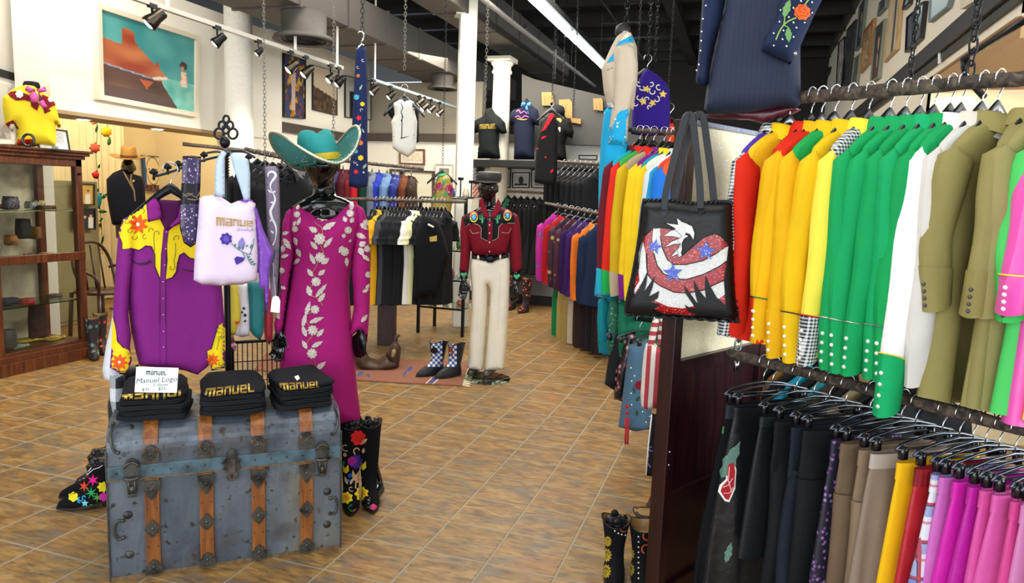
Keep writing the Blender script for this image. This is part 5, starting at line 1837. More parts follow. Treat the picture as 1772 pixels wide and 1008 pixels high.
leaves = [(549, 362, 532, 361, 3.5), (568, 364, 586, 360, 3.5), (549, 401, 534, 393, 5), (558, 397, 582, 384, 5), (549, 431, 537, 417, 4), (560, 428, 576, 410, 4), (545, 457, 536, 437, 4), (556, 456, 570, 446, 5), (541, 478, 532, 464, 4), (551, 476, 563, 466, 4), (538, 512, 532, 493, 5), (546, 514, 566, 490, 4), (551, 522, 563, 506, 4), (529, 545, 537, 520, 4), (524, 565, 530, 540, 4), (535, 558, 561, 548, 4), (530, 582, 523, 562, 4), (548, 582, 561, 568, 4), (531, 603, 523, 588, 4), (539, 600, 559, 590, 4), (546, 640, 564, 625, 4.5), (545, 637, 522, 646, 3.5), (514, 363, 517, 354, 3), (512, 382, 508, 392, 3), (515, 390, 520, 375, 3), (510, 410, 514, 425, 4), (514, 430, 521, 445, 4), (519, 447, 508, 458, 3.5), (608, 363, 609, 348, 4), (599, 384, 595, 374, 4), (606, 385, 612, 376, 4), (598, 409, 591, 406, 4), (604, 415, 607, 418, 3), (593, 425, 586, 438, 4), (599, 445, 600, 462, 3.5), (624, 386, 636, 398, 4), (617, 404, 633, 412, 4.5), (622, 425, 633, 418, 5), (622, 428, 628, 442, 5), (627, 440, 639, 452, 3.5), (489, 405, 500, 401, 3.5), (491, 412, 503, 432, 4.5), (487, 445, 500, 440, 3.5), (486, 380, 491, 372, 3), (633, 500, 639, 490, 3), (625, 557, 636, 543, 3.5), (627, 505, 638, 500, 3), (478, 540, 484, 552, 4), (487, 495, 494, 500, 3)]
for lf in leaves:
 drape('leaf', [leafp(*lf, .12)], TG, PEA, mq, .004, 2)
cord_px('vine', [spline([(545, 380), (546, 386), (556, 393), (558, 402), (554, 408)], 3), spline([(554, 422), (557, 430), (560, 437), (558, 442)], 3), spline([(550, 452), (547, 462), (541, 472), (545, 480)], 3), spline([(543, 492), (535, 500), (535, 510), (548, 515), (556, 524), (558, 530)], 3), spline([(540, 540), (530, 545), (527, 552), (534, 562), (536, 566)], 3), spline([(542, 580), (533, 590), (529, 600), (534, 606)], 3), spline([(540, 618), (544, 626), (546, 634), (545, 646)], 3)], TG, GTHR, mq, .0022, off=.002)
# hat of the gown mannequin
TEAL = M('#2f8f8c', 'fabric', .85)
TEALD = M('#3e7f79', 'fabric', .8)
def cowboy_hat(par, c, yaw, tilt, mat, brimmat, band, s=1.0, side=.11, edge=None, stones=False, droop=0.0, rx=.155, ry=.20):
 R = Matrix.Rotation(yaw, 3, 'Z') @ Matrix.Rotation(tilt[0], 3, 'X') @ Matrix.Rotation(tilt[1], 3, 'Y')
 def B_(a, b_, o=0):
  th = 2 * pi * a
  r = lerp(.5, 1, b_)
  x, y = cos(th) * rx * 1.30 * r, sin(th) * ry * r
  k = (r - .5) * 2
  z = side * (abs(cos(th)) ** 1.6) * k ** 1.5 - droop * (abs(sin(th)) ** 2) * k
  x *= 1 - .12 * k * abs(cos(th))
  return V(c) + R @ (V((x, y, z + o)) * s)
 mb = MB().patch(lambda a, b_: B_(a, b_), 48, 10).patch(lambda a, b_: B_(a, b_, -.005), 48, 10)
 mb.build('brim', brimmat, par, True, world=True)
 MB().tube([B_(k / 64, 1, -.002) for k in range(64)], .006 * s, 8, loop=True).build('brim_edge', edge or brimmat, par, True, world=True)
 rings = []
 for z, k in ((-.01, 1), (.02, .99), (.06, .96), (.10, .90), (.125, .80), (.135, .62), (.128, .35), (.12, .1)):
  ring = []
  for q in range(36):
   t = 2 * pi * q / 36
   x, y = cos(t) * .082 * k, sin(t) * .1 * k
   zz = z
   if z > .09:
    zz -= .03 * math.exp(-(x / .03) ** 2) * (1 if z > .1 else .3)      # crease along the crown
    x *= 1 - .22 * max(0, -sin(t)) * (z - .06) / .07                    # pinched front
   ring.append(V(c) + R @ (V((x, y, zz)) * s))
  rings.append(ring)
 MB().loft(rings).build('crown', mat, par, True, world=True)
 rb_ = [[V(c) + R @ (V((cos(2 * pi * q / 36) * .086, sin(2 * pi * q / 36) * .104, z)) * s) for q in range(36)] for z in (.002, .03)]
 MB().loft(rb_, True, False).build('hat_band', band, par, True, world=True)
 if stones:
  m = MB()
  rnd = random.Random(3)
  for k in range(70):
   p = B_(rnd.random(), rnd.uniform(.2, .95), .001)
   m.ball(p, .0022, 5, 4)
   m.ball(p + V((0, 0, -.007)), .0022, 5, 4)
  for k in range(110):
   m.ball(B_(k / 110, 1, .003), .004, 5, 4)
  for q in range(0, 36, 2):
   m.ball(V(c) + R @ (V((cos(2 * pi * q / 36) * .088, sin(2 * pi * q / 36) * .106, .016)) * s), .003, 5, 4)
  o = m.build('stones', M('#d8dcd0', 'metal', .2), par, True, world=True)
  o['kind'] = 'stuff'
hat = thing('hat', None, None, (0, 0, 0))
hat.parent = mq
hat.location = V((0, 0, 0))
cowboy_hat(hat, GH(553, 280), .9, (-.06, -.15), TEAL, TEALD, M('#d9b82a', 'leather'), 1.14, .135, M('#a9ae9c', 'metal', .4), True, .02)
# ---- man in the burgundy shirt and cream trousers
BD = depth(onz(840, 655))
b0 = onz(838, 652)
bm = thing('mannequin', 'black mannequin in burgundy western shirt, cream trousers and leather cap on glass base', 'mannequin', (b0.x, b0.y, 0))
BP = Plane(atd(848, 450, BD))
BH = lambda x, y, w=0: BP.hit(x, y) + BP.n * w
mb = MB()
hc = BH(845, 325)
head_mb(mb, hc, .30 + .02, .235)
mb.tube([BH(846, 335, -.02), BH(847, 355, -.02), BH(848, 375, -.02)], [.058, .056, .10], 16)
limb(mb, [BH(815, 378), BH(848, 368), BH(882, 378)], [.05, .07, .05])
limb(mb, [BH(848, 375), BH(848, 410), BH(848, 445), BH(846, 480)], [.08, .085, .075, .075], 20)
HW = BH(803, 486, .03), BH(890, 492, .03)
limb(mb, [BH(809, 378), BH(806, 420), BH(804, 450), HW[0]], [.038, .032, .03, .024])
limb(mb, [BH(888, 378), BH(893, 420), BH(893, 450), HW[1]], [.038, .032, .03, .024])
hand_mb(mb, HW[0], (0, -.05, -1), 1, 1.1)
hand_mb(mb, HW[1], (0, -.05, -1), -1, 1.1)
fa, fb_ = onz(824, 646) + V((0, 0, .09)), onz(852, 649) + V((0, 0, .09))
limb(mb, [BH(833, 475), (BH(833, 475) + fa) / 2, fa], [.05, .045, .04])
limb(mb, [BH(860, 475), (BH(860, 475) + fb_) / 2, fb_], [.05, .045, .04])
finish_body(mb, bm)
BUR = M('#7a0f26', 'fabric', .8)
CRM = M('#e9e2cf', 'fabric', .8)
BLKC = M('#16151a', 'fabric', .85)
shb = puff('shirt', [(828, 362), (814, 367), (803, 372), (800, 390), (808, 410), (814, 430), (817, 440), (830, 443), (848, 445), (866, 443), (878, 438), (883, 420), (888, 400), (892, 385), (890, 370), (880, 363), (866, 358), (848, 376)], BP, .24, BUR, bm, .003, 20, .018, .12)
q1 = puff('sleeve', [(806, 369), (799, 375), (796, 400), (797, 430), (796, 450), (795, 468), (810, 474), (812, 460), (815, 430), (816, 395), (812, 378)], Plane(BP.pt(0, 0, .02), n=BP.n), .12, BUR, bm, .003, 40, .016, .06)
q2 = puff('sleeve', [(886, 366), (896, 372), (900, 390), (902, 420), (903, 450), (903, 466), (888, 474), (885, 462), (882, 440), (881, 410), (880, 385)], Plane(BP.pt(0, 0, .02), n=BP.n), .12, BUR, bm, .003, 40, .016, .06)
cf1 = puff('cuff', [(795, 464), (803, 468), (810, 466), (809, 482), (796, 482)], Plane(BP.pt(0, 0, .03), n=BP.n), .10, BLKC, bm, 0, step=.015, rim=.05)
cf2 = puff('cuff', [(886, 470), (895, 472), (904, 462), (902, 486), (888, 488)], Plane(BP.pt(0, 0, .03), n=BP.n), .10, BLKC, bm, 0, step=.015, rim=.05)
lg = puff('trousers', [(816, 440), (848, 446), (881, 438), (883, 455), (882, 500), (879, 550), (876, 600), (872, 638), (838, 640), (841, 600), (845, 550), (848, 500), (844, 492), (843, 540), (840, 590), (836, 638), (830, 640), (808, 636), (812, 600), (816, 550), (816, 500), (813, 460)], BP, .19, CRM, bm, .002, 12, .014, .06)
TBm = bvh([shb, q1, q2, cf1, cf2, lg])
drape('yoke', [[(829, 363), (815, 368), (804, 373), (801, 379), (806, 393), (811, 387), (828, 389), (832, 392), (833, 402), (832, 411), (844, 417), (844, 376), (838, 376)], [(852, 376), (852, 417), (862, 411), (864, 400), (863, 391), (868, 387), (890, 387), (891, 380), (890, 372), (880, 365), (867, 360), (862, 376)]], TBm, BLKC, bm, .004, 3)
PIP = M('#c8b8a4', 'plain')
cord_px('yoke_piping', [[(806, 393), (811, 387), (822, 387), (828, 389), (833, 395), (832, 411), (844, 417)], [(852, 417), (862, 411), (863, 393), (868, 387), (880, 386), (891, 386)], [(842, 376), (842, 440)], [(853, 376), (853, 440)], [(813, 397), (818, 404), (829, 402)], [(868, 402), (880, 403), (885, 394)]], TBm, PIP, bm, .0022, off=.004)
CAC = M('#4fa777', 'fabric')
for x in (834.5, 861):
 drape('cactus', [strip([(x, 386), (x, 370)], 3), strip([(x - 4, 372), (x - 4, 379), (x, 380)], 2), strip([(x + 4, 371), (x + 4, 378), (x, 379)], 2)], TBm, CAC, bm, .006, 1.5)
for x, y in ((820, 376), (878, 373)):
 for r, c in ((8.5, '#e8d22a'), (6.6, '#16151a')):
  drape('wheel_ring', [circ(x, y, r * .8, 16, 1.25)], TBm, M(c, 'plain'), bm, .005 + .001 * (9 - r) * .4, 2)
 drape('wheel_arc', [strip([(x - 6.3 * cos(a), y - 9.4 * sin(a)) for a in [pi * k / 8 for k in range(9)]], 1.8)], TBm, M('#d9372a', 'plain'), bm, .008, 1.5)
 drape('spokes', [strip([(x - 4.6 * cos(a), y - 6 * sin(a)), (x + 4.6 * cos(a), y + 6 * sin(a))], 1.3) for a in (.3, 1.1, 1.9, 2.7)], TBm, M('#4fb4dd', 'plain'), bm, .009, 1.5)
for x, y in ((802.5, 476), (894, 479)):
 drape('cactus', [circ(x, y, 3.2, 8, 1.1), circ(x - 3, y - 2, 2.2, 8), circ(x + 3.5, y - 2.5, 2.4, 8)], TBm, CAC, bm, .006, 1.5)
studs_px('snaps', [(847, 374), (847, 389), (847, 403), (847, 419), (847, 435)], TBm, PEARL, bm, .007)
for ol in ([(830, 345), (835, 341), (848, 377), (840, 378), (832, 366)], [(862, 343), (866, 350), (867, 364), (856, 377), (848, 377)]):
 puff('collar', ol, Plane(BP.pt(0, 0, .10), n=BP.n), .02, M('#8a1830', 'fabric'), bm, 0, step=.012, rim=.01)
bel = puff('belt', [(816, 439), (848, 445), (880, 437), (880, 446), (848, 454), (817, 448)], Plane(BP.pt(0, 0, .06), n=BP.n), .10, M('#101014', 'leather'), bm, 0, step=.014, rim=.05)
bel2 = bvh([bel])
drape('belt_loop', [strip([(827, 440), (828, 451)], 3), strip([(866, 440), (865, 451)], 3)], bel2, CRM, bm, .006, 2)
o_ = puff('buckle', [(839, 447), (844, 443), (853, 443), (857, 448), (853, 454), (844, 454)], Plane(BP.pt(0, 0, .115), n=BP.n), .012, M('#24262c', 'metal', .3), bm, 0, step=.01, rim=.01)
cord_px('crease', [[(828, 470), (826, 560), (822, 636)], [(866, 470), (862, 560), (857, 636)], [(818, 458), (826, 462), (829, 456)], [(868, 456), (872, 462), (881, 458)]], TBm, M('#cfc6ae', 'fabric'), bm, .0016)
# shoes and cap
for (x, y) in ((821, 645), (848, 648)):
 a = onz(x, y)
 mb = MB()
 foot_mb(mb, a + V((.01, .07, .12)), (-.05, -1, 0), 1.0)
 mb.build('shoe', M('#4a3f38', 'gloss', .25), bm, True, world=True)
cp_ = BH(846, 311)
Rz = Matrix.Rotation(.30, 3, 'Z')
LEA = M('#3a3734', 'leather', .4)
rings = [[cp_ + Rz @ V((r * cos(2 * pi * k / 28), r * 1.18 * sin(2 * pi * k / 28), z)) for k in range(28)] for r, z in ((.098, -.01), (.104, .0), (.108, .03), (.106, .052), (.09, .066), (.04, .071))]
MB().loft(rings).build('cap', LEA, bm, True, world=True)
MB().patch(lambda a, b_: cp_ + Rz @ V(((.1 + .004 * b_) * cos(pi + pi * a), (.118 + .062 * b_ * sin(pi * a)) * sin(pi + pi * a), -.006 - .022 * b_ * sin(pi * a))), 18, 4).patch(lambda a, b_: cp_ + Rz @ V(((.1 + .004 * b_) * cos(pi + pi * a), (.118 + .062 * b_ * sin(pi * a)) * sin(pi + pi * a), -.011 - .022 * b_ * sin(pi * a))), 18, 4).build('cap_peak', LEA, bm, True, world=True)
gbase = onz(842, 655)
MB().lathe([(.01, 0.001), (.2, .001), (.205, .006), (.2, .012), (.01, .012)], (gbase.x, gbase.y, 0), 36).build('glass_base', M('#cfe8dc', 'glass'), bm, True, world=True)
# ================================================================== boots
def boot(name_t, label, p, yaw, H_, mat, group, tilt=0.0, heel=.035, sole=None, top_dip=.014, s=1.0, open_=True, lean=0.0, stuffing=False):
 """western boot: shaft with dipped top, vamp, pointed toe, heel and sole; toe looks along local -y"""
 t = thing(name_t, label, 'boots' if False else 'boot', p, yaw, group)
 n_ = 28
 def ring(z, cy, rx, ry, dip=0, pw=.9):
  out = []
  for k in range(n_):
   a = 2 * pi * k / n_
   x, y = rx * sgnpow(cos(a), pw), ry * sgnpow(sin(a), pw)
   zz = z - dip * abs(sin(a)) ** 2 + dip * .6 * abs(cos(a)) ** 2
   out.append((s * (x + lean * z), s * (cy + y + .02 * z), s * zz))
  return out
 R_ = []
 R_.append(ring(H_, .0, .062, .070, top_dip))
 for k in range(1, 7):
  f = k / 6
  z = lerp(H_, .13, f)
  R_.append(ring(z, lerp(0, -.004, f), lerp(.062, .042, f ** .8), lerp(.070, .052, f ** .9), top_dip * (1 - f)))
 for z, cy, rx, ry in ((.105, -.012, .040, .058), (.085, -.030, .039, .076), (.065, -.052, .040, .100), (.045, -.066, .043, .118), (.028, -.070, .044, .125), (.018, -.070, .042, .124)):
  rg = []
  for k in range(n_):
   a = 2 * pi * k / n_
   sy = sin(a)
   x = rx * sgnpow(cos(a), .9)
   if sy < 0:
    x *= 1 - .55 * abs(sy) ** 3     # toe narrows
   zz = z + (.028 if z < .08 else .01) * max(0, (sy)) * (heel / .035)
   rg.append((s * (x + lean * .1), s * (cy + ry * sy), s * zz))
  R_.append(rg)
 mb = MB().loft(R_, True, False)
 mb.add(R_[-1], [tuple(range(n_))])
 inner = [[(x * .93, y * .93, z + .0005) for x, y, z in R_[0]]] + [[(x * .9, y * .9, z) for x, y, z in R_[k]] for k in (1, 2, 3, 4)]
 o = mb.build('leather', mat, t, True)
 MB().loft(inner + [[(0, 0, R_[4][0][2])] * n_], True, False).build('lining', M('#9a7c4e', 'leather'), t, True)
 MB().tube(R_[0], .0028, 6, loop=True).build('rim_binding', M('#1a1718', 'leather'), t, True)
 # sole and heel block
 sm = M('#1c1512', 'plain', .5) if sole is None else sole
 q = [(x * 1.04, y * 1.03) for x, y, z in R_[-1]]
 mb = MB().add([(x, y, s * (.008 + .03 * max(0, (y / s + .07) / .12) * heel / .035)) for x, y in q] + [(x, y, s * (.019 + .029 * max(0, (y / s + .07) / .12) * heel / .035)) for x, y in q], [tuple(range(n_ - 1, -1, -1)), tuple(range(n_, 2 * n_))] + [(i, (i + 1) % n_, n_ + (i + 1) % n_, n_ + i) for i in range(n_)])
 mb.build('sole', sm, t)
 MB().loft([[(s * .026 * cos(a), s * (.025 + .026 * sin(a)), 0) for a in [2 * pi * k / 14 for k in range(14)]], [(s * .036 * cos(a), s * (.022 + .034 * sin(a)), s * (.012 + heel)) for a in [2 * pi * k / 14 for k in range(14)]]]).build('heel', sm, t)
 if stuffing:
  m = MB()
  rnd = random.Random(5)
  for k in range(14):
   a = rnd.uniform(0, 6.28)
   m.ball((s * .03 * cos(a), s * .035 * sin(a), s * (H_ - .01 + rnd.uniform(-.01, .02))), (.018, .02, .016), 7, 5, Matrix.Rotation(a, 3, 'X'))
  m.build('paper_stuffing', M('#15171b', 'leather', .35), t)
 return t, o
def emb(t, o, polys, color, off=.003, name='embroidery', step=2):
 return drape(name, polys, bvh(o), M(color, 'fabric', .8), t, off, step)
VEL = M('#0e0e12', 'fabric', .95)
# pair beside the trunk
p1, p2 = onz(602, 874), onz(628, 869)
t1, o1 = boot('embroidered_boot', 'tall black velvet boot with flower embroidery, the one against the trunk', p1 + V((-.02, .06, 0)), .55, .405, VEL, 'flower embroidered boots beside the trunk', stuffing=True)
t2, o2 = boot('embroidered_boot', 'tall black velvet boot with flower embroidery, the outer one by the mannequin foot', p2 + V((0, .06, 0)), .62, .405, VEL, 'flower embroidered boots beside the trunk', stuffing=True)
E12 = bvh([o1, o2])
for col, pl in (('#d6262a', [fl(620, 757, 14, 8)]), ('#8a1017', [strip(curl(620, 757, 8, 0), 1.6)]), ('#4a2c96', [fl(616, 798, 13, 9)]), ('#d81f8c', [fl(609, 797, 8, 6)]), ('#efd52a', [(lambda x, y: [(x - 5, y - 8), (x, y - 3), (x + 5, y - 9), (x + 6, y + 2), (x + 1, y + 7), (x - 4, y + 3)])(628, 806), (lambda x, y: [(x - 5, y - 8), (x, y - 3), (x + 5, y - 9), (x + 6, y + 2), (x + 1, y + 7), (x - 4, y + 3)])(598, 812)]),
    ('#f0d824', [fl(626, 854, 13, 7, .25), fl(600, 861, 11, 7, .25)]), ('#d83a24', [fl(627, 853, 6.5, 6), fl(600, 860, 6, 6)]), ('#1f7a42', [circ(628, 853, 2), strip(curl(636, 870, 8, .5), 2.2), strip(curl(609, 877, 8, .5), 2.2)]), ('#e0468c', [fl(646, 878, 7, 6), fl(617, 885, 7, 6)]), ('#1f9a52', [[(652, 882), (660, 882), (660, 888), (654, 888)], [(620, 893), (630, 890), (628, 896)]]),
    ('#d8b48a', [strip(curl(598, 773, 7, 1), 1.8), strip(curl(618, 779, 7, 2), 1.8), leafp(624, 768, 636, 758, 3), leafp(628, 784, 630, 774, 2.5), leafp(598, 790, 596, 782, 3), leafp(614, 832, 610, 812, 3), leafp(616, 832, 622, 812, 3), leafp(614, 836, 628, 824, 2.5), leafp(602, 838, 596, 822, 2.5), leafp(606, 838, 612, 824, 2), strip(curl(608, 845, 5, 1), 1.4), strip([(615, 845), (616, 820)], 2)]), ('#2458b0', [circ(606, 822, 4), circ(604, 831, 3)]), ('#2a8a4a', [leafp(591, 806, 597, 796, 3)])):
 drape('embroidery', pl, E12, M(col, 'fabric', .8), t2, .003, 2)
# pair left of the trunk, mostly black with bright motifs, toes pointing left
pa, pb_ = onz(176, 878), onz(152, 862)
t3, o3 = boot('embroidered_boot', 'low black boot with bright flower embroidery, nearer one left of the trunk', pa + V((-.01, .02, 0)), -.90, .22, VEL, 'embroidered boots left of the trunk', stuffing=True)
t4, o4 = boot('embroidered_boot', 'low black boot with yellow flower toe, behind the nearer one left of the trunk', pb_ + V((.04, .06, 0)), -.90, .22, VEL, 'embroidered boots left of the trunk', stuffing=True)
p5 = onz(150, 842)
t5, o5 = boot('embroidered_boot', 'brown toed boot with pink and cream embroidery behind the black pair by the trunk', p5 + V((.10, .10, 0)), -.9, .20, M('#2a2022', 'floral', .8, col2='#e6c8d0', col3='#c89a9a', scale=60), 'embroidered boots left of the trunk')
E34 = bvh([o3, o4, o5])
for col, pl in (('#e81f8c', [starp(161, 830, 11, 4, 6)]), ('#e5512e', [starp(146, 841, 10, 3.5, 6)]), ('#e8d82a', [fl(127, 859, 9, 6), fl(178, 842, 10, 7, .3)]), ('#2ea45a', [starp(158, 852, 12, 3, 7)]), ('#5a9a3a', [starp(168, 860, 9, 2.5, 6), strip([(155, 874), (170, 872)], 3)]), ('#2aa2d8', [strip(curl(139, 862, 5, 0), 2), strip(curl(146, 860, 4, 2), 2), strip(curl(137, 866, 3, 1), 2)]), ('#7ad0e0', [starp(147, 870, 7, 3, 5)]), ('#c8289a', [fl(179, 859, 8, 6)]), ('#dfe0e8', [strip([(153, 815), (160, 806), (168, 804), (180, 798)], 1.5), strip([(153, 819), (162, 811), (172, 808), (182, 801)], 1.2)])):
 drape('embroidery', pl, E34, M(col, 'fabric', .8), t3, .003, 2)
MB().tube([onz(163, 779) + V((0, 0, .0)), onz(163, 779)], .001, 3)
# checkered pair on the rug
BLU = M('#1f4fa8', 'plain', .5)
for k, (x, y, yw, lab) in enumerate(((743, 652, -.55, 'black boot with blue and white checkered shaft, left of the pair on the rug'), (774, 655, -.50, 'blue and white checkered boot with brown horse, right of the pair on the rug'))):
 g = onz(x, y)
 t, o = boot('checkered_boot', lab, g + V((.03, .10, 0)), yw, .27, M('#26262a', 'leather'), 'checkered boots on the striped rug', s=1.12)
 tr = bvh(o)
 shx = 752 if k == 0 else 777
 cells, whites = [], []
 for i in range(11):
  for j in range(7):
   cx, cy = shx - 14 + j * 4.2, 586 + i * 4.6
   (whites if (i + j) % 2 else cells).append([(cx - 2, cy - 2.2), (cx + 2, cy - 2.2), (cx + 2.1, cy + 2.2), (cx - 2, cy + 2.2)])
 hi_lim = [q for q in cells if 583 < q[0][1] < 634]
 drape('blue_checks', hi_lim, tr, BLU, t, .004, 2.5)
 drape('white_checks', [q for q in whites if 583 < q[0][1] < 634], tr, M('#e8e8e4', 'plain'), t, .004, 2.5)
 if k == 1:
  drape('horse', [[(770, 600), (776, 597), (783, 600), (785, 610), (782, 618), (780, 608), (775, 610), (770, 618), (769, 608)]], tr, M('#8a4a24', 'leather'), t, .007, 2)
 else:
  drape('emblem', [circ(752, 606, 6, 8)], tr, M('#16161a', 'leather'), t, .007, 2)
# tall pairs at the near right, in front of the dark screen
YG = M('#b59a22', 'plain')
def sunburst(cx, cy, r):
 return [strip([(cx + (r * .75 + r * .25 * cos(12 * a)) * cos(a) * .7, cy + (r * .75 + r * .25 * cos(12 * a)) * sin(a)) for a in [2 * pi * k / 60 for k in range(61)]], 1.3), strip([(cx + r * .5 * (1 - k / 30) * cos(k * .5) * .7, cy + r * .5 * (1 - k / 30) * sin(k * .5)) for k in range(28)], 1.2)]
for k, (x, y, D_, lab, st_) in enumerate(((1066, 905, 3.02, 'tall black boot with yellow spiral embroidery, leftmost beside the dark screen', True), (1112, 912, 3.02, 'tall black boot with white bead line, second from the left beside the dark screen', False), (1118, 893, 3.35, 'tall boot with tan lining standing behind the black pair beside the dark screen', False), (1140, 885, 3.55, 'tall boot furthest back beside the dark screen', False))):
 c = atd(x, y, D_)
 t, o = boot('embroidered_boot', lab, (c.x, c.y, 0), .2, c.z + .02, VEL if k < 2 else M('#3a1e16', 'floral', .8, col2='#d8823a', col3='#2a1612', scale=90), 'tall boots beside the dark screen', stuffing=st_)
 tr = bvh(o)
 if k < 2:
  polys = sunburst(1050, 960, 12) + sunburst(1049, 988, 12) + sunburst(1052, 936, 9) if k == 0 else sunburst(1090, 958, 12) + sunburst(1090, 985, 12) + sunburst(1084, 940, 7)
  drape('embroidery', polys, tr, YG, t, .003, 2)
  pts = [(1064, 906), (1064, 912), (1064, 918), (1070, 922), (1076, 924), (1082, 925)] if k == 0 else [(1105, 910 + 9 * i) for i in range(11)]
  studs_px('beads', pts, tr, PEARL, t, .004)
  drape('embroidery', [strip(curl(1078, 912, 8, .5), 2)] if k == 0 else [strip(curl(1119, 925, 10, .5), 2.4), strip(curl(1119, 948, 10, 2), 2.4)], tr, M('#b5532e', 'fabric'), t, .004, 2)
  if k == 0:
   drape('embroidery', [strip([(1037, 950), (1036, 965), (1039, 975)], 3)], tr, M('#c81f5a', 'fabric'), t, .004, 2)
# ================================================================== dark framed screen with pale upper panel
MAH = M('#2b0f10', 'wood', .28, col2='#1a0809', col3='#3c1717')
SA = onz(1127, 1012, .12)
SA.z = 0
sc_dir = V((.47, .883, 0))
SPL = Plane(SA, n=(-.883, .47, 0))
if SPL.n.dot(EYE - SA) < 0:
 SPL.n = -SPL.n
SPL.ux = sc_dir
SPL.uy = V((0, 0, 1))
screen = thing('room_screen', 'dark mahogany room screen with pale speckled upper panel behind the eagle tote', 'screen', SA)
su = lambda x, y: SPL.uv(x, y)
utop = .0
uL = 0.0
uin = su(1166, 560)[0]
uR = su(1296, 600)[0] + .05
zt_ = su(1180, 205)[1]
zin_t, zin_b = su(1230, 222)[1], su(1231, 607)[1]
def sbox(u0, u1, z0, z1, t0, t1, name, mat, par=screen, bev=.003):
 vs = [SPL.pt(u, 0, 0) + V((0, 0, z)) + SPL.n * t for z in (z0, z1) for t in (t0, t1) for u in (u0, u1)]
 return MB().hexa([tuple(p) for p in vs]).build(name, mat, par, world=True, bevel=bev)
sbox(uL, uL + .05, 0, zt_, -.03, .03, 'stile', MAH)
sbox(uR, uR + .05, 0, zt_, -.03, .03, 'stile', MAH)
sbox(uL + .05, uR, zin_t, zt_, -.025, .025, 'top_rail', M('#8b93ad', 'wood', .35, col2='#6f7794', col3='#a5adc4'))
sbox(uL + .05, uR, zin_b - .055, zin_b, -.025, .025, 'middle_rail', MAH)
zlow = su(1180, 835)[1]
sbox(uL + .05, uR, zlow - .03, zlow, -.025, .028, 'lower_rail', MAH)
sbox(uL + .05, uR, 0, .10, -.025, .025, 'bottom_rail', MAH)
sbox(uL + .05, uR, zin_b, zin_t, -.008, .006, 'cork_panel', M('#f0e8c8', 'blotch', .9, col2='#e2d8b2', col3='#f6f0d8', scale=90))
sbox(uL + .05, uR, zlow, zin_b - .055, -.008, .006, 'panel', MAH)
sbox(uL + .05, uR, .10, zlow - .03, -.008, .006, 'panel', MAH)
for z in (zlow + .17, zlow + .12):
 c = SPL.pt(uL + .012, 0, .033) + V((0, 0, z))
 MB().ball(c, .003, 6, 4).build('screw', CHROME, screen, world=True)
# ================================================================== black leather tote with eagle and stars
ED = 2.42
ep = Plane(atd(1185, 450, ED), yaw=.0)
et = thing('tote_bag', 'black leather tote with crystal eagle, red and white stripes and blue stars', 'bag', atd(1185, 345, ED))
eb = puff('bag', [(1112, 352), (1120, 347), (1160, 346), (1200, 352), (1245, 349), (1262, 350), (1268, 358), (1270, 420), (1273, 490), (1277, 548), (1268, 555), (1180, 549), (1100, 544), (1082, 541), (1083, 520), (1095, 470), (1105, 410)], ep, .09, M('#0b0b0d', 'leather', .42), et, .004, 14, .012, .05, seed=2)
TE = bvh(eb)
REDS = M('#a00511', 'beads', .6, col2='#7c040d', col3='#ff8a86', scale=380)
WHTS = M('#d6d6d2', 'beads', .22, col2='#aeaca6', col3='#ffffff', scale=380)
BLUS = M('#1f45c0', 'beads', .3, col2='#18307e', col3='#c8dcff', scale=420)
def zz(*p):    # crop coordinates of the tote detail -> photo pixels
 return [(1080 + a / 4.385, 340 + b_ / 4.385) for a, b_ in p]
swirl = zz((150, 300), (220, 240), (272, 235), (345, 242), (400, 262), (440, 300), (400, 330), (440, 370), (400, 400), (420, 462), (450, 440), (520, 380), (600, 310), (690, 280), (740, 305), (795, 370), (780, 500), (760, 640), (775, 820), (640, 880), (500, 903), (390, 890), (300, 885), (215, 850), (140, 790), (75, 740), (80, 640), (110, 545), (120, 430))
drape('red_field', [swirl], TE, REDS, et, .004, 4)
drape('white_stripe', [zz((145, 325), (118, 430), (112, 545), (120, 640), (170, 740), (240, 790), (330, 830), (440, 846), (520, 830), (560, 800), (640, 770), (710, 780), (765, 740), (762, 632), (680, 670), (600, 710), (480, 732), (380, 725), (280, 680), (215, 635), (178, 590), (168, 540), (165, 430)), zz((222, 235), (272, 235), (275, 300), (290, 390), (330, 480), (380, 515), (470, 515), (600, 485), (700, 430), (792, 370), (782, 485), (720, 530), (600, 590), (470, 628), (380, 620), (300, 585), (250, 520), (225, 430), (215, 330)), zz((75, 715), (118, 640), (130, 660), (80, 740))], TE, WHTS, et, .006, 4)
eagle = zz((305, 195), (352, 205), (410, 212), (400, 162), (440, 190), (480, 205), (515, 235), (533, 275), (528, 325), (515, 310), (498, 285), (470, 275), (462, 288), (490, 298), (455, 320), (440, 350), (440, 400), (432, 430), (440, 445), (415, 463), (405, 435), (350, 462), (375, 430), (412, 385), (432, 358), (380, 360), (310, 385), (350, 345), (425, 312), (370, 302), (298, 298), (350, 260), (395, 245), (350, 220))
drape('eagle', [eagle], TE, WHTS, et, .009, 3)
drape('eagle_beak', [zz((470, 205), (515, 225), (533, 275), (526, 325), (512, 300), (498, 280), (468, 270))], TE, M('#e6e6e4', 'plain', .3), et, .011, 3)
drape('stars', [starp(*zz((232, 378))[0], 14, 6, 5, -1.3), starp(*zz((368, 578))[0], 18, 7.5, 5, -1.6), starp(*zz((620, 412))[0], 18, 7.5, 5, -1.5)], TE, BLUS, et, .013, 3)
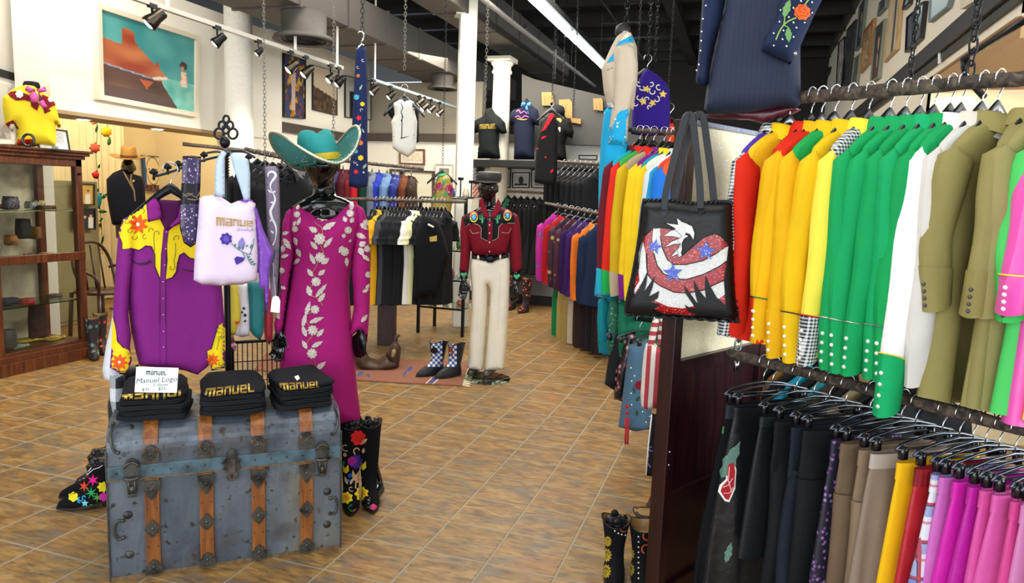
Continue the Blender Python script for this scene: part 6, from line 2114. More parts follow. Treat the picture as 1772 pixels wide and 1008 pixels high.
drape('black_wing', [zz((45, 860), (60, 790), (110, 710), (180, 560), (170, 660), (152, 720), (235, 600), (215, 690), (190, 755), (268, 712), (255, 770), (205, 800), (275, 818), (215, 850), (240, 880), (100, 890)), zz((560, 890), (490, 870), (455, 815), (500, 840), (545, 850), (470, 740), (452, 670), (500, 730), (560, 815), (540, 740), (525, 625), (570, 710), (620, 770), (612, 690), (618, 595), (655, 680), (700, 760), (770, 825), (800, 900), (700, 905))], TE, M('#0f1013', 'leather', .5), et, .010, 4)
OUT = M('#0c0d0f', 'plain', .5)
cord_px('outline', [swirl + swirl[:1], eagle + eagle[:1], zz((168, 430), (178, 590), (215, 635), (280, 680), (380, 725), (480, 732), (600, 710), (680, 670), (762, 632)), zz((275, 300), (290, 390), (330, 480), (380, 515), (470, 515), (600, 485), (700, 430), (792, 370)), zz((225, 430), (250, 520), (300, 585), (380, 620), (470, 628), (600, 590), (720, 530), (782, 485))], TE, OUT, et, .0016, off=.008)
P = spline([tuple(ep.hit(x, y)) for x, y in ((1112, 352), (1120, 347), (1160, 347), (1200, 352), (1245, 349), (1262, 350), (1268, 358), (1270, 420), (1273, 490), (1277, 548), (1268, 555), (1180, 549), (1100, 544), (1083, 541), (1084, 520), (1095, 470), (1105, 410))], 6, True)
mb = MB()
for ph_ in (0, pi):
 mb.tube([V(p) + ep.n * (.004 * cos(i * .9 + ph_)) + V((0, 0, .004 * sin(i * .9 + ph_))) for i, p in enumerate(resample([(i, 0) for i in range(len(P))], .3, True) and [tuple(V(P[int(q) % len(P)]).lerp(V(P[(int(q) + 1) % len(P)]), q % 1)) for q in [k * .33 for k in range(int(len(P) / .33))]])], .0038, 5, loop=True)
mb.build('braided_edge', M('#1e2126', 'leather'), et, True, world=True)
STR = M('#12161b', 'leather', .4)
hpF = Plane(ep.pt(0, 0, .045), n=ep.n)
hpB = Plane(ep.pt(0, 0, -.03), n=ep.n)
for pl_, a in ((hpF, [(1150, 362), (1152, 335), (1165, 280), (1180, 225), (1186, 205), (1192, 199), (1198, 205), (1205, 260), (1211, 320), (1212, 360)]), (hpB, [(1165, 352), (1180, 280), (1196, 220), (1203, 203), (1210, 198), (1217, 204), (1224, 250), (1232, 310), (1236, 354)])):
 band('handle', a, pl_, 12, .004, STR, et)
drape('handle_tab', [[(1142, 358), (1157, 358), (1156, 368), (1148, 376), (1142, 368)], [(1203, 357), (1219, 357), (1220, 366), (1212, 373), (1204, 366)]], TE, STR, et, .008, 3)
# brown leather straps hanging behind the tote handles
for k, (ol, D_, c, lab) in enumerate((([(1192, 202), (1198, 200), (1202, 205), (1200, 260), (1197, 345), (1176, 345), (1182, 280), (1190, 230)], 2.58, '#3d2b2c', 'dark brown leather strap hanging behind the eagle tote handles'), ([(1203, 210), (1214, 208), (1213, 260), (1208, 345), (1196, 345), (1200, 280)], 2.66, '#45262c', 'reddish brown leather strap, right of the dark brown one'))):
 o = thing('leather_strap', lab, 'strap', atd(ol[0][0], ol[0][1], D_))
 p = puff('strap', ol, Plane(atd(1195, 280, D_)), .012, M(c, 'leather', .35), o, 0, step=.02, rim=.006)
 if k == 0:
  drape('tooled_patch', [[(1186, 255), (1193, 255), (1192, 275), (1184, 275)]], bvh(p), M('#5a5a5e', 'floral', .4, col2='#c8c8cc', col3='#2a2a2e', scale=160), o, .003, 2)
# ================================================================== navy jacket hanging above
ND = 2.42
npn = Plane(atd(1310, 120, ND), yaw=-.05)
nj = thing('long_jacket', 'navy pinstriped long jacket with burgundy lining and a sleeve with orange rose', 'jacket', atd(1310, 10, ND))
NV = M('#1c2740', 'pin', .8, col2='#131b30', scale=62)
NVP = M('#1b2744', 'fabric', .8)
o_b = puff('body', [(1262, -90), (1330, -100), (1390, -80), (1386, 0), (1385, 90), (1386, 188), (1350, 185), (1300, 194), (1250, 198), (1217, 197), (1222, 160), (1233, 100), (1247, 40), (1258, -10)], npn, .13, NV, nj, .006, 14, .016, .06, seed=9)
o_1 = puff('sleeve', [(1216, -90), (1250, -85), (1256, -20), (1250, 30), (1238, 70), (1230, 105), (1226, 145), (1218, 150), (1208, 148), (1204, 140), (1209, 90), (1213, 30), (1217, -20)], Plane(npn.pt(0, 0, .02), n=npn.n), .09, NVP, nj, .003, 40, .014, .045)
o_2 = puff('sleeve', [(1368, -60), (1400, -70), (1428, -30), (1425, -5), (1405, 35), (1385, 80), (1367, 112), (1345, 102), (1317, 88), (1322, 70), (1340, 38), (1352, 0), (1360, -30)], Plane(npn.pt(0, 0, .09), n=npn.n), .09, NVP, nj, .003, 30, .014, .045)
TJ = bvh([o_b, o_1, o_2])
drape('rose', [fl(1388, 21, 14.5, 8, .14)], TJ, M('#d9622a', 'fabric'), nj, .004, 2)
drape('rose_petals', [strip([(1388 + r * cos(a0 + a), 21 + r * sin(a0 + a)) for a in [k * .25 for k in range(5)]], 1.3) for r, a0 in ((10, 0), (10, 2), (10, 4), (6.5, 1), (6.5, 3.2), (6.5, 5), (3, 0), (3, 3))], TJ, M('#b8431a', 'fabric'), nj, .006, 2)
GR = M('#6f9f62', 'fabric')
drape('leaf', [leafp(1357, 30, 1368, -2, 6, .15), leafp(1364, 48, 1365, 74, 5.5, .15)], TJ, GR, nj, .004, 2)
drape('stem', [strip(spline([(1343, 69), (1349, 55), (1356, 44), (1366, 36), (1378, 31)], 3), 2.4), strip([(1356, 44), (1358, 36), (1359, 26)], 1.8), strip([(1356, 44), (1362, 46), (1366, 50)], 1.6), strip([(1393, 8), (1397, 2), (1402, -3)], 2)], TJ, M('#8fb45c', 'fabric'), nj, .004, 2)
studs_px('rhinestones', [(1349, 38), (1365, 30), (1373, 14), (1405, 4), (1392, 39), (1373, 39), (1378, 48), (1356, 53), (1339, 58), (1354, 68), (1373, 64), (1339, 79), (1361, 80), (1405, 22), (1386, 2), (1351, 18), (1222, 10), (1217, 33), (1215, 55), (1214, 71), (1213, 88), (1210, 112), (1206, 122)], TJ, M('#e8eef8', 'metal', .1), nj, .004)
studs_px('button', [(1375, 92)], TJ, CHROME, nj, .008)
lin_ = Plane(npn.pt(0, 0, -.055), n=npn.n)
puff('lining', [(1225, 190), (1300, 186), (1384, 178), (1386, 190), (1372, 198), (1340, 208), (1320, 214), (1296, 208), (1240, 206), (1220, 203)], lin_, .03, M('#5a1626', 'satin', .3), nj, .006, 40, .014, .014)
chain('chain', 'black chain disappearing behind the navy jacket', npn.hit(1310, -100) + V((0, 0, .1)), npn.hit(1310, -100) + V((0, 0, 1.2)), .03, .0025)
hanger('wide', tuple(npn.hit(1318, -132)), atan2(npn.ux.y, npn.ux.x), 'black hanger inside the navy pinstriped jacket above the frame', 'hangers on chains')
# ================================================================== tan and turquoise suit on a chain
D = 4.5
tq = Plane(atd(1070, 250, D), yaw=.0)
ts = thing('western_suit', 'tan and turquoise western suit with crystal belt hanging from a chain', 'suit', atd(1080, 55, D))
TQ, TAN = M('#1798c6', 'fabric', .8), M('#b7aa97', 'fabric', .8)
lg_ = puff('trousers', [(1046, 186), (1078, 184), (1086, 240), (1092, 300), (1082, 400), (1070, 480), (1062, 517), (1045, 515), (1028, 512), (1032, 470), (1035, 400), (1036, 300), (1040, 240)], tq, .15, TQ, ts, .006, 26, .02, .06)
bo_ = puff('jacket', [(1068, 62), (1078, 50), (1092, 56), (1102, 80), (1104, 120), (1100, 160), (1096, 190), (1070, 188), (1052, 186), (1045, 160), (1042, 130), (1041, 118), (1050, 98), (1058, 80)], tq, .17, TAN, ts, .004, 26, .018, .07)
sl_ = puff('sleeve', [(1066, 82), (1084, 74), (1098, 82), (1104, 110), (1103, 140), (1094, 170), (1088, 200), (1086, 240), (1083, 252), (1052, 250), (1054, 220), (1060, 180), (1062, 130), (1063, 105)], Plane(tq.pt(0, 0, .07), n=tq.n), .10, TAN, ts, .004, 30, .016, .05)
TTQ = bvh([lg_, bo_, sl_])
drape('cuff', [[(1087, 188), (1088, 200), (1086, 240), (1083, 252), (1052, 250), (1053, 232), (1056, 222), (1063, 214), (1068, 198), (1074, 192)]], TTQ, TQ, ts, .004, 4)
drape('yoke', [[(1094, 62), (1097, 74), (1082, 74), (1066, 80), (1072, 70)], [(1050, 108), (1062, 92), (1062, 105), (1052, 108)]], TTQ, TQ, ts, .004, 3)
drape('collar', [[(1066, 80), (1090, 50), (1094, 60), (1070, 74)]], TTQ, M('#d8cbb8', 'fabric'), ts, .007, 3)
drape('belt', [[(1042, 180), (1062, 176), (1063, 186), (1043, 190)], [(1040, 190), (1046, 188), (1048, 196), (1042, 197)]], TTQ, M('#dfe2e2', 'beads', .2, col2='#7b8a90', col3='#ffffff', scale=90), ts, .010, 3)
rs = random.Random(2)
drape('star_stones', [starp(1056 + 28 * rs.random(), 200 + 48 * rs.random(), 2, .9, 5, rs.random()) for k in range(16)] + [starp(1086 + 8 * rs.random(), 66 + 4 * rs.random(), 1.6, .8) for k in range(3)], TTQ, M('#dfe8f0', 'metal', .15), ts, .007, 2)
cord_px('pocket_cord', [[(1045, 123), (1052, 121), (1060, 117)]], TTQ, M('#6b5f52', 'plain'), ts, .003)
drape('hem_panel', [[(1030, 430), (1070, 432), (1062, 517), (1028, 512)]], TTQ, M('#5bb4dc', 'satin', .5), ts, .004, 5)
mb = MB().lathe([(.03, -.05), (.05, -.02), (.045, .02), (.015, .04)], tq.hit(1078, 52), 14)
mb.build('neck_form', M('#17181a', 'plain'), ts, True, world=True)
cc = tq.hit(1084, 40)
chain('chain', 'black chain with silver clasp holding the tan and turquoise suit', cc, cc + V((0, 0, 4.2 - cc.z)), .05, .004)
# purple embroidered jacket beside it
D = 4.9
pq = Plane(atd(1130, 180, D))
pj_ = thing('embroidered_jacket', 'deep purple jacket with cream scrolls and gold leaves hanging beside the turquoise suit', 'jacket', atd(1125, 122, D))
PJ = M('#2a1574', 'fabric', .85)
b_ = puff('body', [(1104, 140), (1110, 126), (1114, 121), (1122, 119), (1130, 124), (1140, 131), (1154, 144), (1159, 160), (1160, 190), (1159, 222), (1150, 232), (1120, 236), (1092, 232), (1094, 190), (1096, 155)], pq, .14, PJ, pj_, .004, 24, .02, .06)
tp_ = bvh(b_)
scr = [strip(curl(x, y, r, a, tn), 1.8) for x, y, r, a, tn in ((1106, 145, 5, 1, 1), (1112, 152, 5, 3, -1), (1106, 168, 6, 0, 1), (1120, 172, 6, 2, 1), (1130, 158, 7, 4, -1), (1140, 150, 6, 1, 1), (1136, 172, 6, 5, 1), (1100, 180, 4, 0, 1), (1127, 145, 5, 2, -1), (1124, 185, 4, 2, 1))]
drape('scrolls', scr, tp_, M('#d8d2c4', 'fabric'), pj_, .005, 2)
drape('gold_leaves', [starp(x, y, 7, 3.5, 5, r) for x, y, r in ((1119, 154, 0), (1147, 163, 1), (1129, 178, .5), (1113, 176, 2))], tp_, M('#d6b85a', 'fabric'), pj_, .007, 2)
hanger('wide', tuple(pq.hit(1121, 102)), .3, 'black hanger holding the deep purple scroll jacket', 'hangers on chains')
for k, (x, d_) in enumerate(((1121, 0), (1131, .05))):
 p = pq.hit(x, 104)
 chain('chain', ['heavy black chain above the deep purple jacket', 'thinner black chain right of the purple jacket hanger'][k], p + V((0, d_, 0)), p + V((0, d_, 4.2 - p.z)), .045, .004)
for k, (x, y, D_) in enumerate(((962, 90, 8.5), (976, 100, 8.0), (995, 130, 7.5), (1104, 95, 6.5), (1157, 150, 6.8), (842, 90, 6.0), (577, 230, 5.6), (458, 200, 5.4), (700, 120, 5.6))):
 p = atd(x, y, D_)
 chain('chain', ['thin chain in front of the gold letters', 'thin chain right of the first gold letter', 'chain left of the second dark wall letter', 'far chain between the turquoise suit and the purple jacket', 'far chain behind the dark gap beside the navy jacket', 'pale chain crossing in front of the square column capital', 'chain behind the brown picture and teal hat', 'chain hanging right of the white plaster column', 'chain above the white vest'][k], p - V((0, 0, (.3, .3, .3, .2, .8, .4, .5, .4, .0)[k])), V((p.x, p.y, 4.2)), .036, .0022, 'thin far chains', M('#6a675f', 'plain', .5) if k > 4 else IRON)
hanger('wide', tuple(atd(1160, 186, 5.2)), .3, 'black hanger holding the orange red shirt', 'hangers on chains')
os_ = thing('orange_shirt', 'orange red shirt showing behind the deep purple jacket', 'shirt', atd(1160, 205, 5.2))
puff('cloth', [(1156, 200), (1164, 206), (1168, 225), (1168, 260), (1154, 262)], Plane(atd(1160, 230, 5.2)), .06, fb('#e2401c'), os_, .003, step=.03)
# ================================================================== parametric racks in the middle distance
def rack(rail, items, key, kw, name, cat, group, hang='wide', hl=None, ang=0.0, dz=-.02, pre='', cuff=0, yoke=True, hgroup=None, res=(20, 13)):
 for k, it in enumerate(items):
  px, lab, mats = it[0], it[1], it[2]
  p = rail.at(px)
  a = rail.yaw + pi / 2 + ang + random.Random(k + len(items)).uniform(-.1, .1)
  v = k % 2
  k2 = dict(kw)
  if len(it) > 3:
   k2.update(it[3])
  wear('%s%d%s' % (key, v, it[3] if len(it) > 3 else ''), lambda: Shirt(seed=51 + v * 9, **k2).mbs(res[0], res[1], cuff, yoke), name, lab, cat, p + V((0, 0, dz)), a, mats, group)
  if hang:
   hanger(hang, p, a, hl or ('hanger of the ' + ' '.join(lab.split()[:9]).rstrip(',')), hgroup or ('hangers: ' + group))
def C_(b_, yoke=None, sleeve=None, cuff=None, collar=None, pip=None):
 f = lambda c: None if c is None else (c if not isinstance(c, str) else fb(c))
 return dict(body=f(b_), yoke=f(yoke), sleeve=f(sleeve or b_), cuff=f(cuff), collar=f(collar or b_), piping=f(pip))
# short rail behind the tote
HA, HB = onz(1088, 224, 1.97), onz(1176, 230, 1.97)
HR = Rail(atd(1088, 224, 4.55), atd(1210, 232, 4.15))
rail_thing('metal_rail', 'short brown rail of multicoloured western shirts behind the eagle tote', HR, -.05, 1.6, .016, BARK)
HI = [
 (1108, 'maroon western shirt with turquoise yoke and turquoise flowered cuff', C_('#5a1320', '#1fa6b8', '#641624', '#22a9c4', '#7a1522')),
 (1118, 'red western shirt with green shoulder, first red one behind the eagle tote', C_('#c32318', '#3da548', '#d8281a', '#1fa84e', '#d8281a')),
 (1132, 'red shirt with tan yoke and tan cuff behind the eagle tote', C_('#b8241a', '#b09a78', '#c9a818', '#b5a284', '#d8281a')),
 (1150, 'yellow western shirt with purple yoke and purple cuff', C_('#e8c01a', '#7a1d7e', '#ecc41c', '#7a1d7e', '#7a1d7e')),
 (1160, 'yellow western shirt with teal shoulder behind the eagle tote', C_('#eac21c', '#1a93a6', '#eec81e', '#eec81e', '#efd01e')),
 (1168, 'yellow western shirt with white flowered yoke behind the tote handles', C_('#eac21c', '#dfe3d4', '#eec81e', None, '#efd01e')),
 (1178, 'pale grey western shirt beside the yellow ones behind the tote handles', C_('#c3cad0', '#dfe3e2', '#c6ced6')),
 (1187, 'turquoise western shirt with red yoke behind the tote handles', C_('#1788b4', '#d8442a', '#1b8fbe')),
 (1196, 'blue and orange western shirt, last on the short rail', C_('#1a5fb0', '#d8542a', '#1b68c0')),
]
rack(HR, HI, 'H', dict(W=.2, L=.86, sl=.80, sr=.058, D=.035, spread=.06), 'western_shirt', 'shirt', 'western shirts on the short rail behind the tote', ang=-.25, cuff=.84)
# its lower garments: teal and green, just above the lower hook rail
H2 = Rail(atd(1060, 455, 4.7), atd(1160, 470, 4.4))
rack(H2, [(1088, 'teal satin jacket hanging under the short rail', C_('#0f7a86')), (1106, 'dark green patterned shirt under the short rail', C_(M('#1d5c48', 'floral', .8, col2='#8fb09a', col3='#2f7a5c', scale=50)), ), (1122, 'plain bottle green shirt under the short rail', C_('#14644a'))], 'H2', dict(W=.18, L=.36, sl=.34, sr=.05, D=.035), 'shirt', 'shirt', 'green and teal garments under the short rail', ang=-.25, hang=None)
rail_thing('metal_rail', 'lower rail stub below the green shirts behind the tote', Rail(atd(1062, 520, 4.7), atd(1120, 528, 4.4)), 0, 1.6, .02, BARK2)
# low rack with skirts and the striped bag
FR = Rail(atd(1068, 548, 4.7), atd(1150, 556, 4.15))
rail_thing('metal_rail', 'low black rail of skirts beside the striped bag', FR, -.1, 1.3, .014, IRON, knobs=False)
D = 4.35
for k, (lab, cat, ol, D_, m_, th) in enumerate((
 ('plain black jacket, leftmost on the low rail by the striped bag', 'jacket', [(1076, 560), (1095, 562), (1090, 600), (1072, 672), (1064, 676), (1046, 664), (1053, 620), (1062, 580)], 4.55, BLACK_CLOTH, .14),
 ('glossy black, burgundy and silver printed skirt beside the black jacket', 'skirt', [(1084, 575), (1100, 572), (1096, 620), (1078, 695), (1062, 690), (1066, 640), (1078, 600)], 4.45, M('#15161c', 'floral', .25, col2='#b8c4d4', col3='#6e1a2a', scale=22), .09),
 ('washed blue denim skirt with pearl studs and rose', 'skirt', [(1088, 596), (1104, 592), (1120, 584), (1128, 600), (1128, 700), (1126, 742), (1100, 746), (1070, 738), (1078, 680), (1084, 630)], 4.35, M('#4a687e', 'fabric', .85), .13),
 ('black trousers edged in white with lilac swirl, beside the dark screen', 'trousers', [(1128, 715), (1142, 718), (1142, 826), (1119, 822), (1122, 770)], 3.9, BLACK_CLOTH, .05),
)):
 o_ = thing('hanging_' + cat, lab, cat, atd(ol[0][0], ol[0][1], D_), group='garments on the low rail')
 pz = puff('cloth', ol, Plane(atd(sum(p[0] for p in ol) / len(ol), sum(p[1] for p in ol) / len(ol), D_)), th, m_, o_, .005, 22, .022, .05, seed=k)
 tz = bvh(pz)
 if k == 2:
  studs_px('pearl_studs', [(1092, 636), (1093, 659), (1093, 700), (1092, 680), (1112, 712), (1124, 720), (1118, 730), (1106, 745), (1117, 690), (1098, 650)], tz, PEARL, o_, .005)
  drape('rose', [fl(1106, 666, 8, 7)], tz, fb('#7a1020'), o_, .005, 2)
  drape('leaf', [leafp(1099, 680, 1095, 668, 2), leafp(1101, 694, 1107, 684, 2.5), leafp(1103, 720, 1101, 708, 2)], tz, fb('#2a4a34'), o_, .005, 2)
  mb = MB()
  for x in (1083, 1087):
   mb.tube([atd(x, 722, 4.26), atd(x, 745, 4.26), atd(x - 1, 768, 4.27)], .006, 5)
  for y in (703, 714):
   mb.ball(atd(1085, y, 4.27), (.012, .006, .012), 6, 4)
  mb.build('red_lacing', fb('#b51a24'), o_, True, world=True)
 if k == 3:
  drape('swirl', [strip(curl(1127, 775, 5, 1), 1.4), strip([(1123, 785), (1121, 800), (1126, 808)], 1.4)], tz, M('#8a78c4', 'plain'), o_, .004, 2)
  MB().tube([atd(1128, 717, 3.86), atd(1122, 770, 3.86), atd(1118, 822, 3.86)], .004, 5).build('white_edge', WHITE, o_, True, world=True)
 hanger('clip', tuple(FR.at((1080, 1092, 1108, 1136)[k])), .4 + .2 * k, 'clip hanger of the ' + ' '.join(lab.split()[:7]).rstrip(','), 'hangers on the low rail')
sd_ = thing('striped_bag', 'red and white vertically striped cloth bag hanging beside the dark screen', 'bag', atd(1130, 600, 3.7))
SP3 = Plane(atd(1130, 640, 3.7))
RS = M('#d9cfc4', 'stripe_v', .85, col2='#a83440', scale=22)
MB().tube([SP3.hit(1141, 556) - SP3.n * .02, SP3.hit(1141, 546), SP3.hit(1150, 546) - SP3.n * .1, SP3.hit(1160, 548) - SP3.n * .4], .004, 6).build('hook', CHROME, sd_, True, world=True)
puff('bag', [(1118, 594), (1130, 590), (1146, 605), (1148, 630), (1150, 660), (1146, 690), (1136, 706), (1120, 708), (1110, 704), (1108, 680), (1111, 640), (1114, 610)], SP3, .10, RS, sd_, .006, 50, .014, .04, seed=3)
puff('handle', [(1130, 551), (1141, 551), (1136, 580), (1130, 604), (1120, 600), (1124, 575)], Plane(SP3.pt(0, 0, .03), n=SP3.n), .012, M('#e0d6cc', 'stripe_h', .85, col2='#a83440', scale=22), sd_, 0, step=.014, rim=.008)
puff('handle', [(1142, 551), (1152, 551), (1152, 580), (1146, 598), (1137, 594), (1139, 575)], Plane(SP3.pt(0, 0, -.01), n=SP3.n), .012, M('#e0d6cc', 'stripe_h', .85, col2='#a83440', scale=22), sd_, 0, step=.014, rim=.008)
# rack along the right of the aisle with coloured jackets, black shirts above
JR = Rail(atd(946, 352, 8.6), atd(1040, 370, 6.9))
rail_thing('metal_rail', 'brown rail of embroidered coloured jackets at the right of the aisle', JR, -.02, 1.5, .018, BARK2)
EMB = lambda a, b_, c: M(a, 'floral', .7, col2=b_, col3=c, scale=16)
JI = [
 (966, 'magenta jacket with blue peacock eye embroidery on the sleeve', C_('#a31a80', None, EMB('#b01c8a', '#d8b83a', '#2a5a8a'))),
 (978, 'red embroidered jacket next to the magenta one', C_('#a5141c')),
 (989, 'dark plum jacket with gold paisley sleeve', C_('#2a1226', None, EMB('#31142e', '#e8c97a', '#b8924a'))),
 (1000, 'dark maroon jacket with beaded sleeve', C_('#3c1224', None, EMB('#431428', '#d8c8a0', '#431428'))),
 (1011, 'deep violet jacket, first of two in the aisle rack', C_('#2b124e')),
 (1021, 'deep violet jacket, second of two in the aisle rack', C_('#37175c')),
 (1033, 'orange jacket with black cuff marks in the aisle rack', C_('#e0701c')),
 (1043, 'navy jacket behind the turquoise trouser leg in the aisle rack', C_('#12203c')),
]
rack(JR, JI, 'J', dict(W=.19, L=.74, sl=.64, sr=.058, D=.045, spread=.04), 'jacket', 'jacket', 'coloured jackets in the aisle rack', ang=-.1, yoke=False, hang='wide', res=(20, 13))
JB = Rail(atd(955, 470, 8.7), atd(1045, 482, 7.2))
for k, (px, c, lab) in enumerate(((982, '#12804c', 'emerald green trousers under the aisle rack'), (991, '#b09a5a', 'tan gold trousers, first pair under the aisle rack'), (1001, '#a8925a', 'tan gold trousers, second pair under the aisle rack'), (1011, '#c8bfae', 'pale grey trousers under the aisle rack'), (1021, '#3c2a20', 'dark brown trousers under the aisle rack'), (1031, '#2a2026', 'dark plum trousers under the aisle rack'), (1044, '#1b1a20', 'black trousers at the end under the aisle rack'), (1056, '#231a20', 'sooty black skirt at the end under the aisle rack'))):
 p = JB.at(px)
 wear('J2', skirt_fn(5, trouser=True, W=.16, L=.62, D=.05, hd=.06), 'trousers', lab, 'trousers', p, JB.yaw + pi / 2, {'trousers': fb(c), 'waistband': fb(c)}, 'trousers under the aisle rack')
rail_thing('metal_rail', 'low dark rail for trousers under the aisle rack', JB, -.05, 1.6, .012, IRON, knobs=False)
BR = Rail(atd(958, 279, 8.9), atd(1045, 284, 8.1))
rail_thing('metal_rail', 'brown rail of black shirts in front of the dark bulkhead', BR, -.02, 1.3, .016, BARK2)
rack(BR, [(978 + 9.5 * k, ['black shirt with gold emblem at the aisle end, leftmost of the upper black row', 'plain black shirt in the upper black row by the turquoise suit'][k > 0], C_('#101216')) for k in range(7)], 'B', dict(W=.22, L=.74, sl=.6, sr=.06, D=.05), 'shirt', 'shirt', 'black shirts above the aisle rack', ang=-.2, yoke=False, hl='hanger in the upper row of black shirts', res=(18, 10))
pl_ = MB().bb((-1.9, 7.8, .02), (-.9, 9.4, .05))  # thin black slab that draws the dark shadow under the aisle rack
tag(pl_.build('low_platform', EBONY), 'low black platform under the aisle rack', 'platform')
# ================================================================== flat pictures with painted faces
def rect_uv(pl, q):
 return [pl.uv(*p) for p in q]
def picture(name, label, q, pl, frame, fw_, paint, depth_=.03, mat_w=0.0, matc='#f1ede2', cat='picture', group=None, par=None, nx=40, ny=30):
 """framed picture at a wall plane; q = pixel corners tl, tr, br, bl; paint(u, v) -> colour"""
 c = [pl.uv(*p) for p in q]
 t = thing(name, label, cat, pl.hit(sum(p[0] for p in q) / 4, sum(p[1] for p in q) / 4), 0, group)
 def at_(a, b_, w):
  u = (c[0][0] * (1 - a) + c[1][0] * a) * (1 - b_) + (c[3][0] * (1 - a) + c[2][0] * a) * b_
  v = (c[0][1] * (1 - a) + c[1][1] * a) * (1 - b_) + (c[3][1] * (1 - a) + c[2][1] * a) * b_
  return pl.pt(u, v, w)
 Wd = max(abs(c[1][0] - c[0][0]), .01)
 Hd = max(abs(c[0][1] - c[3][1]), .01)
 fa, fb_ = fw_ / Wd, fw_ / Hd
 mb = MB()
 for a0, a1, b0, b1 in ((0, 1, 0, fb_), (0, 1, 1 - fb_, 1), (0, fa, fb_, 1 - fb_), (1 - fa, 1, fb_, 1 - fb_)):
  mb.hexa([tuple(at_(a, b_, w)) for w in (0.002, depth_) for b_ in (b1, b0) for a in (a0, a1)])
 mb.build('frame', frame, t, world=True)
 ma, mbb = fa, fb_
 if mat_w:
  MB().add([tuple(at_(a, b_, depth_ * .5)) for a, b_ in ((fa, fb_), (1 - fa, fb_), (1 - fa, 1 - fb_), (fa, 1 - fb_))], [(3, 2, 1, 0)]).build('mount', M(matc, 'plain'), t, world=True)
  ma, mbb = fa + mat_w / Wd, fb_ + mat_w / Hd
 vs, cs, fs = [], [], []
 for j in range(ny + 1):
  for i in range(nx + 1):
   u, v = i / nx, j / ny
   vs.append(tuple(at_(lerp(ma, 1 - ma, u), lerp(mbb, 1 - mbb, v), depth_ * .6)))
   cs.append(lin(paint(u, v)) if isinstance(paint(u, v), str) else tuple(paint(u, v)) + (1,))
 fs = [(j * (nx + 1) + i, (j + 1) * (nx + 1) + i, (j + 1) * (nx + 1) + i + 1, j * (nx + 1) + i + 1) for j in range(ny) for i in range(nx)]
 MB().add(vs, fs).build('image', M('#808080', 'vcol', .55), t, world=True, cols=cs)
 return t
def nz(u, v, s=5, k=0):
 return noise.noise(V((u * s, v * s, k)))
def mixc(a, b_, t):
 a, b_ = lin(a)[:3], lin(b_)[:3]
 t = max(0, min(1, t))
 return tuple(p * (1 - t) + q * t for p, q in zip(a, b_))
def canyon(u, v):      # red rock ridge over dark hill, pale figure on the right
 sky = mixc('#338c8e', '#5aa8a2', .5 + nz(u, v, 4))
 ridge = .30 + .03 * sin(u * 9) if u < .3 else lerp(.2, .62, ((u - .3) / .4) ** .8) if u < .7 else .64
 if .2 < u < .33:
  ridge = .12 + .4 * abs(u - .26)
 if .55 < u < .6:
  ridge -= .06
 c = sky
 if v > ridge and u < .72:
  c = mixc('#9c3c1e', '#c87848', .5 + nz(u, v * 2, 3, 2) * 1.2)
 base = .62 + .1 * u if u < .62 else .70 + (u - .62) * 1.6
 if v > base:
  c = mixc('#45291f', '#6a4a38', .55 + nz(u, v, 3, 5) - (v - .7))
  if v > .85:
   c = mixc('#3c1f26', '#5a3a30', (1 - v) * 5)
 if u > .62 and v > .62 and v < .70 + (u - .62) * 1.6:
  c = mixc('#57b3a8', '#8fd0c0', .5 + nz(u, v, 9, 1))
 if abs(v - (.61 + .11 * u)) < .008 and u < .55:
  c = lin('#8aa9c8')[:3]
 if .38 < u < .52 and .70 < v < .70 + .12 * (1 - abs(u - .45) / .08):
  c = lin('#c05a30')[:3]
 if hypot((u - .87) / .045, (v - .40) / .055) < 1:
  c = lin('#3c2a26')[:3]
 if hypot((u - .86) / .02, (v - .44) / .03) < 1:
  c = lin('#c98a5c')[:3]
 if abs(u - .875) < .03 + .06 * (v - .46) and .48 < v < .68:
  c = mixc('#e8a25a', '#f0d8c8', .5 + nz(u, v, 20, 4) * 1.5)
 if hypot((u - .6) / .09, (v - .64 + .25 * (u - .6)) / .02) < 1:
  c = lin('#e8dccb')[:3]
 return c
def portrait(bgc, suit, skin='#c9a184', hair='#2a2220', seed=0):
 def f(u, v):
  c = mixc(bgc, '#808080', .15 * nz(u, v, 4, seed))
  if v > .5 and abs(u - .5) < .16 + .45 * min(.6, v - .5):
   c = lin(suit)[:3]
   if abs(u - .5) < .06 - .1 * (v - .55) and v < .8:
    c = lin('#e8e6e0')[:3]
  if hypot((u - .5) / .12, (v - .30) / .17) < 1:
   c = lin(hair)[:3]
  if hypot((u - .5) / .09, (v - .34) / .13) < 1:
   c = lin(skin)[:3]
  return c
 return f
def blot(*cols, s=5, seed=0):
 def f(u, v):
  t = (nz(u, v, s, seed) + nz(u, v, s * 2.3, seed + 3) * .6 + .75) / 1.5 * len(cols)
  i = max(0, min(len(cols) - 1, int(t)))
  return lin(cols[i])[:3]
 return f
def group_photo(bgc, cols, n_=3):
 def f(u, v):
  c = lin(bgc)[:3]
  for k in range(n_):
   cx = (k + .6) / (n_ + .2)
   if abs(u - cx) < .13 and v > .42 + .06 * (k % 2):
    c = lin(cols[k % len(cols)])[:3]
   if hypot((u - cx) / .07, (v - .32 - .06 * (k % 2)) / .12) < 1:
    c = lin('#d0a88c')[:3]
   if hypot((u - cx) / .07, (v - .24 - .06 * (k % 2)) / .06) < 1:
    c = lin('#2b221e')[:3]
  return c
 return f
WL = Plane((WX, 6, 2.5), n=(1, 0, 0))
PALEFR = M('#dcd0ba', 'plain', .4)
BLKFR = M('#1b1c1c', 'plain', .4)
GOLDFR = M('#a97a38', 'wood', .4)
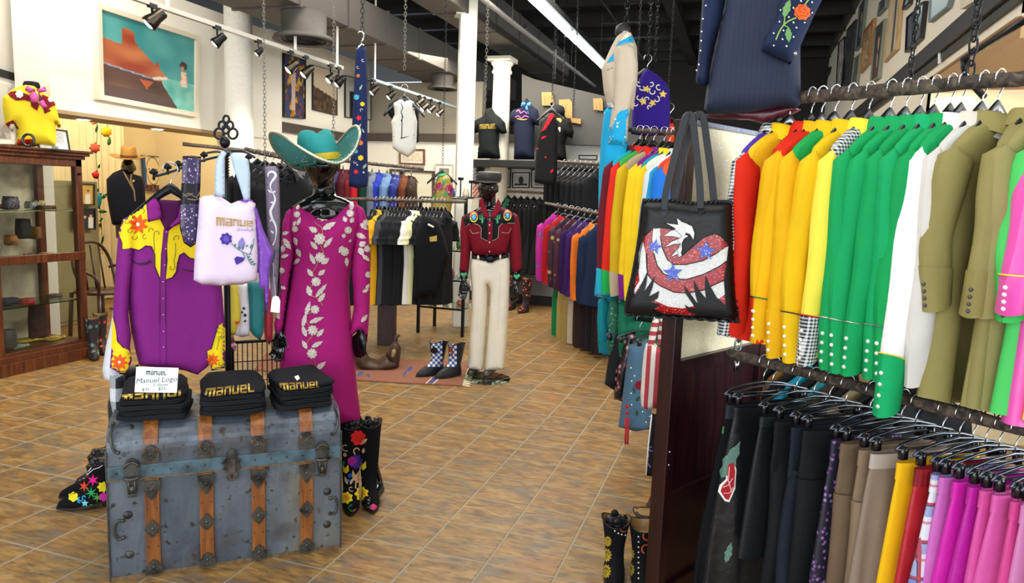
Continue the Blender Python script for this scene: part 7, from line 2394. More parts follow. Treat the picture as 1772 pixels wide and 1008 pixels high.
picture('canyon_painting', 'large painting of red rock ridge, turquoise sky and small seated figure in pale frame', [(158, 5), (336, 63), (335, 203), (163, 172)], WL, PALEFR, .045, canyon, .07, nx=110, ny=80)
WR_ = Plane((-5.75, 9, 2.8), n=(1, 0, 0))
picture('abstract_painting', 'tall multicoloured abstract painting with a standing pale figure', [(488, 92), (525, 104), (525, 206), (488, 202)], WR_, BLKFR, .01, lambda u, v: lin('#cbb3a8')[:3] if abs(u - .45) < .13 - .06 * v and .25 < v < .9 else blot('#b5662a', '#d0a030', '#3a2a30', '#26407a', '#8a2a20', s=4)(u, v), .04)
picture('landscape_photo', 'brown and cream landscape picture behind the glaring spotlight', [(539, 112), (581, 124), (581, 200), (539, 190)], WR_, BLKFR, .005, lambda u, v: mixc('#e8dcc4', '#c0a888', v) if v < .45 + .2 * u else mixc('#2f241c', '#6a5238', .5 + nz(u, v, 9)), .03)
picture('figures_photo', 'black and white picture of standing figures left of the navy trouser leg', [(595, 130), (640, 140), (640, 208), (595, 203)], WR_, BLKFR, .01, lambda u, v: lin('#17181a')[:3] if (abs(u - .3) < .13 or abs(u - .65) < .12) and v > .35 else lin('#b8b8b4')[:3], .03)
FW_ = Plane((-4, FY, 1.8), n=(0, -1, 0))
picture('sketch_picture', 'brown framed pale sketch hanging under the white vest', [(692, 258), (736, 258), (736, 286), (692, 284)], FW_, M('#7a4a22', 'wood'), .025, blot('#e9dfc6', '#e4d8bc', '#c8b896', s=9), .03, .03)
picture('small_portrait', 'white framed small portrait left of the flag poster', [(754, 283), (785, 284), (784, 345), (754, 345)], FW_, M('#c9c4b6', 'plain'), .015, portrait('#8a7f70', '#4a4038'), .03, .05)
def flagp(u, v):
 c = lin('#0d0f1a')[:3]
 if u > .5 and v < .55 and u < .75:
  c = lin('#f0f0f4')[:3] if (int(u * 40) + int(v * 30)) % 3 == 0 else lin('#22306e')[:3]
 if v > .25 and abs(u - .38) < .16 + .35 * (v - .25):
  c = lin('#d8c4a4')[:3]
 if v > .62 and abs(u - .45) < .42:
  c = (lin('#d8552a') if int((u + v) * 14) % 2 else lin('#f2ece2'))[:3] if abs(u - .4) > .12 else c
 if hypot((u - .45) / .09, (v - .13) / .1) < 1:
  c = lin('#c99a7c')[:3]
 if .45 < u < .62 and .28 < v < .5:
  c = lin('#d8402a' if int(v * 30) % 2 else '#f0ece6')[:3]
 return c
picture('flag_poster', 'dark poster of a man in pale suit wrapped in a starred striped flag', [(790, 280), (839, 281), (836, 342), (789, 340)], FW_, BLKFR, .006, flagp, .02, nx=50, ny=60)
for q, lab, f in (([(860, 292), (885, 292), (884, 325), (860, 324)], 'portrait of a man in grey suit, leftmost under the black shelf', portrait('#9a98a4', '#4a4a4a')),
     ([(887, 298), (918, 298), (917, 325), (887, 325)], 'black and white photo of a rider, second under the black shelf', lambda u, v: lin('#2a2a2a')[:3] if hypot((u - .5) / .2, (v - .5) / .35) < 1 or v > .8 else lin('#c8c8c4')[:3]),
     ([(920, 293), (945, 293), (945, 326), (920, 325)], 'grey photo partly hidden by the long charcoal coat', blot('#a8a49c', '#8a867e', '#c4c0b4', seed=4)),
     ([(950, 300), (976, 300), (976, 327), (950, 326)], 'reddish photo right of the long charcoal coat', blot('#b58a80', '#6a4a50', '#c8b0a0', seed=7)),
     ([(1002, 268), (1034, 268), (1034, 277), (1002, 276)], 'narrow grey framed picture left of the turquoise suit', blot('#b8bcb8', '#8a8e8c', seed=2))):
 picture('wall_photo', lab, q, FW_, BLKFR, .015, f, .03, .02, group='photos under the black shelf', nx=24, ny=24)
# door-like mirror behind the jackets
picture('wall_mirror', 'dark framed doorway mirror behind the coloured jackets on the far rail', [(676, 292), (753, 296), (753, 440), (676, 430)], FW_, BROWNTRIM, .035, lambda u, v: lin('#16171a')[:3] if .15 < u < .35 else mixc('#e8e2cc', '#d8d0b8', v), .04, nx=20, ny=20)
# ------------------------------------------------------------------ right wall pictures
RW = Plane((RX, 5, 3), n=(-1, 0, 0))
sp = lambda q: [(1370 + a / 4.383, b_ / 4.383) for a, b_ in q]
for k, (q, fr, f, lab) in enumerate((
 ([(372, 320), (418, 275), (412, 600), (345, 770)], BLKFR, blot('#c9c4b8', '#8a867c'), 'pale picture nearest the navy jacket on the right wall'),
 ([(437, 225), (507, 145), (447, 645), (390, 668)], BLKFR, blot('#4a4a4e', '#2a2a30', seed=1), 'tall black framed dark print on the right wall'),
 ([(532, 50), (585, -40), (547, 345), (500, 390)], M('#6f7f74', 'plain'), portrait('#3a3c44', '#202024'), 'grey green framed dark portrait on the right wall'),
 ([(495, 440), (540, 400), (512, 655), (465, 680)], M('#8a8e80', 'plain'), blot('#6a6a66', '#48484a', seed=4), 'small grey picture low on the right wall'),
 ([(568, 240), (648, 135), (607, 480), (540, 558)], GOLDFR, blot('#b5946a', '#8a6a48', '#c8b088', seed=5), 'gold framed brown drawing on the right wall'),
 ([(655, 215), (730, 140), (682, 590), (620, 632)], M('#8f9482', 'plain'), portrait('#3a3432', '#5a3a30'), 'grey framed dark portrait leaning out beside the gold drawing'),
 ([(690, 20), (745, -50), (735, 60), (672, 125)], M('#77807a', 'plain'), blot('#4a5048', '#2c302c', seed=7), 'grey picture high on the right wall above the portrait'),
 ([(785, -110), (865, -150), (822, 372), (722, 475)], M('#c9a877', 'wood'), lambda u, v: lin('#4a4a48')[:3] if abs(u - .55) < .1 else lin('#c9bc9c')[:3], 'tall tan framed print with dark centre strip'),
 ([(890, -40), (935, -90), (920, 30), (870, 78)], BLKFR, blot('#aac0cc', '#7a94a4', seed=3), 'small reflecting picture at the top by the first chain'),  # reflection painted as pale blue blotches in the image
 ([(905, 130), (968, 75), (945, 345), (893, 400)], BLKFR, blot('#5a6470', '#3a424c', seed=8), 'black framed grey print left of the reflecting one'),
 ([(970, 55), (1042, 5), (1010, 290), (952, 345)], BLKFR, lambda u, v: mixc('#cfe4ee', '#5a5c64', v * 1.5), 'black framed print reflecting the sky'),  # sky reflection put into the image as a fade from pale to dark
 ([(1090, -60), (1290, -160), (1220, 55), (1076, 170)], M('#7e8c90', 'plain'), lambda u, v: mixc('#d8eef2', '#b8ccd0', v), 'large silver framed picture at the upper right reflecting daylight'),  # daylight reflection painted into the image colour
 ([(1330, -60), (1560, -210), (1500, -30), (1330, 70)], M('#d8cdb8', 'plain'), blot('#e0d6c0', '#cfc4ac', seed=9), 'wide cream framed picture above the dark moulding'),
 ([(272, 540), (306, 505), (292, 560), (262, 620)], BLKFR, blot('#3a3430', '#5a5048', seed=2), 'small dark picture deep down the right wall'),
)):
 picture('wall_picture', lab, sp(q), RW, fr, .014, f, .035, group='framed pictures on the right wall', nx=16, ny=20)
# pipe stub and bracket on the wall
tag(MB().tube([onx(1626, 65, RX - .03), onx(1626, 110, RX - .03)], .010, 6).build('wall_conduit', WHITE, None, True, world=True), 'white conduit drop below the dark moulding on the right wall', 'conduit')
# black curtain rod in the bay
r0, r1 = atd(1668, 102, 2.9), atd(1790, 25, 2.2)
rod = thing('curtain_rod', 'black metal rod slanting across the bright bay at the upper right', 'rod', r0)
MB().tube([r0, r1 + (r1 - r0) * .3], .012, 10).build('rod', IRON, rod, True, world=True)
MB().tube([r0, r0 + V((.02, .02, -.07)), atd(1703, 168, 2.95)], [.018, .012, .014], 8).build('joint', IRON, rod, True, world=True)
# ------------------------------------------------------------------ black shelf with torso mannequins
s0, s1 = ony(806, 277, 9.6), ony(1040, 283, 9.6)
sh = thing('wall_shelf', 'long black shelf carrying torso mannequins high on the far wall', 'shelf', ((s0.x + s1.x) / 2, 9.6, s0.z))
MB().bb((s0.x, 9.30, s0.z - .09), (s1.x + .3, FY, s0.z)).build('board', EBONY, sh, world=True, bevel=.004)
TP_ = Plane((-3, 9.5, 2.3), n=(0, -1, 0))
for k, (lab, ol, c, dec) in enumerate((
 ('black torso mannequin in black tee with gold lettering, left on the black shelf', [(838, 200), (841, 188), (851, 186), (857, 196), (866, 203), (874, 212), (877, 230), (868, 232), (864, 228), (863, 250), (866, 274), (826, 274), (829, 250), (828, 229), (820, 232), (817, 225), (822, 208)], '#0c1211', 0),
 ('black torso mannequin in navy tee with blue bow, middle on the black shelf', [(902, 186), (905, 176), (912, 170), (918, 178), (922, 184), (931, 190), (934, 205), (932, 218), (925, 215), (924, 245), (925, 276), (889, 276), (890, 245), (889, 215), (883, 216), (882, 200), (888, 190)], '#10162a', 1),
 ('black torso mannequin in black polo with yellow collar and cap, right on the black shelf', [(950, 200), (956, 186), (966, 180), (976, 190), (978, 202), (988, 208), (993, 228), (990, 240), (982, 236), (978, 250), (981, 278), (940, 278), (941, 250), (938, 230), (934, 232), (936, 210)], '#0e0e10', 2),
)):
 t = thing('torso_mannequin', lab, 'mannequin', TP_.hit(sum(p[0] for p in ol) / len(ol), 276))
 b_ = puff('torso', ol, TP_, .26, M(c, 'fabric', .85), t, .004, 16, .03, .12, seed=k)
 tr = bvh(b_)
 if k == 0:
  drape('lettering', word_polys('manuel', ((830, 215), (859, 214), (859, 222), (830, 223))), tr, GOLD2, t, .008, 2)
 if k == 1:
  for pg in ([(911, 178), (903, 176), (901, 184), (906, 185)], [(911, 178), (919, 176), (918, 184), (912, 184)], [(909, 182), (913, 182), (915, 198), (909, 190)]):
   puff('bow', pg, Plane(TP_.pt(0, 0, .15), n=TP_.n), .03, M('#2a7ad0', 'satin'), t, 0, step=.02, rim=.02)
  drape('script_print', [strip(spline([(894, 193), (898, 190), (901, 196), (907, 192), (912, 197)], 2), 1.6), strip(spline([(892, 203), (897, 200), (902, 205), (908, 200), (915, 203)], 2), 1.8)], tr, M('#c84a9a', 'plain'), t, .006, 2)
  drape('print_line', [strip(spline([(895, 205), (903, 207), (912, 206)], 2), 1.4)], tr, M('#b8a03a', 'plain'), t, .008, 2)
 if k == 2:
  drape('collar', [[(962, 205), (975, 203), (970, 212)]], tr, M('#c9a04a', 'fabric'), t, .006, 2)
  drape('crest', [circ(968, 222, 2.2), [(967, 224), (970, 224), (969, 229)]], tr, M('#d8d0d0', 'plain'), t, .006, 2)
  c_ = TP_.hit(965, 192)
  MB().lathe([(.10, -.05), (.105, 0), (.09, .05), (.04, .075)], c_ + V((0, -.02, 0)), 18).build('cap', M('#14161c', 'fabric'), t, True, world=True)
cg = thing('long_coat', 'long charcoal coat with red flower lining hanging in front of the black shelf', 'coat', atd(945, 200, 8.2))
cgp = Plane(atd(945, 260, 8.2))
hanger('wide', tuple(cgp.hit(955, 178)), .2, 'black hanger holding the long charcoal coat', 'hangers on chains')
chain('chain', 'chain holding the long charcoal coat', cgp.hit(955, 178), cgp.hit(955, 178) + V((0, 0, 1.3)), .036, .0022, 'thin far chains', IRON)
cb = puff('coat', [(953, 195), (960, 198), (966, 215), (965, 250), (964, 300), (962, 318), (948, 321), (925, 315), (926, 280), (929, 240), (936, 222), (945, 205)], cgp, .12, M('#161618', 'fabric', .9), cg, .006, 20, .03, .05)
drape('red_lining', [[(953, 196), (960, 199), (944, 224), (937, 228)], leafp(936, 240, 946, 235, 2), leafp(953, 299, 957, 292, 2), leafp(943, 270, 945, 274, 1.5), leafp(929, 258, 932, 256, 1.5)], bvh(cb), M('#c8202a', 'fabric'), cg, .008, 2)
# gold letters on the bulkhead
GL = M('#8c6d36', 'plain', .6)
GLP = Plane(B.pt(0, 0, .02), n=(0, -1, 0))
for k, pls in enumerate(([[(938, 160), (957, 160), (958, 168), (958, 183), (939, 183)], [(953, 178), (958, 178), (960, 190), (970, 190), (970, 194), (956, 194)]], [[(968, 173), (986, 172), (991, 178), (991, 205), (982, 205), (968, 198)], [(988, 204), (1006, 206), (1006, 215), (989, 212)]], [[(1027, 171), (1042, 170), (1044, 176), (1044, 192), (1028, 190)]])):
 t = thing('gold_letter', ['first gold block letter m on the dark bulkhead', 'second gold block letter with long foot on the dark bulkhead', 'third gold block letter m next to the tan suit'][k], 'letter', GLP.hit(*pls[0][0]), group='gold letters on the bulkhead')
 flatpoly('letter_block', pls, GLP, .0, GL, t, .03)
 x0, y0 = pls[0][0]
 flatpoly('groove', [[(x0 + dx, y0 + 7), (x0 + dx + 1.3, y0 + 7), (x0 + dx + 1.3, y0 + 22), (x0 + dx, y0 + 22)] for dx in (5.5, 11.5)], GLP, .031, M('#6b5428', 'plain'), t, .001)
# ------------------------------------------------------------------ far racks
DKN = M('#101115', 'fabric', .9)
FR1 = Rail(ony(850, 329, 9.75), ony(945, 334, 9.6))
rail_thing('branch_rail', 'pale branch rail of black dresses under the framed photos', FR1, -.1, 1.2, .018, BARK2)
rack(FR1, [(858 + 11 * k, lab, C_(c)) for k, (c, lab) in enumerate((('#1c3a2c', 'dark green dress with leaf shoulders behind the burgundy shirt'), ('#3f9a3a', 'bright green leafy top behind the burgundy shirt'), ('#1f5a3c', 'deep green top beside the bright green one'), ('#0e0f12', 'long black dress on the pale branch rail'), ('#0e0f12', 'long black dress on the pale branch rail'), ('#0e0f12', 'long black dress on the pale branch rail'), ('#121317', 'long black dress on the pale branch rail'), ('#0e0f12', 'long black dress on the pale branch rail')))], 'F', dict(W=.15, L=1.0, sl=.5, sr=.045, D=.05, hem=.2), 'dress', 'dress', 'dresses under the framed photos', yoke=False, hl='black hanger on the pale branch rail', ang=-.2, res=(18, 10))
# black tees on the long rail in the middle
NR = Rail(atd(485, 341, 6.6), atd(798, 349, 7.0))
rail_thing('metal_rail', 'long grey branch rail of black tees across the middle of the shop', NR, -.1, 1.03, .017, BARK2)
NI = []
ncol = ['#14161a'] * 30
ncol[1] = '#d8a018'
ncol[3] = '#3c3e44'
ncol[10] = '#e6e4da'
ncol[11] = '#e3e0a8'
nn_ = {1: 'yellow orange tee, only yellow one on the long tee rail', 3: 'dark grey tee on the long tee rail', 10: 'white tee, only white one on the long tee rail', 11: 'cream yellow tee beside the white one on the long tee rail'}
for k in range(19):
 NI.append((652 + k * 6.6, nn_.get(k, 'black tee on the long rail in the middle of the shop' if k < 18 else 'black tee with gold print facing out at the rail end'), C_(ncol[k])))
rack(NR, NI, 'N', dict(W=.21, L=.86, sl=.2, sr=.07, D=.04, hem=.24, short=True), 'tee', 'tee shirt', 'tees on the long rail', yoke=False, hl='black hanger on the long tee rail', ang=-.55, res=(20, 12))
rack(NR, [(500 + 12 * k, 'black jacket on the long rail left of the teal hat' if k < 4 else 'dark shirt on the long rail behind the magenta gown', C_('#0f1013' if k % 3 else '#1b1c22')) for k in range(11)], 'N2', dict(W=.21, L=.86, sl=.6, sr=.06, D=.05), 'jacket', 'jacket', 'dark clothes behind the gown', yoke=False, hang=None, ang=-.5, res=(18, 10))
bt_ = thing('black_tee', 'black sweatshirt with white neck label and gold print facing out at the tee rail end', 'shirt', atd(745, 372, 6.7))
bq = puff('cloth', [(733, 374), (742, 372), (760, 382), (770, 410), (777, 440), (768, 480), (758, 508), (735, 510), (718, 520), (715, 450), (722, 400)], Plane(atd(745, 440, 6.7)), .14, DKN, bt_, .006, 24, .03, .06)
drape('gold_print', [[(743, 410), (756, 407), (756, 417), (744, 418)]], bvh(bq), GOLD2, bt_, .006, 2)
drape('neck_label', [[(741, 386), (751, 391), (750, 394), (740, 389)]], bvh(bq), WHITE, bt_, .006, 2)
lgp = atd(670, 545, 7.4)
st_ = thing('wooden_block', 'dark wooden plinth leg standing under the black tee rail', 'plinth', (lgp.x, lgp.y, 0))
MB().box((lgp.x, lgp.y, .25), (.17, .17, .5), rz=.3).build('post', M('#3a2318', 'wood'), st_, world=True, bevel=.004)
MB().box((lgp.x, lgp.y, .51), (.5, .3, .03), rz=.3).build('top', M('#3a2318', 'wood'), st_, world=True, bevel=.004)
# jackets on the far rail
OR = Rail(atd(440, 262, 7.6), atd(738, 293, 8.6))
rail_thing('branch_rail', 'far branch rail of jackets along the bright wall', OR, -.35, .98, .02, BARK2)
oc = [(500, '#3a3b40', 'charcoal'), (512, '#55565c', 'mid grey'), (524, '#77787c', 'light grey'), (536, '#5c5c66', 'grey blue'), (546, '#16171b', 'black'), (556, '#42444a', 'slate grey'), (568, '#2a2130', 'dark violet'), (580, '#16171b', 'black'), (592, '#3b2a5a', 'purple'), (606, '#4a1420', 'maroon'), (618, '#6b1622', 'wine red'), (632, '#b81c2c', 'bright red'), (645, '#17352c', 'bottle green'), (656, '#6c7486', 'steel grey'), (668, '#1f34a0', 'royal blue'), (682, '#6888b0', 'light denim blue'), (696, '#1a2a80', 'blue and white patterned'), (710, '#6b3a1e', 'rust brown'), (724, '#3b2a22', 'dark brown')]
rack(OR, [(px - 12, '%s jacket on the far branch rail, %s' % (n_, 'behind the teal hat' if px < 600 else 'above the black tees'), C_(c if 'patterned' not in n_ else M(c, 'floral', .8, col2='#e8e8f0', col3='#1a2a80', scale=14))) for px, c, n_ in oc if not (c == '#16171b')] + [(px - 12, 'black jacket on the far branch rail', C_(c)) for px, c, n_ in oc if c == '#16171b'], 'O', dict(W=.24, L=.8, sl=.65, sr=.075, D=.07), 'jacket', 'jacket', 'jackets on the far branch rail', yoke=False, hl='dark hanger on the far branch rail', ang=-.45, res=(20, 11))
# black jackets at the left behind the white column
PR = Rail(atd(432, 260, 5.9), atd(498, 274, 5.7))
rail_thing('branch_rail', 'short branch rail of black jackets right of the white column', PR, -.1, 1.1, .02, BARK)
rack(PR, [(446 + 13 * k, 'black jacket on the short rail between white column and teal hat', C_('#0f1013')) for k in range(5)], 'P', dict(W=.22, L=.8, sl=.62, sr=.07, D=.05), 'jacket', 'jacket', 'black jackets right of the white column', yoke=False, hl='black hanger right of the white column', ang=-.3, res=(18, 10))
# ------------------------------------------------------------------ hung pieces in the middle distance
hn = thing('embroidered_trousers', 'narrow navy trousers with flower embroidery hanging from a silver hook', 'trousers', atd(626, 70, 4.6))
hpn = Plane(atd(624, 190, 4.6))
hb = puff('cloth', [(616, 86), (622, 80), (630, 78), (634, 84), (636, 140), (636, 200), (636, 260), (637, 310), (636, 322), (620, 326), (604, 322), (603, 312), (608, 260), (610, 200), (613, 140)], hpn, .07, M('#1b2850', 'fabric', .85), hn, .004, 30, .02, .04)
th_ = bvh(hb)
for col, pl in (('#e8722a', [fl(624, 247, 4.5, 6), fl(620, 131, 3, 5)]), ('#e5c52a', [fl(624, 273, 5, 6), fl(627, 180, 4, 6)]), ('#d02a3a', [fl(616, 297, 4, 6), fl(621, 204, 5, 5, .4)]), ('#4aa8c8', [fl(616, 262, 3.5, 6), fl(617, 168, 5, 6)]), ('#9ab08a', [leafp(628, 292, 634, 282, 2), leafp(619, 222, 625, 214, 2), leafp(622, 156, 627, 146, 1.6), leafp(618, 240, 613, 232, 1.6), leafp(630, 230, 626, 222, 1.5)]), ('#c8b8c8', [strip(curl(614, 280, 3, 0), 1), strip(curl(626, 190, 3, 2), 1), strip(curl(620, 116, 3, 1), 1), strip(curl(628, 104, 3, 1), 1), circ(629, 298, 1.8), circ(618, 285, 1.5)])):
 drape('embroidery', pl, th_, M(col, 'fabric'), hn, .005, 2)
mb = MB().tube([hpn.hit(x, y) for x, y in ((620, 58), (623, 54), (628, 56), (630, 62), (628, 68), (625, 74))], .006, 6).tube([hpn.hit(618, 86), hpn.hit(626, 76), hpn.hit(630, 80)], .008, 6)
mb.build('hook', CHROME, hn, True, world=True)
ch = hpn.hit(627, 55)
chain('chain', 'chain above the navy embroidered trouser leg', ch, V((ch.x, ch.y, 4.2)), .036, .0022, 'thin far chains', IRON)
hv = thing('waistcoat', 'white laced waistcoat with black sides hanging from a black hanger', 'waistcoat', atd(700, 160, 5.6))
hvp = Plane(atd(700, 220, 5.6))
puff('black_back', [(672, 182), (684, 172), (700, 168), (716, 172), (724, 182), (725, 230), (724, 246), (716, 250), (684, 214), (672, 198)], Plane(hvp.pt(0, 0, -.04), n=hvp.n), .05, M('#131416', 'fabric'), hv, 0, step=.03, rim=.03)
vb = puff('panel', [(681, 178), (696, 171), (700, 176), (705, 170), (716, 176), (718, 195), (722, 210), (721, 240), (720, 260), (706, 272), (690, 264), (679, 256), (679, 225), (677, 210), (683, 198)], hvp, .08, M('#dedbd2', 'fabric'), hv, .003, 20, .02, .04)
cord_px('lacing', [[(695, 172), (696, 200), (695, 240), (695, 268)], [(681, 236), (695, 239), (717, 233)], [(694, 178), (697, 186), (694, 194), (697, 202), (694, 210)]], bvh(vb), M('#2a2a2c', 'plain'), hv, .004)
hanger('wide', tuple(hvp.hit(700, 153)), .2, 'black hanger carrying the white laced waistcoat', 'hangers on chains')
# olive beaded jacket
oj = thing('beaded_jacket', 'olive gold jacket with crimson beaded flowers and green collar', 'jacket', atd(765, 300, 7.6))
hanger('wide', tuple(atd(766, 284, 7.6)), .3, 'black hanger holding the olive beaded jacket', 'hangers on chains')
chain('chain', 'chain holding the olive beaded jacket', atd(766, 284, 7.6), V((atd(766, 284, 7.6).x, atd(766, 284, 7.6).y, 4.2)), .036, .0022, 'thin far chains', IRON)
ojb = puff('body', [(758, 302), (770, 299), (778, 306), (784, 325), (783, 350), (776, 390), (772, 420), (760, 426), (750, 420), (745, 400), (746, 350), (750, 325)], Plane(atd(765, 360, 7.6)), .2, M('#8a7a34', 'floral', .5, col2='#c9b45a', col3='#a59040', scale=40), oj, .006, 20, .03, .08)
to_ = bvh(ojb)
drape('beaded_flower', [fl(761, 322, 7, 6), fl(777, 326, 7, 7), fl(751, 330, 4.5, 5), fl(779, 334, 4, 5)], to_, M('#8f1f4a', 'beads', .3, col2='#4a0f24', col3='#f0c8e0', scale=70), oj, .01, 2)
drape('collar', [[(755, 306), (758, 300), (770, 298), (772, 303), (760, 306), (754, 314)], circ(768, 314, 3), circ(752, 340, 3), circ(770, 336, 3)], to_, M('#2a9a5a', 'fabric'), oj, .01, 2)
# glass shelf unit with small wares
gu = thing('glass_shelf_unit', 'black framed glass shelf unit beside the olive beaded jacket', 'shelf unit', atd(790, 530, 8.0))
gc = atd(795, 450, 8.0)
gz = 1.52
GX0, GX1, GY0, GY1 = gc.x - .42, gc.x + .12, gc.y - .15, gc.y + .3
for x in (GX0, GX1):
 for y in (GY0, GY1):
  MB().bb((x - .015, y - .015, 0), (x + .015, y + .015, gz)).build('post', IRON, gu, world=True)
for z in (.3, .62, .95, gz):
 MB().bb((GX0, GY0, z), (GX1, GY1, z + .012)).build('shelf', M('#c3d6cc', 'glass'), gu, world=True)
 MB().bb((GX0, GY0, z - .01), (GX1, GY0 + .012, z + .004)).build('shelf_edge', IRON, gu, world=True)
rs = random.Random(8)
wares = ['brass trinket dish', 'mauve candle jar', 'gold bangle stand', 'amber perfume bottle', 'silver cup', 'pink glass jar', 'black lacquer bowl', 'blue enamel box', 'copper bell', 'white china cup', 'green glass bottle', 'ivory pot']
wc = ['#b08a3a', '#a888b8', '#c8a24a', '#a8642a', '#b8bcc0', '#c87a98', '#1a1a1e', '#2a4a9a', '#a85a34', '#e6e2da', '#3a7a4a', '#d8ceb4']
for k, (n_, c) in enumerate(zip(wares, wc)):
 z = (.312, .632, .962, 1.532)[k % 4]
 x, y = GX0 + .10 + .15 * (k // 4) + .04 * (k % 2), GY0 + .14 + .05 * (k % 3)
 h = (.06, .10, .13, .09)[(k * 3) % 4]
 o = MB().lathe([(.02, 0), (.035, .005), (.04, h * .5), (.025, h * .8), (.03, h), (.02, h)], n=12).build(n_.split()[-1] if n_.split()[-1] != 'stand' else 'bangle_stand', M(c, 'gloss', .25), None, True)
 o.location = (x, y, z)
 tag(o, n_ + ' on the %s level of the glass shelf unit' % ('lowest', 'second', 'third', 'top')[k % 4], n_.split()[-1], 'small wares on the glass shelf unit')
for k in range(3):
 t = thing('candle_holder', 'black iron candle holder, %s of three before the flag poster' % ('left', 'middle', 'right')[k], 'candle holder', (GX1 - .28 + .13 * k, GY0 + .2, gz + .012), 0, 'iron candle holders')
 MB().tube([(0, 0, 0), (0, 0, .16 + .03 * (k == 1))], .008, 6).lathe([(.04, 0), (.04, .01)], n=10).build('stem', IRON, t)
 MB().lathe([(.03, .0), (.034, .03), (.02, .03)], (0, 0, .16 + .03 * (k == 1)), 10).build('cup', IRON, t)
for k, (x, y, nm) in enumerate(((885, 535, 'left'), (908, 540, 'right'), (875, 528, 'rear'))):
 g = onz(x, y)
 t, o = boot('embroidered_boot', '%s black boot with bright flowers standing under the black dresses' % nm, g + V((0, .05, 0)), -.2, .42, M('#111014', 'floral', .8, col2='#e5c24a', col3='#b8303a', scale=26), 'flowered boots under the black dresses', s=1.1)
# ------------------------------------------------------------------ rug and saddle
rg = thing('woven_rug', 'terracotta woven rug with blue motifs and cream fringe', 'rug', onz(720, 650))
q = [onz(x, y, .0) for x, y in ((440, 640), (560, 655), (690, 663), (800, 668), (812, 628), (700, 623), (560, 618), (460, 612))]
mb = MB()
mb.add([(p.x, p.y, .002) for p in q] + [(p.x, p.y, .010) for p in q], [tuple(range(7, -1, -1)), tuple(range(8, 16))] + [(i, (i + 1) % 8, 8 + (i + 1) % 8, 8 + i) for i in range(8)])
ro = mb.build('weave', M('#8c5a44', 'stripe_h', .9, col2='#80503c', scale=30), rg, world=True)
tr = bvh(ro)
drape('motif', [strip([(754, 654), (740, 666)], 7), leafp(714, 634, 704, 642, 3), leafp(697, 652, 704, 640, 2), leafp(618, 650, 630, 642, 3), leafp(640, 652, 634, 646, 2)], tr, M('#45528a', 'fabric'), rg, .002, 4)
drape('stripe', [strip([(748, 653), (735, 665)], 2), strip([(760, 654), (746, 667)], 2)], tr, M('#d8b8a0', 'fabric'), rg, .003, 4)
mb = MB()
a, b_ = onz(800, 668), onz(812, 628)
for k in range(36):
 p = a.lerp(b_, k / 35)
 mb.tube([(p.x, p.y, .009), (p.x + .035, p.y - .01, .008), (p.x + .07, p.y - .012 * (k % 3), .004)], .004, 4)
o = mb.build('fringe', M('#d8c8a8', 'fabric'), rg, world=True)
o['kind'] = 'stuff'
sa = thing('saddle', 'worn brown leather riding saddle lying on the rug', 'saddle', onz(655, 640))
SDP = Plane(onz(655, 640) + V((0, .1, 0)), yaw=0)
SM = M('#4a352a', 'leather', .45)
puff('skirt', [(620, 590), (630, 604), (640, 618), (652, 622), (668, 612), (680, 616), (692, 620), (690, 632), (676, 640), (660, 641), (640, 642), (622, 637), (612, 620), (612, 600)], SDP, .30, SM, sa, .01, 30, .02, .10)
puff('cantle', [(608, 588), (618, 596), (626, 606), (634, 622), (630, 634), (616, 630), (608, 612)], Plane(SDP.pt(0, 0, .06), n=SDP.n), .10, M('#5a3c2c', 'leather', .35), sa, 0, step=.02, rim=.04)
puff('fork', [(668, 612), (674, 600), (680, 592), (683, 588), (690, 594), (694, 602), (692, 622), (690, 634), (678, 630)], Plane(SDP.pt(0, 0, .04), n=SDP.n), .14, SM, sa, 0, step=.02, rim=.05)
puff('wool_patch', [(676, 620), (678, 606), (683, 602), (686, 608), (683, 618)], Plane(SDP.pt(0, 0, .11), n=SDP.n), .03, M('#a08a60', 'fabric'), sa, 0, step=.015, rim=.02)
MB().tube([SDP.hit(x, y) for x, y in ((682, 606), (684, 590), (686, 582), (692, 579))], [.03, .022, .016, .012], 8).build('horn', SM, sa, True, world=True)
# ================================================================== left side: display case
OAKD = M('#5a2c14', 'wood', .35, col2='#35180b', col3='#7a4221')
CX, CY0, CY1, CH = -5.5, 3.25, 4.80, 1.74
cs = thing('display_case', 'tall oak display case with glass panes and glass shelves', 'display case', (CX - .25, 4.1, 0))
def cbx(a, b_, n_, m_=OAKD, bev=.003, par=cs):
 return MB().bb(a, b_).build(n_, m_, par, world=True, bevel=bev)
for y in (CY0, CY1 - .06, 3.98):
 cbx((CX - .06, y, .12), (CX, y + .06, CH), 'stile')
 cbx((CX - .50, y, .12), (CX - .45, y + .06, CH), 'stile')
cbx((CX - .52, CY0 - .02, 0), (CX + .03, CY1 + .03, .10), 'plinth')
cbx((CX - .50, CY0, .10), (CX + .015, CY1 + .015, .15), 'plinth_moulding')
cbx((CX - .50, CY0, .15), (CX - .02, CY1, .17), 'floor_board')
cbx((CX - .03, CY0, .88), (CX + .005, CY1, .95), 'middle_rail')
cbx((CX - .50, CY0, .88), (CX - .03, CY1, .90), 'middle_board')
for k, (e, z0, z1) in enumerate(((.0, CH - .06, CH), (.02, CH, CH + .03), (.045, CH + .03, CH + .055), (.065, CH + .055, CH + .075))):
 cbx((CX - .52, CY0 - e, z0), (CX + e, CY1 + e, z1), 'cornice')
GLS = M('#f4faf6', 'glass')
for y0, y1 in ((CY0 + .06, 3.98), (4.04, CY1 - .06)):
 for z0, z1 in ((.17, .88), (.95, CH - .06)):
  cbx((CX - .025, y0, z0), (CX - .021, y1, z1), 'glass_pane', GLS, 0)
for z in (.52, 1.30):
 cbx((CX - .45, CY0 + .03, z), (CX - .05, CY1 - .03, z + .008), 'glass_shelf', M('#bcd8c8', 'glass'), 0)
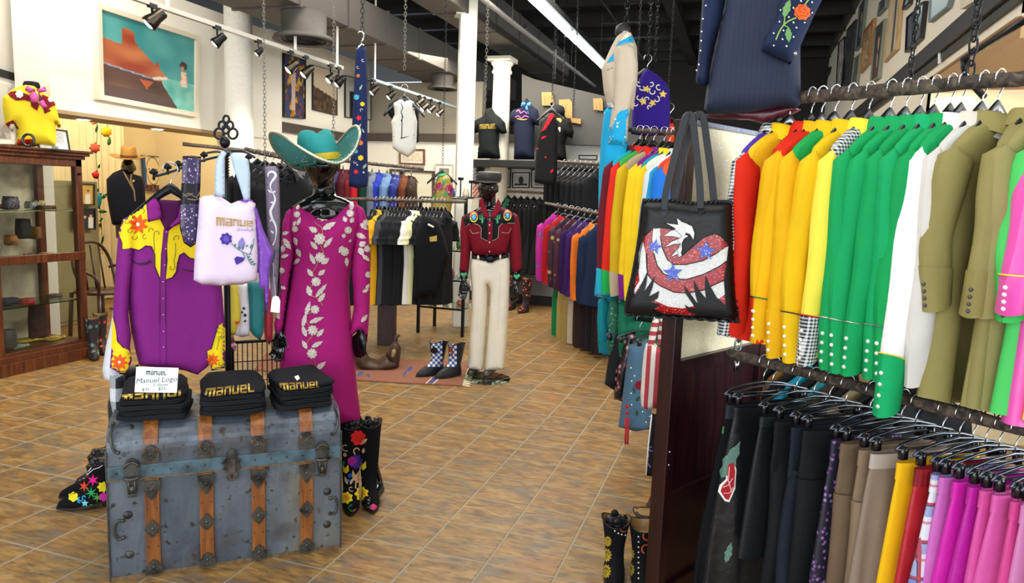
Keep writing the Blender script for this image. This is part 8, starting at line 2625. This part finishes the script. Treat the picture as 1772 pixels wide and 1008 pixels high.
cbx((CX - .505, CY0, .15), (CX - .50, CY1, CH), 'back_pane', M('#b3a688', 'blotch', .3, col2='#cfc6ae', col3='#8a7f68', scale=2), 0)
MB().ball((CX + .01, 4.77, 1.62), .012).build('screw_cap', IRON, cs, True, world=True)
# things in the case
ci = [('sparkling beaded purse with black triangle flap', 'purse', (18, 350), 1.308, (.12, .10), '#5a4a5a', 1), ('white price card with black lettering in the case', 'card', (20, 358), 1.308, (.13, .08), '#e8e8e4', 0), ('silver sequin cuff bracelet in the case', 'bracelet', (55, 335), 1.308, (.12, .06), '#a8a8a4', 1), ('gold sequin purse in the case', 'purse', (66, 350), 1.308, (.09, .07), '#a89a5a', 1), ('brown leather belt strip lying on the upper glass shelf', 'belt', (80, 362), 1.308, (.16, .03), '#6a4a2c', 0), ('red and gold beaded cuff at the left of the upper glass shelf', 'bracelet', (15, 364), 1.308, (.12, .04), '#8a3a34', 1),
  ('dark leather wallet hanging in the middle of the case', 'wallet', (40, 395), 1.06, (.12, .16), '#2c241f', 0), ('tan leather pouch in the middle of the case', 'pouch', (60, 395), 1.05, (.08, .10), '#8a5a24', 0), ('tan leather tag pouch, left in the case', 'pouch', (18, 405), 1.02, (.08, .08), '#9a6228', 0),
  ('silver ring tray on the middle board', 'tray', (52, 432), .90, (.10, .03), '#b8a89a', 1), ('white paper cards on the middle board', 'card', (20, 440), .90, (.16, .015), '#ded8c8', 0), ('gold buckle tray on the middle board near the corner', 'tray', (95, 438), .90, (.12, .02), '#b8924a', 0),
  ('red bandana folded on the lower glass shelf', 'bandana', (45, 533), .528, (.14, .035), '#c0282a', 0), ('navy bandana folded on the lower glass shelf', 'bandana', (15, 528), .528, (.18, .05), '#1c2a52', 0), ('brown leather gloves on the lower glass shelf', 'gloves', (100, 526), .528, (.16, .03), '#4a3a34', 0),
  ('yellow scarf spread on the case floor', 'scarf', (55, 610), .17, (.28, .02), '#d8b83a', 0), ('pale grey green scarf on the case floor', 'scarf', (30, 608), .17, (.20, .025), '#8a9a8a', 0), ('second yellow scarf at the back of the case floor', 'scarf', (95, 602), .17, (.20, .02), '#c9a83a', 0), ('pink cloth at the left front of the case floor', 'cloth', (12, 622), .17, (.12, .02), '#b85a6a', 0),
  ('dark red garment folded tall in the lower case', 'garment', (65, 560), .17, (.16, .30), '#3a1a20', 0), ('grey shoe pair in the lower left of the case', 'shoes', (12, 585), .17, (.14, .16), '#3a3a3c', 0)]
for k, (lab, cat, (px, py), z, (w, h), c, gl) in enumerate(ci):
 p = onx(px, py, CX - .16 - .05 * (k % 4))
 o = MB()
 n_ = 18
 w *= .85
 prof_ = [(.92, 0), (1, .15), (1, .6), (.86, 1)] if h > .05 else [(1, 0), (1.0, .5), (.9, 1)]
 o.loft([[(.05 * sgnpow(cos(2 * pi * i / n_), .5) * s_, w / 2 * sgnpow(sin(2 * pi * i / n_), .4) * s_ * (1 + .04 * sin(5 * i)), h * zz_ + .004 * sin(3 * i + k)) for i in range(n_)] for s_, zz_ in prof_])
 ob = o.build(cat, M(c, 'glitter', .3, col2='#ffffff', col3=c, scale=120) if gl else M(c, 'blotch', .7, col2=c, col3='#3a3432', scale=20), None, True)
 ob.location = (p.x, min(max(p.y, 3.35), 4.68), z + .006)
 tag(ob, lab, cat, 'wares in the display case')
# bust with yellow blouse on top of the case
YB = Plane((-5.62, 4.25, 2), yaw=0)
yt = thing('bust_mannequin', 'bust in yellow western blouse with maroon yoke and pink bow on the display case', 'mannequin', YB.hit(52, 252))
yb = puff('blouse', [(32, 150), (45, 145), (58, 146), (72, 158), (88, 168), (96, 180), (101, 200), (106, 220), (100, 222), (97, 214), (97, 230), (98, 253), (26, 253), (30, 232), (26, 215), (22, 228), (10, 218), (4, 185), (5, 168), (18, 157)], YB, .24, M('#efd62c', 'fabric', .8), yt, .005, 16, .02, .1, seed=3)
ty = bvh(yb)
drape('yoke', [[(12, 160), (32, 157), (48, 164), (58, 170), (68, 180), (64, 192), (70, 196), (54, 184), (53, 176), (42, 173), (28, 174), (18, 168)], [(72, 163), (88, 170), (97, 182), (90, 184), (84, 188), (88, 192), (77, 197), (74, 185)]], ty, M('#7a161f', 'fabric'), yt, .006, 3)
drape('rose_patch', [fl(34, 163, 7, 7, .2), fl(87, 172, 5, 7, .2)], ty, M('#e8e4dc', 'fabric'), yt, .010, 2)
drape('cuff', [[(10, 214), (22, 207), (33, 222), (24, 231)], [(98, 214), (105, 216), (108, 222), (98, 222)]], ty, M('#7a161f', 'fabric'), yt, .006, 3)
drape('rose_patch', [fl(22, 219, 6, 7, .2)], ty, M('#e8e4dc', 'fabric'), yt, .010, 2)
drape('red_belt', [[(27, 241), (60, 240), (60, 253), (26, 253)]], ty, M('#c8321c', 'glitter', .3, col2='#ffb08a', col3='#e0481c', scale=120), yt, .006, 3)
for pg in ([(62, 155), (46, 147), (43, 156), (52, 161)], [(62, 155), (78, 150), (81, 158), (68, 161)], [(60, 156), (50, 165), (54, 176), (66, 180), (66, 165)], [(66, 158), (70, 164), (82, 184), (76, 189), (68, 180)]):
 puff('bow', pg, Plane(YB.pt(0, 0, .13), n=YB.n), .04, M('#e05aae', 'satin', .4), yt, 0, step=.02, rim=.03)
MB().lathe([(.055, 0), (.06, .03), (.05, .055), (.02, .06)], YB.hit(55, 154), 18).build('neck_cap', BLACK_CLOTH, yt, True, world=True)
rgp = Plane(YB.pt(0, 0, .22), n=YB.n)
tag(MB().tube([rgp.hit(49 + 10 * cos(a), 242 + 10 * sin(a)) for a in [2 * pi * k / 24 for k in range(24)]], .010, 8, loop=True).build('ring', BLKPLASTIC, None, True, world=True), 'round black ring leaning on the red belt atop the case', 'ring')
cdp = Plane((-5.46, 4.42, 1.9), n=(1, -.35, .12))
picture('letter_sign', 'black framed typed letter standing at the corner of the display case', [(57, 219), (115, 226), (121, 262), (66, 258)], cdp, BLKFR, .012, lambda u, v: lin('#8a8a8a')[:3] if (int(v * 22) % 2 and .12 < u < .9 and .1 < v < .75 and nz(u, v, 30) > -.2) or (v > .85 and .4 < u < .65) else lin('#f0f0ec')[:3], .02, cat='sign', nx=60, ny=44)
GP_ = Plane((-6.08, 4.6, 2), n=(1, 0, 0))
picture('framed_picture', 'black framed grey picture behind the yellow blouse', [(-70, 100), (42, 133), (38, 262), (-70, 262)], GP_, BLKFR, .07, blot('#d8d4ca', '#b8b4aa', '#8a8478', s=2), .04, .05)
# ------------------------------------------------------------------ back room
CW = Plane((-8.0, 6.5, 1.5), n=(1, 0, 0))
y0, y1 = onx(100, 300, -8.0).y, onx(221, 300, -8.0).y
cur = thing('ribbed_curtain', 'cream ribbed curtain on the back room wall', 'curtain', (-8.0, (y0 + y1) / 2, 0))
P = [(-8.05 + .03 * sin(i * 1.1), lerp(y0 - 1.2, y1, i / 120)) for i in range(121)]
MB().add([(x, y, .02) for x, y in P] + [(x, y, 3.2) for x, y in P], [(i, i + 1, 122 + i, 121 + i) for i in range(120)]).build('cloth', M('#e6d8b4', 'fabric', .9), cur, True, world=True)
ob_ = thing('olive_cabinet', 'olive grey cabinet with two framed snapshots in the back room', 'cabinet', (-7.2, 5.6, 0))
c0, c1 = onx(118, 400, -6.9).y, onx(172, 400, -6.9).y
MB().bb((-7.3, c0 - .3, 0), (-6.9, c1, onx(150, 313, -6.9).z)).build('carcass', M('#8a8260', 'plain', .6), ob_, world=True, bevel=.01)
MB().bb((-6.9, c0 - .28, .05), (-6.885, c1 - .03, .7)).build('door', M('#837b5a', 'plain', .6), ob_, world=True, bevel=.004)
CB = Plane((-6.86, 5.5, 1.3), n=(1, 0, 0))
picture('snapshot', 'framed snapshot of a couple, upper one on the olive cabinet', [(124, 316), (161, 318), (161, 355), (124, 355)], CB, BLKFR, .015, group_photo('#c8a850', ['#16161a', '#e0dcd8'], 2), .03, group='snapshots in the back room', nx=30, ny=30)
picture('snapshot', 'framed snapshot of three people, lower one on the olive cabinet', [(126, 359), (163, 360), (163, 397), (126, 396)], CB, BLKFR, .015, group_photo('#16161c', ['#4a6a9a', '#1c2436', '#d8d8d8'], 3), .03, group='snapshots in the back room', nx=30, ny=30)
ga = thing('flower_garland', 'garland of felt flowers and leaves hanging over the curtain', 'garland', onx(165, 220, -7.2))
gpl = Plane((-7.2, 6, 1.8), n=(1, 0, 0))
MB().tube(spline([tuple(gpl.hit(x, y)) for x, y in ((166, 190), (168, 230), (166, 270), (170, 310), (172, 350), (176, 400), (177, 440))], 4), .004, 5).tube([gpl.hit(185, 205), gpl.hit(186, 230)], .004, 5).build('stem', M('#4a7a3a', 'fabric'), ga, world=True)
for nm, pg, c in (('flower', fl(184, 228, 10, 8), '#e8b81f'), ('flower', fl(164, 256, 10, 7, .25), '#e0553f'), ('flower', [(158, 300), (168, 294), (172, 302), (170, 310), (162, 308)], '#c42a24'), ('flower', [(162, 336), (176, 334), (176, 350), (172, 362), (163, 356)], '#1c7f9a'), ('flower', [(170, 388), (176, 384), (177, 396), (171, 397)], '#e0a820'), ('flower', fl(162, 211, 5, 5), '#e0705a'), ('leaf', leafp(188, 252, 190, 236, 3.5), '#3f7a34'), ('leaf', leafp(166, 230, 169, 215, 2.5), '#3f7a34'), ('leaf', leafp(170, 292, 173, 283, 2), '#3f7a34'), ('leaf', leafp(176, 344, 186, 334, 3), '#2f7a4a'), ('leaf', leafp(170, 366, 186, 366, 3), '#2f7a4a'), ('leaf', leafp(172, 384, 178, 376, 2), '#3f7a34'), ('leaf', leafp(175, 424, 180, 406, 2), '#3f7a34'), ('leaf', leafp(165, 332, 172, 326, 3), '#2f7a4a'), ('leaf', leafp(166, 430, 176, 432, 2), '#3f7a34')):
 puff(nm, pg, gpl, .05 if nm == 'flower' else .015, M(c, 'fabric'), ga, .006, 60, .03, .02)
# navy suited mannequin with straw hat
nm_ = thing('mannequin', 'black mannequin in navy jacket, tan neck cord and straw hat in the back room', 'mannequin', (-7.3, onx(216, 400, -7.3).y, 0))
NP = Plane((-7.3, onx(216, 400, -7.3).y, 1.2))
mb = MB()
head_mb(mb, NP.hit(222, 290), .6, .23)
limb(mb, [NP.hit(221, 296), NP.hit(219, 318), NP.hit(218, 345)], [.055, .06, .10])
limb(mb, [NP.hit(218, 335), NP.hit(218, 380), NP.hit(218, 412)], [.12, .12, .11])
mb.tube([(nm_.location.x, nm_.location.y, .02), (nm_.location.x, nm_.location.y, 1.0)], .02, 8)
mb.lathe([(.2, 0), (.2, .02), (.03, .03)], nm_.location, 24)
finish_body(mb, nm_, .009)
jk = puff('jacket', [(209, 293), (218, 296), (228, 300), (245, 305), (250, 320), (252, 345), (252, 400), (240, 408), (204, 392), (194, 388), (190, 370), (185, 340), (184, 310), (195, 299)], NP, .26, M('#151a2c', 'fabric', .9), nm_, .005, 16, .03, .12)
tj = bvh(jk)
drape('neck_cord', [strip([(212, 294), (222, 312), (232, 330), (234, 348)], 2.5), strip([(228, 296), (226, 312), (233, 332)], 2.5)], tj, M('#8a7858', 'fabric'), nm_, .008, 3)
drape('brooch', [circ(231, 313, 2)], tj, GOLD2, nm_, .014, 2)
hs_ = thing('hat', None, None)
hs_.parent = nm_
hs_.location = (0, 0, 0)
cowboy_hat(hs_, NP.hit(223, 273), .7, (.10, 0), M('#b08850', 'fabric'), M('#b08850', 'fabric'), M('#6a4a30', 'leather'), 1.12, .03)
BW = Plane((-8.38, 8, 1.5), n=(1, 0, 0))
def facep(u, v):
 c = lin('#2a5aa0')[:3] if u < .15 or (v < .3 and u > .8) else lin('#c02a24')[:3] if u > .85 else lin('#ead9ae')[:3]
 if abs(hypot((u - .5) / .33, (v - .42) / .4) - 1) < .04 or (abs(v - .38) < .015 and .3 < abs(u - .5) * 2 < .5) or (abs(v - .62) < .012 and abs(u - .5) < .12):
  c = lin('#5a4a3a')[:3]
 if v > .82:
  c = lin('#8a5a4a' if nz(u, v, 14) > 0 else '#3a3040')[:3]
 return c
picture('face_portrait', 'painted pale outline face portrait on blue and red ground beside the navy mannequin', [(243, 268), (280, 271), (281, 332), (248, 330)], BW, M('#3a4a70', 'plain'), .01, facep, .03, nx=50, ny=60)
picture('flower_painting', 'green and red flower painting high on the back room wall', [(295, 224), (360, 224), (360, 248), (295, 246)], BW, M('#b8a070', 'plain'), .02, blot('#3a8a4a', '#c8402a', '#d8a02a', '#3a6a9a', s=6, seed=5), .03)
dk0, dk1 = onx(289, 350, -8.38), onx(372, 350, -8.38)
bk_ = thing('dark_bookcase', 'dark doorway bookcase with papers on the back room wall', 'bookcase', (-8.3, (dk0.y + dk1.y) / 2, 0))
ztop = onx(330, 268, -8.2).z
for y in (dk0.y, dk1.y):
 MB().bb((-8.39, y, 0), (-8.15, y + .05, ztop)).build('side', M('#2a1a12', 'wood'), bk_, world=True)
MB().bb((-8.39, dk0.y, ztop - .05), (-8.15, dk1.y, ztop)).bb((-8.39, dk0.y, 0), (-8.37, dk1.y, ztop)).build('back', M('#20140e', 'wood'), bk_, world=True)
for k in range(5):
 MB().bb((-8.37, dk0.y + .05, .3 + .33 * k), (-8.16, dk1.y, .32 + .33 * k)).build('shelf', M('#2a1a12', 'wood'), bk_, world=True)
for k in range(8):
 tag(MB().bb((-8.34, dk0.y + .1, .32 + .33 * 3 + .03 * k), (-8.18, dk0.y + .34 + .01 * (k % 3), .345 + .33 * 3 + .03 * k)).build('paper_stack', M(['#d8d2c4', '#b8a890', '#e4e0d6', '#8a3a34'][k % 4], 'plain'), None, world=True), 'paper bundle in the dark bookcase of the back room', 'paper', 'papers in the dark bookcase')
# old wooden chair, saddle stand and boots near the case
wd = M('#3f2314', 'wood', .35)
cx_ = V((-6.2, onx(178, 600, -6.2).y, 0))
wc_ = thing('wooden_chair', 'old dark bentwood chair behind the display case', 'chair', cx_)
for dx, dy in ((-.2, -.2), (.2, -.2), (-.2, .2), (.2, .2)):
 MB().tube([cx_ + V((dx, dy, 0)), cx_ + V((dx * .9, dy * .9, .45))], .02, 8).build('leg', wd, wc_, True, world=True)
MB().lathe([(.23, 0), (.24, .02), (.22, .035)], cx_ + V((0, 0, .44)), 24).build('seat', wd, wc_, True, world=True)
MB().tube(spline([tuple(cx_ + V(p)) for p in ((.0, -.2, .45), (-.1, -.22, .75), (-.12, -.1, .93), (-.12, .1, .93), (-.1, .22, .75), (.0, .2, .45))], 4), .016, 8).build('back_bow', wd, wc_, True, world=True)
for dy in (-.1, 0, .1):
 MB().tube([cx_ + V((-.05, dy, .46)), cx_ + V((-.12, dy, .92))], .009, 6).build('spindle', wd, wc_, True, world=True)
MB().tube(spline([tuple(cx_ + V(p)) for p in ((.2, -.2, .45), (.22, -.24, .62), (.0, -.26, .70), (-.1, -.2, .68))], 4), .015, 8).build('armrest', wd, wc_, True, world=True)
MB().tube(spline([tuple(cx_ + V(p)) for p in ((.2, .2, .45), (.22, .24, .62), (.0, .26, .70), (-.1, .2, .68))], 4), .015, 8).build('armrest', wd, wc_, True, world=True)
for k, (x, y, yw, c2_, c3_, lab) in enumerate(((162, 617, .9, '#d8384a', '#1f8a7a', 'tall red and green embroidered boot, nearer one beside the display case'), (176, 608, .9, '#e8c03a', '#c22a2a', 'tall multicoloured boot behind the red and green one by the case'))):
 g = onz(x, y)
 boot('embroidered_boot', lab, g, yw, .36, M('#2a1a1e', 'floral', .7, col2=c2_, col3=c3_, scale=22), 'embroidered boots beside the display case')
